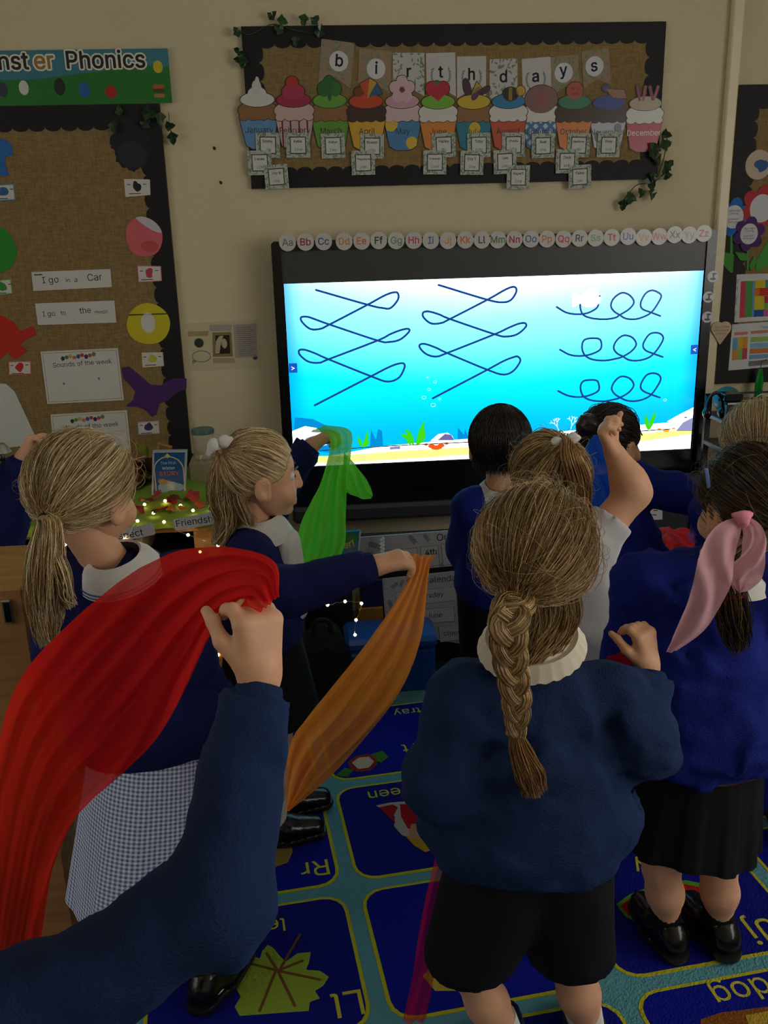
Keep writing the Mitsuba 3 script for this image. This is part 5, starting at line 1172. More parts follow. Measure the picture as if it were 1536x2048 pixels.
def folds(seed, amp, fx=17., fz=11., lean=0.6):
    """Soft cloth folds: stretched noise, running aslant."""
    def fn(g):
        q = np.stack([g[:, 0] * fx + lean * g[:, 2] * fz, g[:, 1] * fx, g[:, 2] * fz], -1)
        a = meshkit.fbm(q, 3, seed)
        b = 1 - np.abs(2 * meshkit.noise(np.stack([q[:, 0] * .8 + 5, q[:, 1] * .8, q[:, 2] * 1.5 + 3 * a], -1), seed + 9) - 1)
        return amp * ((a - .5) * 1.6 - (b - .6) * .8)
    return fn

# ------------------------------------------------------------------ hair
def strands(paths, rad):
    """Many thin three-sided tubes as one mesh; paths (n, m, 3), rad (n, m)."""
    p = np.asarray(paths, float)
    n, m, _ = p.shape
    t = np.gradient(p, axis=1)
    t /= np.linalg.norm(t, axis=2, keepdims=True) + 1e-12
    ref = np.where(np.abs(t[:, :, 2:3]) < .85, [0, 0, 1.0], [1.0, 0, 0])
    a = np.cross(t, ref)
    a /= np.linalg.norm(a, axis=2, keepdims=True) + 1e-12
    b = np.cross(t, a)
    ang = np.arange(3) * 2 * np.pi / 3
    v = p[:, :, None] + rad[:, :, None, None] * (np.cos(ang)[:, None] * a[:, :, None] + np.sin(ang)[:, None] * b[:, :, None])
    base = (np.arange(n) * m * 3)[:, None, None]
    i = (np.arange(m - 1) * 3)[None, :, None]
    k = np.arange(3)[None, None]
    k2 = (k + 1) % 3
    q = np.stack([base + i + k, base + i + k2, base + i + 3 + k2, base + i + 3 + k], -1).reshape(-1, 4)
    return v.reshape(-1, 3), np.vstack([q[:, [0, 1, 2]], q[:, [0, 2, 3]]])

def put_strands(name, paths, rad, cols, parent, seed=0, vary=.13, label=None):
    r = np.random.default_rng(seed)
    n, m, _ = np.asarray(paths).shape
    base = np.array(cols)[r.integers(0, len(cols), n)] * (1 + vary * r.normal(size=(n, 1)))
    c = np.repeat(np.clip(base, .02, .95), m * 3, 0)
    v, f = strands(paths, np.broadcast_to(rad, (n, m)))
    return put(name, (v, f), 'hair', parent, color=c, smooth=True, label=label)

SKULL = np.array([.071, .088, .080])
def scalp(c, R, d, lift, s=1.0):
    """Points lift above the skull in the directions d (…, 3) of the head's own frame."""
    q = d / np.linalg.norm(d / (SKULL + lift[..., None]), axis=-1, keepdims=True)
    q = q + [0, -.008, .018]
    return c + s * (q @ R)

def hairline(q):
    """> 0 inside the hair, for points in the head's frame."""
    return np.minimum(.036 + .55 * q[..., 2] - q[..., 1], .022 + 1.5 * q[..., 2] - q[..., 1])

def gathered(c, R, g, n, cols, parent, seed, s=1.0, lift=.010, m=13, rad=.0008, line=hairline, frizz=.002, face_ok=False):
    """Hair combed from all over the scalp to the gathering direction g."""
    r = np.random.default_rng(seed)
    d = r.normal(size=(n * 6, 3))
    d /= np.linalg.norm(d, axis=1, keepdims=True)
    q = d / np.linalg.norm(d / SKULL, axis=1, keepdims=True) + [0, -.008, .018]
    d = d[line(q) > 0][:n]
    g = nrm(g)
    th = np.arccos(np.clip(d @ g, -1, 1))[:, None, None]
    t = np.linspace(0, 1, m)[None, :, None]
    dd = (np.sin((1 - t) * th) * d[:, None] + np.sin(t * th) * g) / np.maximum(np.sin(th), 1e-3)
    # each hair keeps its own place across the bundle, so the combed rows stay apart until the tie
    wob = r.normal(size=(len(d), 1, 3)) * .05 * np.sin(np.pi * t) ** 1
    dd = dd + wob
    lf = lift * (.55 + .45 * np.sin(np.pi * np.minimum(t[..., 0] * 1.3, 1))) * (1 + .35 * r.normal(size=(len(d), 1))) + frizz * np.abs(r.normal(size=(len(d), 1))) * np.sin(np.pi * t[..., 0])
    p = scalp(c, R, dd, lf, s)
    put_strands('hair', p, rad * s * np.linspace(1, .8, m), cols, parent, seed)
    # the mass of hair below the single hairs
    dirs = trimesh.creation.icosphere(4, 1.0)
    v = dirs.vertices
    q = v / np.linalg.norm(v / SKULL, axis=1, keepdims=True) + [0, -.008, .018]
    ang = np.arctan2(*(np.cross(v, g)[:, :2].T + 1e-9))
    lf = np.where(line(q) > .0, lift * .62 + .0012 * np.sin(ang * 38) , -.006)
    pts = scalp(c, R, v, lf, s)
    put('hair_base', trimesh.Trimesh(pts, dirs.faces, process=False), 'hair', parent, color=np.array(cols).mean(0), smooth=True)
    return scalp(c, R, g[None], np.array([lift]), s)[0]

def fly_away(c, R, n, cols, parent, seed, s=1.0, zmin=-.02, length=.05, rad=.00028, line=hairline):
    r = np.random.default_rng(seed)
    d = r.normal(size=(n * 8, 3))
    d /= np.linalg.norm(d, axis=1, keepdims=True)
    q = d / np.linalg.norm(d / SKULL, axis=1, keepdims=True) + [0, -.008, .018]
    d = d[(line(q) > 0) & (q[:, 2] > zmin)][:n]
    n = len(d)
    tang = np.cross(d, r.normal(size=(n, 3)))
    tang /= np.linalg.norm(tang, axis=1, keepdims=True)
    t = np.linspace(0, 1, 9)[None, :, None]
    L = length * r.uniform(.4, 1.3, (n, 1, 1)) / .08
    dd = d[:, None] + tang[:, None] * t * L + .25 * np.cross(d, tang)[:, None] * L * t ** 2 * r.normal(size=(n, 1, 1))
    lf = .008 + (.021 * r.uniform(.1, 1.25, (n, 1)) ** 1.5) * np.sin(np.pi * np.linspace(.1, .95, 9))[None]
    put_strands('loose_hair', scalp(c, R, dd / np.linalg.norm(dd, axis=-1, keepdims=True), lf, s), rad, cols, parent, seed)

def tail(path, width, n, cols, parent, seed, name='ponytail', m=18, rad=.0009, flat=1.0, wave=.004, core=True, spread_end=None):
    """A bundle of hairs along a path; width: radii along it."""
    p = spline(path, 10)
    ip = np.linspace(0, len(p) - 1, m)
    p = np.stack([np.interp(ip, np.arange(len(p)), p[:, k]) for k in range(3)], 1)
    w = np.interp(np.linspace(0, 1, m), np.linspace(0, 1, len(width)), width)
    t = np.gradient(p, axis=0)
    t /= np.linalg.norm(t, axis=1, keepdims=True)
    a = np.cross(t, [0, 1.0, .01])
    a /= np.linalg.norm(a, axis=1, keepdims=True)
    b = np.cross(t, a)
    r = np.random.default_rng(seed)
    rr, th = np.sqrt(r.uniform(0, 1, n)), r.uniform(0, 2 * np.pi, n)
    u, v = rr * np.cos(th), rr * np.sin(th) * flat
    ph = r.uniform(0, 6.28, (n, 2))
    s = np.linspace(0, 1, m)
    wv = wave * s[None, :, None] * np.stack([np.sin(7 * s[None] + ph[:, :1]), np.sin(6 * s[None] + ph[:, 1:])], -1)
    pp = p[None] + (w[None] * u[:, None] + wv[..., 0])[..., None] * a + (w[None] * v[:, None] + wv[..., 1])[..., None] * b
    cutl = 1 - .22 * r.uniform(0, 1, (n, 1)) ** 2
    si = s[None] * cutl * (m - 1)
    i0 = np.minimum(si.astype(int), m - 2)
    fr = (si - i0)[..., None]
    rowi = np.arange(n)[:, None]
    pp = pp[rowi, i0] * (1 - fr) + pp[rowi, i0 + 1] * fr
    key = put_strands(name, pp, rad * np.append(np.ones(m - 3), [.9, .7, .3]), cols, parent, seed)
    if core:
        put(name + '_core', tube(p, w * .62 * min(1, flat + .2), 10), 'hair', parent, color=np.array(cols).mean(0), smooth=True)
    return key

BLONDE = [rgb(206, 182, 138), rgb(182, 156, 112), rgb(220, 200, 160), rgb(160, 134, 92)]
SANDY = [rgb(182, 152, 104), rgb(156, 126, 82), rgb(198, 170, 122), rgb(132, 104, 66)]
BROWN = [rgb(70, 50, 36), rgb(54, 38, 28), rgb(88, 66, 46), rgb(44, 32, 24)]
DARK = [rgb(34, 24, 24), rgb(26, 19, 20), rgb(46, 33, 30)]
NAVY, ROYAL, TEAL_NAVY, BLACK, WHITE = rgb(19, 26, 80), rgb(20, 32, 122), rgb(22, 42, 80), rgb(17, 17, 20), rgb(214, 212, 208)

# ------------------------------------------------------------------ people
def person(label, J, skin=SKIN, hands=(), legs=True, hs=1.0, h=.0085, arm=1.0):
    """J: joints. The body is one mesh: head, neck, trunk, arms, hands, legs."""
    k = thing('person', label, 'person', 'children dancing with scarves')
    R = J['R']
    c = J['head']
    up, side = R[2], nrm(J['SR'] - J['SL'])
    neck = c + hs * (np.array([0, -.018, -.05]) @ R)
    base = (J['SL'] + J['SR']) / 2
    pr = [cap(neck, base + V(0, 0, .01), .036, .042, k=.03), cap(J['SL'], J['SR'], .036, .036), cap(base + V(0, 0, -.03), J['PV'], .062, .066, side, 1.35)]
    for a in 'LR':
        pr += [cap(J['S' + a], J['E' + a], .032 * arm, .027 * arm), cap(J['E' + a], J['E' + a] * .7 + J['W' + a] * .3, .028 * arm, .028 * arm), cap(J['E' + a] * .7 + J['W' + a] * .3, J['W' + a], .028 * arm, .018 * arm)]
        if legs:
            hip = J['PV'] + side * (.05 if a == 'R' else -.05) + V(0, 0, -.02)
            kn, an = J['K' + a], J['A' + a]
            pr += [cap(hip, kn, .058, .036), cap(kn, kn * .62 + an * .38 + V(0, -.008, 0), .034, .036), cap(kn * .62 + an * .38 + V(0, -.008, 0), an, .036, .024), cap(an, an + V(0, .05, -.03), .024, .016)]
    parts = [solid(pr, h, .02), head_mesh(c, R, hs)]
    for hd in hands:
        parts.append(hand_mesh(**hd))
    put('body', trimesh.util.concatenate(parts), 'skin', k, color=skin, smooth=True)
    for sx in (-1, 1):
        P_ = lambda *a: c + hs * (np.array(a) @ R)
        m = trimesh.creation.icosphere(2, .0112 * hs)
        m.apply_translation(P_(sx * .029, .0665, .003))
        e = put('eye', m, 'laminate', k, color=rgb(225, 222, 218), smooth=True)
        m = trimesh.creation.icosphere(2, .0066 * hs)
        m.apply_translation(P_(sx * .0295, .0728, .003))
        put('iris', m, 'laminate', e, color=rgb(60, 62, 64), smooth=True)
        put('eyebrow', tube([P_(sx * .017, .0855, .021), P_(sx * .03, .0835, .025), P_(sx * .044, .0745, .021)], .0022, 6), 'hair', k, color=rgb(110, 86, 60), smooth=True)
    return k

def jumper(k, J, col, hem, tw=.115, hw=.125, depth=.085, seed=1, amp=.008, cuffs='LR', h=.0095, name='sweater', sleeve=(.050, .046, .038), bulge=.012, label=None, nape=None):
    """A knitted sweater: trunk down to the hem point, and sleeves to the wrists."""
    side = nrm(J['SR'] - J['SL'])
    top = (J['SL'] + J['SR']) / 2
    ax = nrm(hem - top)
    L = np.linalg.norm(hem - top)
    mid, low = top + ax * L * .45, top + ax * (L - .05)
    cut = (hem, ax)
    pr = [cap(top + ax * .035, mid, depth * .88, depth, side, tw / depth, cut=cut), cap(mid, low, depth, depth * 1.05 + bulge, side, hw / (depth * 1.05), cut=cut), cap(low, hem, depth * 1.05 + bulge * .4, depth * 1.02 - .004, side, hw / (depth * 1.05), cut=cut),
          cap(J['SL'] + ax * .004, J['SR'] + ax * .004, .048, .048, k=.03), cap(top + ax * -.012, top + ax * .03, .045, .06, side, 1.3)]
    for a in 'LR':
        S, E, W = J['S' + a], J['E' + a], J['W' + a]
        if sleeve is None:
            continue
        W2 = E + (W - E) * .93
        pr += [cap(S, E, sleeve[0], sleeve[1], k=.03), cap(E, W2, sleeve[1], sleeve[2], cut=(W2, nrm(W - E)))]
    key = put(name, solid(pr, h, .032, folds(seed, amp)), 'knit', k, color=col, smooth=True, label=label)
    ring(k, 'hem', hem - ax * .012, ax, side, hw * .99, depth * 1.0, [(0, -.016), (.006, -.016), (.009, -.004), (.009, .014), (.004, .02), (0, .02)], col, 'knit')
    for a in cuffs:
        E, W = J['E' + a], J['W' + a]
        d = nrm(W - E)
        put('cuff', tube([E + (W - E) * .86, E + (W - E) * .9, E + (W - E) * .97, W], [.034, .032, .0285, .0265], 20), 'knit', k, color=col, smooth=30)
    return key

def ring(k, name, c, ax, side, a, b, prof, col, mat='cotton', scallop=None, n=96, gap=None, label=None, tilt=None):
    """A band round an ellipse; prof: (outwards, along ax)."""
    ax = nrm(ax)
    side = nrm(side - ax * np.dot(side, ax))
    fw = np.cross(ax, side)
    th = np.linspace(0, 2 * np.pi, n, endpoint=False)
    pr = np.array(prof)
    v = []
    for o, z in pr:
        sc = 1 if scallop is None else 1
        zz = z + (0 if scallop is None else scallop[1] * np.abs(np.sin(th * scallop[0] / 2)) * (z > 0))
        v.append(c + (a + o) * np.cos(th)[:, None] * side + (b + o) * np.sin(th)[:, None] * fw + np.broadcast_to(zz, th.shape)[:, None] * ax)
    v = np.vstack(v)
    f = []
    for i in range(len(pr) - 1):
        for j in range(n):
            j2 = (j + 1) % n
            f += [[i * n + j, i * n + j2, (i + 1) * n + j2], [i * n + j, (i + 1) * n + j2, (i + 1) * n + j]]
    return put(name, trimesh.Trimesh(v, f, process=False), mat, k, color=col, smooth=40, label=label)

def skirt(k, top, bottom, side, r0, r1, pleats, amp, col=None, mat='cotton', nv=16, nt=240, seed=0, checks=.0085, name='skirt', label=None, sharp=1.0):
    """A pleated skirt from the waist ellipse r0 = (half width, half depth) to the hem ellipse r1."""
    ax = nrm(bottom - top)
    side = nrm(side - ax * np.dot(side, ax))
    fw = np.cross(ax, side)
    th = np.linspace(0, 2 * np.pi, nt + 1)
    t = np.linspace(0, 1, nv)
    r = np.random.default_rng(seed)
    ph = r.uniform(0, 6.28, 3)
    w = th * pleats + ph[0] + .5 * np.sin(th * 2 + ph[1])
    fold = np.tanh(sharp * 2.2 * np.sin(w)) + .35 * np.sin(.5 * w + ph[2])
    vs, uv = [], []
    L = np.linalg.norm(bottom - top)
    for x in t:
        a, b = (1 - x) * np.array(r0) + x * np.array(r1)
        m = 1 + amp * fold * (.25 + .75 * x)
        z = x * L + .006 * np.sin(th * 3 + ph[1]) * x
        vs.append(top + (a * m * np.cos(th))[:, None] * side + (b * m * np.sin(th))[:, None] * fw + z[:, None] * ax)
        uv.append(np.stack([th * (r0[0] + r1[0] + r0[1] + r1[1]) / 4 / checks, np.full_like(th, x * L / checks)], 1))
    inner = [v - nrm(0 * v[0] + fw) * 0 + (top + ax * ((v - top) @ ax)[:, None] - v) * .012 for v in vs[::-1]]
    v = np.vstack(vs + inner[:3])
    u = np.vstack(uv + uv[::-1][:3])
    n, f = nt + 1, []
    idx = np.arange(len(v)).reshape(-1, n)
    q = np.stack([idx[:-1, :-1], idx[:-1, 1:], idx[1:, 1:], idx[1:, :-1]], -1).reshape(-1, 4)
    m = trimesh.Trimesh(v, np.vstack([q[:, [0, 1, 2]], q[:, [0, 2, 3]]]), process=False)
    if mat == 'gingham':
        return put(name, m, 'gingham', k, uv=u, smooth=True, label=label)
    return put(name, m, mat, k, color=col, smooth=True, label=label)

def shoe(k, an, yaw, col=BLACK, s=1.0, sock=None, sock_h=.075, toward=None):
    """A school shoe on the floor under the ankle, and the sock above it."""
    f = V(math.sin(math.radians(yaw)), math.cos(math.radians(yaw)), 0)
    r = V(f[1], -f[0], 0)
    g = V(an[0], an[1], max(an[2] - .062, 0.0225))
    P_ = lambda a, b, c: g + s * (r * a + f * b + V(0, 0, c))
    zc = g[2]
    m = solid([cap(P_(0, -.028, .030), P_(0, .03, .028), .030, .031), cap(P_(0, .03, .026), P_(.002, .105, .018), .031, .022, r, 1.25), cap(P_(0, -.02, .04), P_(0, -.012, .052), .028, .03)], .0065, .015, cuts=[(V(0, 0, zc - .0), V(0, 0, -1)), (P_(0, 0, .066), V(0, .15, 1))])
    put('shoe', m, 'gloss_black' if col is BLACK else 'plastic', k, color=None if col is BLACK else col, smooth=True)
    sole = solid([cap(P_(0, -.03, .004), P_(0, .03, .004), .033, .034), cap(P_(0, .03, .004), P_(.002, .108, .004), .034, .025, r, 1.25)], .006, .01, cuts=[(V(0, 0, zc + .008), V(0, 0, 1)), (V(0, 0, zc - .011), V(0, 0, -1))])
    put('sole', sole, 'plastic', k, color=rgb(24, 24, 26), smooth=30)
    if sock is not None:
        top = an + (toward - an) * (sock_h / np.linalg.norm(toward - an)) if toward is not None else an + V(0, 0, sock_h)
        put('sock', tube([an + V(0, .0, -.03), an, an * .6 + top * .4, top - (top - an) * .06, top, top], [.029, .0295, .032, .0355, .036, .031], 20), 'cotton', k, color=sock, smooth=30)

def sheet(name, label, A, B, mat, n=30, m=70, fold=.012, nf=5, seed=0, depth_dir=V(0, -1, 0), sag=0.0, cat='scarf', ripple=.35):
    """A sheer scarf: a surface between the edge curves A and B, gathered in lengthwise folds."""
    k = thing(name, label, cat, 'dance scarves')
    a, b = spline(A, 12), spline(B, 12)
    ia = np.linspace(0, 1, m)
    a = np.stack([np.interp(ia, np.linspace(0, 1, len(a)), a[:, i]) for i in range(3)], 1)
    b = np.stack([np.interp(ia, np.linspace(0, 1, len(b)), b[:, i]) for i in range(3)], 1)
    s = np.linspace(0, 1, n)
    p = a[:, None] * (1 - s)[None, :, None] + b[:, None] * s[None, :, None]
    wd = np.linalg.norm(b - a, axis=1)[:, None]
    r = np.random.default_rng(seed)
    tt, ss = np.meshgrid(ia, s, indexing='ij')
    q = np.stack([ss * nf + .6 * tt, tt * 1.6, 0 * tt + seed], -1)
    d = np.sin(2 * np.pi * (ss * nf + .5 * np.sin(3 * tt + seed) + .25 * np.sin(7 * tt))) * .6 + 1.6 * (meshkit.fbm(q * [1.4, 1.5, 1], 3, seed) - .5)
    amp = np.minimum(fold, .16 * wd + .001)
    p = p + (amp * d)[..., None] * depth_dir
    edge = .5 * fold * (meshkit.fbm(np.stack([ia * 14, ia * 0, ia * 0 + seed], -1), 3, seed + 3) - .5)
    along = np.gradient(p, axis=0)
    cross = b - a
    cross /= np.linalg.norm(cross, axis=1, keepdims=True) + 1e-9
    p[:, 0] += edge[:, None] * cross * ripple
    p[:, -1] += edge[::-1, None] * cross * ripple
    idx = np.arange(m * n).reshape(m, n)
    f = np.stack([idx[:-1, :-1], idx[1:, :-1], idx[1:, 1:], idx[:-1, 1:]], -1).reshape(-1, 4)
    put('cloth', (p.reshape(-1, 3), f), 'sheer_gauze' if mat in ('sheer_crimson', 'sheer_lilac') else 'sheer_cloth', k, color=SHEER[mat[6:]], smooth=True)
    return k

def collar(k, c, R, side, a, b, col=WHITE, height=.026, drop=.02, tilt=0.25, scallop=None, stripe=False, seed=0):
    """A turned-down collar lying round the neck."""
    ax = nrm(V(0, 0, -1) + tilt * R[1] * 1.0)
    prof = [(.0, -height), (.004, -height - .003), (.010, -height + .004), (.020, -.004), (.030, drop * .6), (.034, drop), (.031, drop + .002), (.020, .0), (.004, -height + .006)]
    ring(k, 'collar', c, ax, side, a, b, prof, col, 'cotton', scallop=scallop, label='white collar')
    if stripe:
        for z in (drop * .86, drop * .62):
            ring(k, 'collar_stripe', c, ax, side, a + .0305 + (z - drop * .6) * .2, b + .0305 + (z - drop * .6) * .2, [(0, z - .0012), (.0022, z), (0, z + .0012)], rgb(60, 80, 140), 'cotton')

def two(a):
    return np.array(a, float)

# ---- the girl with the ponytail, front left
R = frame(34, 6, -4)
hc = two((-0.399, 1.59, 1.0615))
J = dict(R=R, head=hc, SL=two((-0.4675, 1.6, 0.8928)), SR=two((-0.2618, 1.6, 0.8805)), EL=two((-0.5046, 1.66, 0.7322)), WL=two((-0.5057, 1.8, 0.5717)), ER=two((-0.0755, 1.62, 0.8413)), WR=two((0.1049, 1.66, 0.8689)), PV=two((-0.3306, 1.6, 0.548)))
gft, gfr = two((*(-0.4372, 1.6424), .065)), two((*(-0.2598, 1.5223), .065))
J.update(AL=gft, AR=gfr, KL=two((-0.4359, 1.6, 0.2094)), KR=two((-0.3028, 1.58, 0.2132)))
k = person('girl with a smooth blonde ponytail, gingham skirt and navy sweater', J, hs=1.02,
    hands=[dict(w=J['WR'], d=J['WR'] - J['ER'] + V(.02, 0, .0), n=V(.0, .2, -1), side=1, curl=(30, 45, 35), s=1.05), dict(w=J['WL'], d=J['WL'] - J['EL'], n=V(1, 0, 0), side=1, curl=(30, 30, 20))])
jumper(k, J, NAVY, two((-0.3241, 1.6, 0.5562)), tw=.135, hw=.138, depth=.088, seed=11, amp=.015, h=.0095)
sd = V(1, 0, 0)
skirt(k, two((-0.3228, 1.6, 0.5693)), two((-0.3737, 1.6, 0.1911)), sd, (.125, .09), (.165, .135), 4, .05, mat='gingham', label='blue and white gingham skirt', seed=3)
collar(k, hc + V(.045, -.02, -.128), R, R[0], .043, .043, height=.018, drop=.026, tilt=.3, stripe=True)
g = gathered(hc, R, (.125, -.864, -.4875), 3200, BLONDE, k, 21, s=1.02, rad=.0006)
q_ = two((-0.4363, 1.47, 1.0326))
tie = g + (q_ - g) * .45
tail([g + R[1] * .004, two((-0.4363, 1.47, 1.0326)), two((-0.4474, 1.45, 0.9642)), two((-0.4566, 1.46, 0.8896)), two((-0.4646, 1.47, 0.8305))], [.018, .021, .030, .030, .022, .008], 700, BLONDE, k, 22, wave=.009, rad=.0006)
tail([two((-0.433, 1.46, 1.0204)), two((-0.4209, 1.45, 0.9714)), two((-0.4185, 1.45, 0.9273)), two((-0.4069, 1.45, 0.9043))], [.010, .018, .014, .005], 90, BLONDE, k, 23, wave=.006, core=False)
put('hair_tie', tube([tie + .0175 * (math.cos(t) * R[0] + math.sin(t) * nrm(np.cross(R[0], q_ - g))) for t in np.linspace(0, 6.28, 22)], .0045, 8), 'cotton', k, color=rgb(24, 20, 22), smooth=30, label='dark hair tie')
put('hair_tie', tube([tie + nrm(q_ - g) * .012 + .0185 * (math.cos(t) * R[0] + math.sin(t) * nrm(np.cross(R[0], q_ - g))) for t in np.linspace(0, 6.28, 22)], .0062, 8), 'cotton', k, color=rgb(150, 122, 82), smooth=30)
fly_away(hc, R, 130, BLONDE, k, 24, s=1.02)
shoe(k, gft, 25, sock=WHITE, toward=J['KL'])
shoe(k, gfr, 30, sock=WHITE, toward=J['KR'], sock_h=.07)

# ---- the girl with the braid, in the middle of the front
R = frame(22, 10, -3)
hc = two((0.3321, 1.31, 1.0039))
J = dict(R=R, head=hc, SL=two((0.2165, 1.3, 0.7703)), SR=two((0.4643, 1.31, 0.7559)), EL=two((0.1737, 1.26, 0.6534)), WL=two((0.2492, 1.39, 0.5103)), ER=two((0.5123, 1.28, 0.678)), WR=two((0.5389, 1.35, 0.7708)), PV=two((0.3343, 1.3, 0.4466)))
al, ar = V(.305, 1.285, .065), V(.452, 1.30, .065)
J.update(AL=al, AR=ar, KL=two((0.2278, 1.29, 0.2506)), KR=two((0.4127, 1.31, 0.2231)))
k = person('girl with a braid and a teal navy sweater over black shorts', J, hs=1.02,
    hands=[dict(w=J['WR'] + V(-.002, .004, .012), d=V(-.12, .12, 1), n=V(-.6, .8, 0), side=1, curl=(45, 60, 40), s=1.0), dict(w=J['WL'], d=J['WL'] - J['EL'] + V(0, 0, -.05), n=V(1, .2, 0), side=-1, curl=(60, 75, 45))])
jumper(k, J, TEAL_NAVY, two((0.336, 1.3, 0.4848)), tw=.135, hw=.142, depth=.092, seed=31, amp=.018, bulge=.026, sleeve=(.054, .050, .040), h=.009)
collar(k, hc + V(-.008, -.015, -.128), R, V(1, .05, 0), .052, .048, height=.004, drop=.018, tilt=.36, scallop=(26, .005), col=rgb(214, 206, 186))
sh = [cap(J['PV'] + V(-.045, 0, .02), J['KL'] + V(0, 0, .03), .095, .078, cut=(J['KL'] + V(0, 0, .02), V(0, 0, -1))), cap(J['PV'] + V(.045, 0, .02), J['KR'] + V(0, 0, .03), .095, .078, cut=(J['KR'] + V(0, 0, .02), V(0, 0, -1)))]
put('shorts', solid(sh, .009, .02, folds(35, .006, 10, 5)), 'cotton', k, color=BLACK, smooth=True, label='black shorts')
g = gathered(hc, R, (-.13, -.76, -.68), 3000, SANDY, k, 41, s=1.02, lift=.012, frizz=.004, rad=.0006)
tail([hc + V(.012, -.015, -.01), hc + V(.008, -.035, -.075), hc + V(-.012, -.048, -.115), hc + V(-.04, -.06, -.165)], [.040, .058, .046, .016], 900, SANDY, k, 43, name='nape_hair', wave=.008, rad=.0008, flat=.7, core=False)
fly_away(hc, R, 480, SANDY + [rgb(200, 184, 156)], k, 42, s=1.02, zmin=-.09, length=.07, rad=.0003)
bp = spline([g + R[1] * .01, two((0.258, 1.165, 0.9661)), two((0.2606, 1.16, 0.907)), two((0.2714, 1.165, 0.8404)), two((0.2732, 1.175, 0.7791))], 16)
nb = 46
bp = np.stack([np.interp(np.linspace(0, len(bp) - 1, nb), np.arange(len(bp)), bp[:, i]) for i in range(3)], 1)
tt = np.linspace(0, 1, nb)
bw = np.interp(tt, [0, .3, .8, 1], [.0185, .0155, .012, .008])
for j in range(3):
    ph = 2 * np.pi * (2.7 * tt + j / 3)
    path = bp + np.stack([bw * 1.0 * np.sin(ph), bw * .62 * np.sin(2 * ph) - .004, 0 * ph], 1)
    put('braid_strand', tube(path, bw * .70, 12), 'hair', k, color=np.array(SANDY[j % 2]), smooth=True)
    r = np.random.default_rng(50 + j)
    n = 120
    a0 = r.uniform(0, 6.28, (n, 1))
    tang = np.gradient(path, axis=0)
    tang /= np.linalg.norm(tang, axis=1, keepdims=True)
    e1 = np.cross(tang, [0, 1.0, 0])
    e1 /= np.linalg.norm(e1, axis=1, keepdims=True)
    e2 = np.cross(tang, e1)
    rr = bw[None] * .77 * r.uniform(.92, 1.12, (n, 1))
    an = a0 + 1.2 * tt[None]
    pp = path[None] + (rr * np.cos(an))[..., None] * e1 + (rr * np.sin(an))[..., None] * e2
    put_strands('braid_hair', pp, .0007, SANDY, k, 60 + j)
put('hair_tie', tube([bp[-1] + .0095 * V(math.cos(t), math.sin(t), 0) for t in np.linspace(0, 6.28, 16)], .003, 6), 'cotton', k, color=rgb(120, 90, 56), smooth=30)
tail([bp[-1] + V(0, 0, .004), two((0.2835, 1.178, 0.7455)), two((0.2983, 1.18, 0.7047)), two((0.3083, 1.18, 0.6691))], [.009, .017, .023, .018], 260, [rgb(166, 122, 70), rgb(140, 100, 58), rgb(180, 140, 90)], k, 70, name='braid_end', flat=.6, wave=.003)
for a_, kn in ((al, J['KL']), (ar, J['KR'])):
    shoe(k, a_, 5, sock=WHITE, toward=kn)

# ---- the girl with the pink scarf in her hair, front right
R = frame(-20, 10, 0)
hc = two((0.7644, 1.52, 1.0016))
J = dict(R=R, head=hc, SL=two((0.6035, 1.56, 0.8448)), SR=two((0.8054, 1.52, 0.8486)), EL=two((0.6015, 1.62, 0.6447)), WL=two((0.7089, 1.76, 0.4819)), ER=two((0.9267, 1.58, 0.6425)), WR=two((0.9779, 1.7, 0.4468)), PV=two((0.7346, 1.53, 0.4631)))
al, ar = two((*(0.6947, 1.5504), .065)), two((*(0.8029, 1.5411), .065))
J.update(AL=al, AR=ar, KL=two((0.6632, 1.53, 0.2292)), KR=two((0.7839, 1.53, 0.218)))
k = person('brown haired girl in royal blue sweater and black skirt, pink scarf in hair', J, hs=1.0,
    hands=[dict(w=J['WL'], d=J['WL'] - J['EL'], n=V(1, 0, 0), side=-1, curl=(40, 40, 30)), dict(w=J['WR'], d=J['WR'] - J['ER'], n=V(-1, 0, 0), side=1, curl=(40, 40, 30))])
jumper(k, J, ROYAL, two((0.7296, 1.53, 0.4883)), tw=.128, hw=.13, depth=.092, seed=81, amp=.024, bulge=.024, h=.0095)
collar(k, hc + V(-.02, -.01, -.118), R, V(1, -.1, 0), .044, .043, height=.012, drop=.016, tilt=.3)
skirt(k, two((0.7307, 1.53, 0.4747)), two((0.7193, 1.53, 0.2903)), V(1, 0, 0), (.118, .09), (.135, .115), 11, .035, col=BLACK, label='black pleated skirt', seed=5)
g = gathered(hc, R, (.02, -.86, -.5), 2400, BROWN, k, 91, s=1.0, rad=.0007)
fly_away(hc, R, 280, BROWN + [rgb(130, 112, 96)], k, 92, s=1.0, zmin=-.05, length=.08, rad=.0003)
tail([g, two((0.6834, 1.38, 0.9426)), two((0.6781, 1.37, 0.8935)), two((0.6925, 1.375, 0.8361)), two((0.7063, 1.38, 0.7864))], [.014, .017, .020, .026, .022, .008], 330, BROWN + [rgb(120, 96, 62)] * 2, k, 93, wave=.010)
put('hair_tie', tube([two((0.6779, 1.37, 0.8953)) + .018 * V(math.cos(t), math.sin(t), 0) for t in np.linspace(0, 6.28, 18)], .004, 6), 'cotton', k, color=rgb(170, 30, 60), smooth=30, label='crimson hair tie')
clip = two((0.6699, 1.485, 1.0639))
put('hair_clip', tube([clip + V(0, 0, .016), clip + V(.004, 0, 0), clip + V(.009, .004, -.018)], .0035, 8), 'laminate', k, color=rgb(120, 150, 220), smooth=30, label='pale blue hair clip')
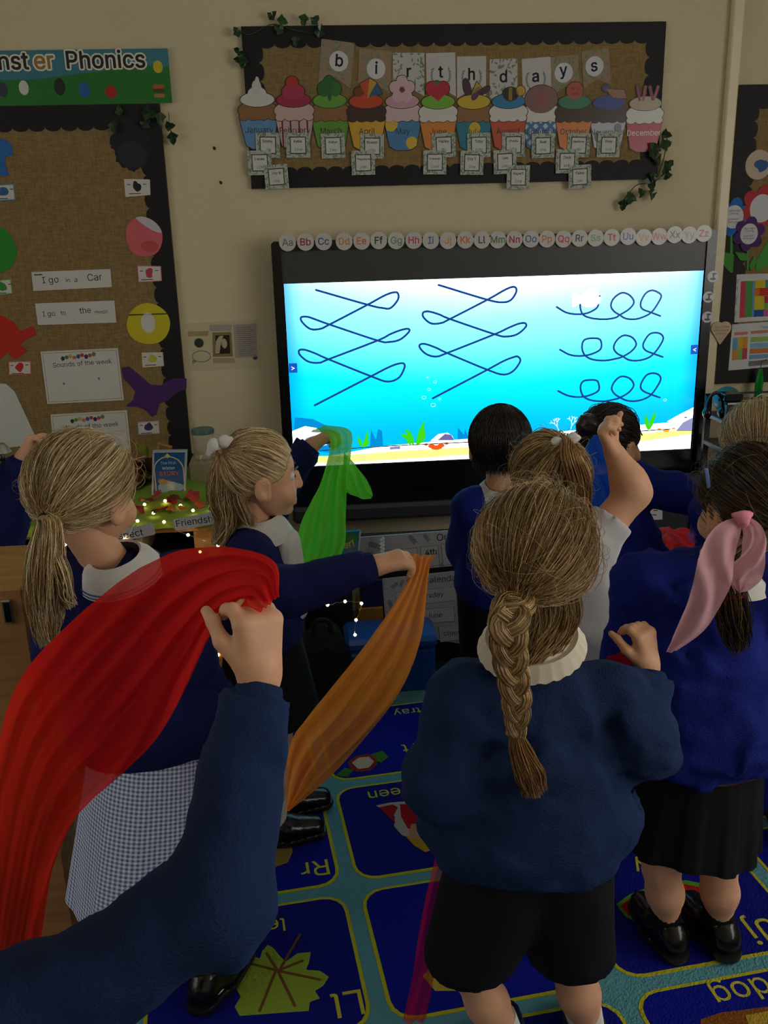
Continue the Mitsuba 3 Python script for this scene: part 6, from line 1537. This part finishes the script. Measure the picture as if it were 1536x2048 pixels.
for a_, kn in ((al, J['KL']), (ar, J['KR'])):
    shoe(k, a_, -10, sock=BLACK, sock_h=.095, toward=kn)

# ---- the girl with the white bow, seen from the side
R = frame(80, 2, 0)
hc = two((-0.1244, 2.06, 0.9513))
J = dict(R=R, head=hc, SL=two((-0.1645, 2.12, 0.746)), SR=two((-0.1408, 1.98, 0.7867)), EL=two((-0.0745, 2.25, 0.8874)), WL=two((-0.0052, 2.22, 0.9786)), ER=two((-0.1422, 1.98, 0.6296)), WR=two((-0.1112, 2.02, 0.4925)), PV=two((-0.1643, 2.05, 0.5211)))
J['SL'] = hc + V(-.02, .085, -.165)
J['SR'] = hc + V(-.03, -.085, -.165)
J['EL'] = two((-0.0854, 2.2, 0.8952))
base_ = V(hc[0] - .01, hc[1], 0)
J['PV'] = V(hc[0] - .02, hc[1], .52)
J.update(AL=base_ + V(.01, .06, .065), AR=base_ + V(-.01, -.06, .065), KL=base_ + V(.01, .055, .28), KR=base_ + V(0, -.055, .28))
k = person('girl with a white bow and side ponytail holding the green scarf', J, hs=.98,
    hands=[dict(w=J['WL'], d=V(.9, -.1, .55), n=V(.4, 0, -1), side=1, curl=(50, 60, 40)), dict(w=J['WR'], d=J['WR'] - J['ER'], n=V(0, 1, 0), side=-1, curl=(30, 40, 30))])
jumper(k, J, NAVY, V(hc[0] - .02, hc[1], .56), tw=.11, hw=.12, depth=.088, seed=101, h=.011, name='cardigan')
pf = [cap(hc + V(.05, -.012, -.16), hc + V(.056, -.012, -.32), .036, .04, V(0, 1, 0), 1.3)]
put('polo_front', solid(pf, .009, .02), 'cotton', k, color=WHITE, smooth=True, label='white polo shirt front')
collar(k, hc + V(-.008, 0, -.122), R, V(0, 1, 0), .042, .043, height=.022, drop=.03, tilt=.15)
skirt(k, V(hc[0] - .02, hc[1], .57), V(hc[0] - .02, hc[1], .36), V(0, 1, 0), (.11, .09), (.15, .13), 6, .05, col=BLACK, label='black pinafore skirt', seed=8, nt=140, nv=10)
g = gathered(hc, R, (.2, -.76, .5), 1800, BLONDE, k, 111, s=.98, rad=.0007)
tail([g, two((-0.1991, 2.04, 0.9918)), two((-0.2091, 2.03, 0.925)), two((-0.2062, 2.03, 0.8595)), two((-0.2278, 2.03, 0.8003))], [.016, .026, .034, .034, .02, .006], 420, BLONDE, k, 112, wave=.012, rad=.0008)
tail([two((-0.1811, 2.02, 0.9903)), two((-0.1709, 2, 0.9142)), two((-0.1498, 2, 0.8662)), two((-0.1421, 2, 0.848))], [.008, .014, .012, .004], 60, BLONDE, k, 113, wave=.008, core=False)
for s in (-1, 1):
    bw_ = g + V(-.004, -.012, .012)
    put('bow', solid([cap(bw_, bw_ + V(.012 * s, -.01, .012 + .006 * s), .006, .012), cap(bw_ + V(.012 * s, -.01, .012), bw_ + V(.026 * s, -.012, .016 * s + .004), .012, .006)], .004, .006), 'cotton', k, color=WHITE, smooth=True, label='white bow')
for a_, kn in ((J['AL'], J['KL']), (J['AR'], J['KR'])):
    shoe(k, a_, 80, sock=WHITE, toward=kn)

# ---- the boy with dark hair in front of the screen
R = frame(6, 4, 0)
hc = two((0.4937, 2.36, 0.9256))
def stand(hc, sh=.105, drop=.17, pv=.50, w=.05, yaw=0):
    c, s = math.cos(math.radians(yaw)), math.sin(math.radians(yaw))
    sd_ = V(c, -s, 0)
    b = V(hc[0], hc[1] - .01, 0)
    return dict(SL=hc + V(0, -.01, -drop) - sd_ * sh, SR=hc + V(0, -.01, -drop) + sd_ * sh, PV=b + V(0, 0, pv), AL=b - sd_ * w + V(0, 0, .065), AR=b + sd_ * w + V(0, 0, .065), KL=b - sd_ * w * 1.05 + V(0, .01, .28), KR=b + sd_ * w * 1.05 + V(0, .01, .28))
J = dict(R=R, head=hc, **stand(hc, .078, .165, .49))
J.update(EL=J['SL'] + V(-.008, .07, -.14), WL=J['SL'] + V(.02, .19, -.15), ER=J['SR'] + V(.008, .07, -.14), WR=J['SR'] + V(-.02, .19, -.13))
k = person('dark haired child in a blue sweater standing in front of the screen', J, hs=.97, h=.01,
    hands=[dict(w=J['WL'], d=V(0, .6, -.8), n=V(1, 0, 0), side=1, curl=(30, 40, 30)), dict(w=J['WR'], d=V(0, .8, -.4), n=V(-1, 0, 0), side=1, curl=(30, 40, 30))])
jumper(k, J, ROYAL, V(hc[0], hc[1] - .01, .50), tw=.098, hw=.108, depth=.085, seed=121, h=.011)
collar(k, hc + V(0, -.02, -.12), R, V(1, 0, 0), .041, .042, height=.02, drop=.018, tilt=.3)
put('trousers', solid([cap(J['PV'] + V(-.04, 0, .02), J['AL'] + V(0, 0, .04), .078, .05, cut=(J['AL'], V(0, 0, -1))), cap(J['PV'] + V(.04, 0, .02), J['AR'] + V(0, 0, .04), .078, .05, cut=(J['AR'], V(0, 0, -1)))], .011, .02), 'cotton', k, color=BLACK, smooth=True, label='black trousers')
def bowl_cut(c, R, n, cols, parent, seed, s=1.0, bottom=-.085, lift=.016, rad=.0011):
    """Short straight hair hanging from the crown."""
    r = np.random.default_rng(seed)
    az = r.uniform(0, 2 * np.pi, n)
    el0 = np.radians(r.uniform(15, 88, n))
    t = np.linspace(0, 1, 12)
    back = -np.sin(az)
    endz = np.where(back > -.25, bottom, .045) + r.normal(0, .006, n)
    az2 = az[:, None] + .25 * (t[None] * r.normal(0, 1, (n, 1)))
    z1 = np.tan(el0) * .08
    zz = np.minimum(z1, .1)[:, None] * (1 - t[None]) + endz[:, None] * t[None]
    d = np.stack([np.cos(az2) * np.sqrt(np.maximum(1 - (np.clip(zz, -.06, .099) / .1) ** 2, .02)), np.sin(az2) * np.sqrt(np.maximum(1 - (np.clip(zz, -.06, .099) / .1) ** 2, .02)), np.clip(zz, -.06, .099) / .1 * .85], -1)
    lf = lift * (.7 + .3 * r.uniform(0, 1, (n, 1))) + 0 * t[None]
    p = scalp(c, R, d, lf, s)
    p = p + np.minimum(zz + .06, 0)[..., None] * s * R[2]
    put_strands('hair', p, rad * np.append(np.ones(10), [.7, .3]), cols, parent, seed)
    dirs = trimesh.creation.icosphere(4, 1.0)
    v = dirs.vertices
    q = v / np.linalg.norm(v / SKULL, axis=1, keepdims=True) + [0, -.008, .018]
    ok = (q[:, 1] < .03 + .6 * q[:, 2])
    put('hair_base', trimesh.Trimesh(scalp(c, R, v, np.where(ok, lift * .75, -.006), s), dirs.faces, process=False), 'hair', parent, color=np.array(cols).mean(0), smooth=True)
bowl_cut(hc, R, 1500, DARK, k, 131, s=.97)
for a_, kn in ((J['AL'], J['KL']), (J['AR'], J['KR'])):
    shoe(k, a_, 0, sock=BLACK, toward=kn)

# ---- the girl in the white blouse raising the blue scarf
R = frame(-14, 12, 8)
hc = two((0.4957, 1.86, 0.9606))
J = dict(R=R, head=hc, **stand(hc + V(.09, 0, 0), .10, .17, .50))
J.update(SR=two((0.5897, 1.84, 0.8272)), ER=two((0.6826, 1.86, 0.929)), WR=two((0.6409, 1.88, 1.0146)))
J.update(EL=J['SL'] + V(-.03, .05, -.16), WL=J['SL'] + V(-.01, .16, -.24))
k = person('girl in a white blouse with a bare arm raised in front of the screen', J, hs=.98, h=.009, arm=1.28,
    hands=[dict(w=J['WR'], d=V(-.3, .05, .6), n=V(.7, -.3, .3), side=1, curl=(55, 60, 40), s=1.05), dict(w=J['WL'], d=V(0, .8, -.4), n=V(1, 0, 0), side=1, curl=(30, 40, 30))])
top = (J['SL'] + J['SR']) / 2
bl = [cap(top + V(.0, 0, -.03), V(top[0] + .03, top[1], .62), .08, .088, V(1, 0, 0), 1.25), cap(V(top[0] + .03, top[1], .62), V(top[0] + .04, top[1], .42), .088, .092, V(1, 0, 0), 1.25, cut=(V(top[0], top[1], .43), V(0, 0, -1))), cap(J['SL'], J['SR'], .044, .044),
      cap(J['SR'], J['SR'] * .52 + J['ER'] * .48, .05, .05, cut=(J['SR'] * .5 + J['ER'] * .5, nrm(J['ER'] - J['SR']))), cap(J['SL'], J['SL'] * .5 + J['EL'] * .5, .05, .052, cut=(J['SL'] * .5 + J['EL'] * .5, nrm(J['EL'] - J['SL'])))]
put('blouse', solid(bl, .0095, .03, folds(141, .009, 15, 7)), 'cotton', k, color=rgb(206, 204, 204), smooth=True, label='loose white short sleeved blouse')
skirt(k, V(top[0] + .04, top[1], .46), V(top[0] + .04, top[1], .3), V(1, 0, 0), (.105, .085), (.13, .11), 8, .04, col=BLACK, seed=12, nt=140, nv=10, label='black skirt')
g = gathered(hc, R, (.22, -.62, .72), 1200, SANDY, k, 151, s=.98, rad=.001)
fly_away(hc, R, 120, SANDY, k, 152, s=.98)
tail([g, two((0.5105, 1.75, 1.0419)), two((0.5247, 1.74, 0.9924)), two((0.5316, 1.74, 0.9451)), two((0.5457, 1.75, 0.8987))], [.012, .020, .022, .018, .006], 240, [rgb(170, 130, 80), rgb(150, 112, 66), rgb(186, 150, 100)], k, 153, wave=.006, rad=.001)
for s in (-1, 1):
    put('bow', solid([cap(g, g + R[0] * .02 * s + R[2] * .004, .006, .011), cap(g + R[0] * .02 * s, g + R[0] * .034 * s, .011, .005)], .004, .006), 'cotton', k, color=WHITE, smooth=True, label='white bow')
for a_, kn in ((J['AL'], J['KL']), (J['AR'], J['KR'])):
    shoe(k, a_, -5, sock=WHITE, toward=kn)

# ---- the dark haired child with an arm stretched to the right
R = frame(62, 2, 0)
hc = two((0.795, 2.36, 0.9186))
J = dict(R=R, head=hc, **stand(hc, .10, .165, .49, yaw=25))
J.update(SR=two((0.8481, 2.3, 0.82)), ER=two((0.9498, 2.3, 0.7873)), WR=two((1.036, 2.28, 0.7553)))
J.update(SL=hc + V(-.10, .02, -.165), EL=hc + V(-.12, .12, -.3), WL=hc + V(-.02, .2, -.36))
k = person('dark haired child with a bun stretching one sleeve out to the right', J, hs=.95, h=.01,
    hands=[dict(w=J['WR'], d=J['WR'] - J['ER'], n=V(0, .3, -1), side=1, curl=(30, 40, 30)), dict(w=J['WL'], d=V(.6, .6, -.3), n=V(0, 0, 1), side=1, curl=(30, 40, 30))])
jumper(k, J, ROYAL, V(hc[0] + .03, hc[1] - .02, .55), tw=.112, hw=.118, depth=.088, seed=161, amp=.014, h=.011, name='cardigan', bulge=.016)
skirt(k, V(hc[0] + .03, hc[1] - .02, .57), V(hc[0] + .04, hc[1] - .02, .36), V(1, -.3, 0), (.11, .09), (.14, .12), 6, .05, mat='gingham', seed=14, nt=140, nv=10, label='pale gingham dress skirt')
gathered(hc, R, (0, -.9, .35), 900, DARK, k, 171, s=.95, rad=.0011)
m = solid([ell(scalp(hc, R, V(0, -.9, .45)[None], np.array([.012]), .95)[0], (.03, .03, .028))], .006, .01, folds(5, .006, 60, 60))
put('bun', m, 'hair', k, color=DARK[0], smooth=True)
collar(k, hc + V(.005, -.01, -.12), R, V(1, -.3, 0), .046, .046, height=.024, drop=.018, tilt=.1)
for a_, kn in ((J['AL'], J['KL']), (J['AR'], J['KR'])):
    shoe(k, a_, 60, sock=WHITE, toward=kn)

# ---- the fair child behind, cut by the right edge
R = frame(4, 4, 0)
hc = two((1.0816, 2.12, 0.961))
J = dict(R=R, head=hc, **stand(hc, .105, .17, .5))
J.update(EL=J['SL'] + V(-.06, .06, -.12), WL=J['SL'] + V(-.10, .06, .0), ER=J['SR'] + V(.03, .03, -.17), WR=J['SR'] + V(.02, .12, -.27))
J['WL'] = two((0.9744, 2.12, 0.7966))
J['EL'] = two((1.0011, 2.1, 0.6807))
k = person('fair haired child with a centre parting at the right edge', J, hs=1.02, h=.01,
    hands=[dict(w=J['WL'], d=V(-.2, 0, 1), n=V(1, .2, 0), side=-1, curl=(55, 60, 40)), dict(w=J['WR'], d=V(0, .8, -.4), n=V(-1, 0, 0), side=1, curl=(30, 40, 30))])
jumper(k, J, ROYAL, V(hc[0], hc[1] - .01, .5), tw=.115, hw=.12, depth=.088, seed=181, h=.011)
skirt(k, V(hc[0], hc[1] - .01, .52), V(hc[0], hc[1] - .01, .34), V(1, 0, 0), (.11, .09), (.14, .12), 8, .04, col=BLACK, seed=15, nt=140, nv=10, label='black skirt')
gathered(hc, R, (-.3, -.75, -.6), 1300, BLONDE, k, 191, s=1.02, rad=.0006, lift=.012)
def right_half(q):
    return np.minimum(hairline(q), q[..., 0])
p = spline([scalp(hc, R, V(.05, a, b)[None], np.array([.0165]), 1.02)[0] for a, b in ((.6, .9), (.1, 1.0), (-.5, .8), (-.9, .2))], 8)
put('parting', tube(p, .0018, 6), 'skin', k, color=rgb(206, 180, 150), smooth=True)
for s in (-1, 1):
    pt = scalp(hc, R, V(.55 * s, -.6, -.75)[None], np.array([.012]), 1.02)[0]
    tail([pt, pt + V(.02 * s, -.02, -.06), pt + V(.02 * s, -.02, -.14), pt + V(.015 * s, -.02, -.2)], [.014, .018, .016, .005], 140, BLONDE, k, 195 + s, rad=.0011)
for a_, kn in ((J['AL'], J['KL']), (J['AR'], J['KR'])):
    shoe(k, a_, 0, sock=WHITE, toward=kn)

# ---- the child whose black skirt shows at the right edge
R = frame(0, 4, 0)
hc = two((1.185, 1.84, 0.8924))
J = dict(R=R, head=hc, **stand(hc, .105, .17, .5))
J.update(EL=J['SL'] + V(-.03, .04, -.17), WL=J['SL'] + V(-.02, -.02, -.30), ER=J['SR'] + V(.03, .03, -.17), WR=J['SR'] + V(.02, .1, -.27))
k = person('child at the right edge, only the hem of a black skirt in view', J, hs=1.0, h=.011,
    hands=[dict(w=J['WL'], d=V(0, 0, -1), n=V(1, 0, 0), side=1, curl=(55, 60, 40)), dict(w=J['WR'], d=V(0, .8, -.4), n=V(-1, 0, 0), side=1, curl=(30, 40, 30))])
jumper(k, J, ROYAL, V(hc[0], hc[1] - .01, .5), tw=.115, hw=.12, depth=.088, seed=201, h=.012)
skirt(k, V(hc[0], hc[1] - .01, .52), V(hc[0], hc[1] - .01, .30), V(1, 0, 0), (.11, .09), (.165, .14), 8, .05, col=BLACK, seed=17, nt=140, nv=10, label='black skirt')
gathered(hc, R, (0, -.8, -.5), 500, BROWN, k, 211, rad=.0012)
for a_, kn in ((J['AL'], J['KL']), (J['AR'], J['KR'])):
    shoe(k, a_, 0, sock=WHITE, toward=kn)

# ---- the child at the far left edge with a raised navy sleeve
R = frame(10, 4, 0)
hc = two((-0.871, 2.14, 0.9567))
J = dict(R=R, head=hc, **stand(hc, .105, .17, .52))
J.update(SR=two((-0.7555, 2.12, 0.7606)), ER=two((-0.712, 2.14, 0.8881)), WR=two((-0.6819, 2.18, 0.9877)), EL=J['SL'] + V(-.03, .04, -.17), WL=J['SL'] + V(-.02, .1, -.27))
J['ER'] = two((-0.7383, 2.16, 0.8586))
k = person('child at the far left edge with one navy sleeve raised', J, hs=1.0, h=.01,
    hands=[dict(w=J['WR'], d=V(.5, .1, .8), n=V(.6, -.2, -.4), side=1, curl=(35, 40, 30)), dict(w=J['WL'], d=V(0, .8, -.4), n=V(1, 0, 0), side=-1, curl=(30, 40, 30))])
jumper(k, J, NAVY, V(hc[0], hc[1] - .01, .5), tw=.118, hw=.122, depth=.09, seed=221, h=.011, sleeve=(.056, .052, .044))
put('trousers', solid([cap(J['PV'] + V(-.04, 0, .02), J['AL'] + V(0, 0, .04), .078, .05, cut=(J['AL'], V(0, 0, -1))), cap(J['PV'] + V(.04, 0, .02), J['AR'] + V(0, 0, .04), .078, .05, cut=(J['AR'], V(0, 0, -1)))], .011, .02), 'cotton', k, color=BLACK, smooth=True, label='black trousers')
bowl_cut(hc, R, 450, BROWN, k, 231, rad=.0013)
for a_, kn in ((J['AL'], J['KL']), (J['AR'], J['KR'])):
    shoe(k, a_, 0, sock=BLACK, toward=kn)

# ---- the nearest child: only the raised arm with the red scarf comes into view
R = frame(15, 4, 0)
J = dict(R=R)
J['SR'] = two((-0.3072, 0.8, 0.724))
hc = J['SR'] + V(-.115, -.02, .20)
J.update(head=hc, **{a: b for a, b in stand(hc, .105, .18, .48).items() if a != 'SR'})
J.update(ER=two((-0.1307, 0.84, 0.7967)), WR=two((-0.0758, 0.98, 0.9869)), EL=J['SL'] + V(-.04, .05, -.16), WL=J['SL'] + V(-.02, .14, -.24))
k = person('nearest child, only a raised teal navy sleeve and hand in view', J, hs=1.0, h=.009,
    hands=[dict(w=J['WR'] + V(0, .004, .012), d=V(.04, .16, 1), n=V(-.5, .75, 0), side=1, curl=(50, 62, 42), s=1.2), dict(w=J['WL'], d=V(0, .8, -.4), n=V(1, 0, 0), side=-1, curl=(30, 40, 30))])
jumper(k, J, TEAL_NAVY, V(hc[0], hc[1] - .01, .5), tw=.118, hw=.122, depth=.09, seed=241, amp=.014, h=.009, sleeve=(.058, .054, .040))
put('trousers', solid([cap(J['PV'] + V(-.04, 0, .02), J['AL'] + V(0, 0, .04), .078, .05, cut=(J['AL'], V(0, 0, -1))), cap(J['PV'] + V(.04, 0, .02), J['AR'] + V(0, 0, .04), .078, .05, cut=(J['AR'], V(0, 0, -1)))], .012, .02), 'cotton', k, color=BLACK, smooth=True, label='black trousers')
bowl_cut(hc, R, 400, BROWN, k, 251, rad=.0013)
for a_, kn in ((J['AL'], J['KL']), (J['AR'], J['KR'])):
    shoe(k, a_, 0, sock=BLACK, toward=kn)

# ------------------------------------------------------------------ scarves
sheet('scarf', 'large sheer red scarf swept through the air at the front left',
    [(-0.0468, 1, 1.0903), (-0.0543, 1.03, 1.1241), (-0.1125, 1.07, 1.1282), (-0.1841, 1.1, 1.1097), (-0.2618, 1.1, 1.0702), (-0.3307, 1.08, 1.0197), (-0.3702, 1.04, 0.976), (-0.3935, 1, 0.8991), (-0.4118, 0.96, 0.7902), (-0.436, 0.93, 0.6446)],
    [(-0.0701, 0.985, 1.0763), (-0.0937, 1, 1.0775), (-0.1313, 1.03, 1.0365), (-0.1722, 1.05, 0.9566), (-0.2195, 1.06, 0.8766), (-0.277, 1.05, 0.8217), (-0.3205, 1.02, 0.7946), (-0.3468, 0.99, 0.7461), (-0.3534, 0.96, 0.6978), (-0.3638, 0.93, 0.6367)], 'sheer_red', n=44, m=110, fold=.022, nf=4.5, seed=3)
sheet('scarf', 'sheer orange scarf hanging from an outstretched hand in the middle',
    [(0.177, 1.7, 0.8748), (0.1802, 1.68, 0.8486), (0.1402, 1.62, 0.8077), (0.0611, 1.52, 0.752), (-0.0282, 1.42, 0.6981), (-0.064, 1.38, 0.6617), (-0.0769, 1.36, 0.549)],
    [(0.2251, 1.69, 0.8715), (0.2137, 1.68, 0.8467), (0.202, 1.64, 0.8007), (0.1779, 1.56, 0.7451), (0.1203, 1.46, 0.6844), (0.0276, 1.4, 0.6078), (-0.0725, 1.37, 0.5396)], 'sheer_orange', n=30, m=80, fold=.016, nf=3.5, seed=5)
sheet('scarf', 'lime green sheer scarf hanging in front of the screen',
    [(-0.0033, 2.17, 1.027), (0.0349, 2.13, 1.0244), (0.0386, 2.1, 0.9953), (0.0117, 2.08, 0.9236), (-0.0318, 2.06, 0.8468), (-0.0538, 2.05, 0.7836), (-0.0713, 2.05, 0.7196)],
    [(0.0307, 2.17, 1.0401), (0.0884, 2.14, 1.0294), (0.088, 2.12, 0.9821), (0.0757, 2.11, 0.9183), (0.0697, 2.1, 0.8349), (0.0641, 2.09, 0.763), (0.0349, 2.08, 0.7019)], 'sheer_green', n=28, m=70, fold=.016, nf=3, seed=7)
sheet('scarf', 'corner of lime green scarf blown out to the right of the green scarf',
    [(0.0719, 2.13, 0.9805), (0.1031, 2.14, 0.9398), (0.1299, 2.15, 0.8947), (0.1388, 2.15, 0.8665)], [(0.063, 2.12, 0.8853), (0.0823, 2.13, 0.8777), (0.1089, 2.14, 0.8621), (0.1336, 2.15, 0.8566)], 'sheer_green', n=14, m=30, fold=.008, nf=2, seed=8)
sheet('scarf', 'bright blue scarf hanging from the raised bare arm',
    [(0.6091, 1.93, 1.0432), (0.5904, 1.93, 1.0105), (0.5833, 1.92, 0.9454), (0.5973, 1.92, 0.8755), (0.6114, 1.92, 0.81)],
    [(0.6371, 1.92, 1.0419), (0.6556, 1.91, 1.0066), (0.6852, 1.91, 0.9545), (0.6951, 1.91, 0.8967), (0.6586, 1.91, 0.8109)], 'sheer_blue', n=24, m=50, fold=.014, nf=2.5, seed=9)
sheet('scarf', 'lilac scarf hanging beside the ear of the girl with the pink scarf',
    [(0.9354, 2.1, 0.8279), (0.9232, 2.1, 0.79), (0.916, 2.1, 0.7514), (0.9159, 2.1, 0.7186)], [(0.9668, 2.1, 0.8455), (0.9716, 2.1, 0.7874), (0.9723, 2.1, 0.7483), (0.9725, 2.1, 0.7155)], 'sheer_lilac', n=14, m=30, fold=.012, nf=2, seed=10)
sheet('scarf', 'thin crimson scarf trailing down beside the black shorts',
    [(0.2103, 1.37, 0.4969), (0.1879, 1.37, 0.4472), (0.1654, 1.37, 0.3538), (0.1478, 1.37, 0.2567), (0.1314, 1.37, 0.1561), (0.1145, 1.37, 0.058)],
    [(0.2324, 1.37, 0.4847), (0.219, 1.37, 0.4128), (0.2015, 1.37, 0.3286), (0.1844, 1.37, 0.2418), (0.1724, 1.37, 0.1517), (0.1581, 1.37, 0.053)], 'sheer_crimson', n=18, m=50, fold=.010, nf=2, seed=11)
sheet('scarf', 'red scarf end held in the raised hand of the braided girl',
    [(0.545, 1.36, 0.8269), (0.5196, 1.37, 0.8129), (0.498, 1.38, 0.7985), (0.4769, 1.38, 0.7906)], [(0.5502, 1.36, 0.7862), (0.5217, 1.37, 0.7758), (0.4976, 1.38, 0.7724), (0.4747, 1.38, 0.7814)], 'sheer_red', n=14, m=26, fold=.010, nf=2, seed=12)
sheet('scarf', 'red scarf at the right edge beside the royal blue sweater',
    [(0.9454, 1.72, 0.6412), (0.9428, 1.72, 0.5591), (0.9503, 1.72, 0.462), (0.9651, 1.72, 0.3613)], [(1.012, 1.72, 0.6369), (1.0214, 1.72, 0.5537), (1.0325, 1.72, 0.4559), (1.0323, 1.72, 0.3561)], 'sheer_crimson', n=14, m=30, fold=.014, nf=2, seed=13)
# the pink scarf: one long tail and one loop, knotted at the back of the head
k = sheet('scarf', 'pale pink scarf knotted into the brown hair of the girl on the right',
    [(0.6823, 1.37, 1.0326), (0.6322, 1.345, 1.0231), (0.6002, 1.335, 0.9812), (0.5944, 1.33, 0.9237), (0.5792, 1.335, 0.8658), (0.5632, 1.34, 0.8098)],
    [(0.6881, 1.37, 1.0238), (0.6705, 1.345, 0.9991), (0.6628, 1.335, 0.9607), (0.6487, 1.33, 0.9074), (0.6241, 1.335, 0.8478), (0.5782, 1.34, 0.8125)], 'sheer_pink', n=26, m=60, fold=.009, nf=1.3, seed=14)
def loop_part(name, A, B, seed, n=22, m=46, fold=.010):
    kk = sheet('scarf', 'x', A, B, 'sheer_pink', n=n, m=m, fold=fold, nf=1.6, seed=seed)
    scene[numbered(f'{k}__{name}')] = scene.pop(f'{kk}__cloth')
    labels.pop(kk)
loop_part('loop', [(0.6855, 1.37, 1.0341), (0.7055, 1.35, 1.0209), (0.7126, 1.335, 0.9834), (0.7078, 1.335, 0.9409), (0.6918, 1.34, 0.9155), (0.6832, 1.35, 0.9041)], [(0.6835, 1.37, 1.0198), (0.6801, 1.35, 1.0011), (0.6748, 1.34, 0.9803), (0.6619, 1.34, 0.9588), (0.6579, 1.345, 0.9365), (0.6747, 1.35, 0.9046)], 15)
kn = two((0.6776, 1.355, 1.0342))
put('knot', solid([cap(kn + V(-.013, 0, .003), kn + V(.0, -.004, .0), .005, .008), cap(kn + V(.0, -.004, 0), kn + V(.012, 0, .004), .008, .005), cap(kn + V(0, 0, 0), kn + V(.003, 0, -.012), .007, .006)], .004, .008, folds(4, .004, 60, 40)), 'cotton', k, color=rgb(226, 140, 160), smooth=True)

# ---- the black bag on the floor under the screen, with its own lights
k = thing('bag', 'slumped black cloth bag under the screen behind the orange scarf', 'bag')
c = two((-0.0004, 2.72, 0.1331))
c[2] = .1
m = solid([cap(c + V(0, 0, -.06), c + V(0, .01, .10), .085, .06, V(1, 0, 0), 1.2), cap(c + V(-.03, 0, .08), c + V(.03, .02, .14), .05, .035)], .009, .03, folds(301, .016, 20, 8), cuts=[(V(0, 0, .0108), V(0, 0, -1))])
put('sack', m, 'cotton', k, color=rgb(20, 20, 22), smooth=True)
put('strap', tube(spline([c + V(-.03, -.02, .15), c + V(-.02, -.03, .2), c + V(.02, -.03, .2), c + V(.03, -.02, .15)], 8), .008, 8), 'cotton', k, color=rgb(24, 24, 26), smooth=True)
fairy('three warm lights on a wire over the black bag', [(0.0195, 2.62, 0.3849), (0.0739, 2.64, 0.3847), (0.1245, 2.64, 0.3749), (0.1052, 2.63, 0.3251), (0.1003, 2.63, 0.2747)], seed=4)

k = thing('hand_bell', 'small brass bell with a black handle at the far left edge', 'bell')
p = two((-0.6949, 2.08, 1.0374))
put('bowl', lathe([(0, .012), (.010, .011), (.015, .004), (.021, -.006), (.022, -.008), (.019, -.007), (.012, .002), (0, .008)], p, 28), 'metal', k, smooth=40)
put('handle', lathe([(0, -.03), (.006, -.028), (.0075, -.022), (.004, -.016), (.004, .008), (0, .008)], p, 14), 'gloss_black', k, smooth=40)
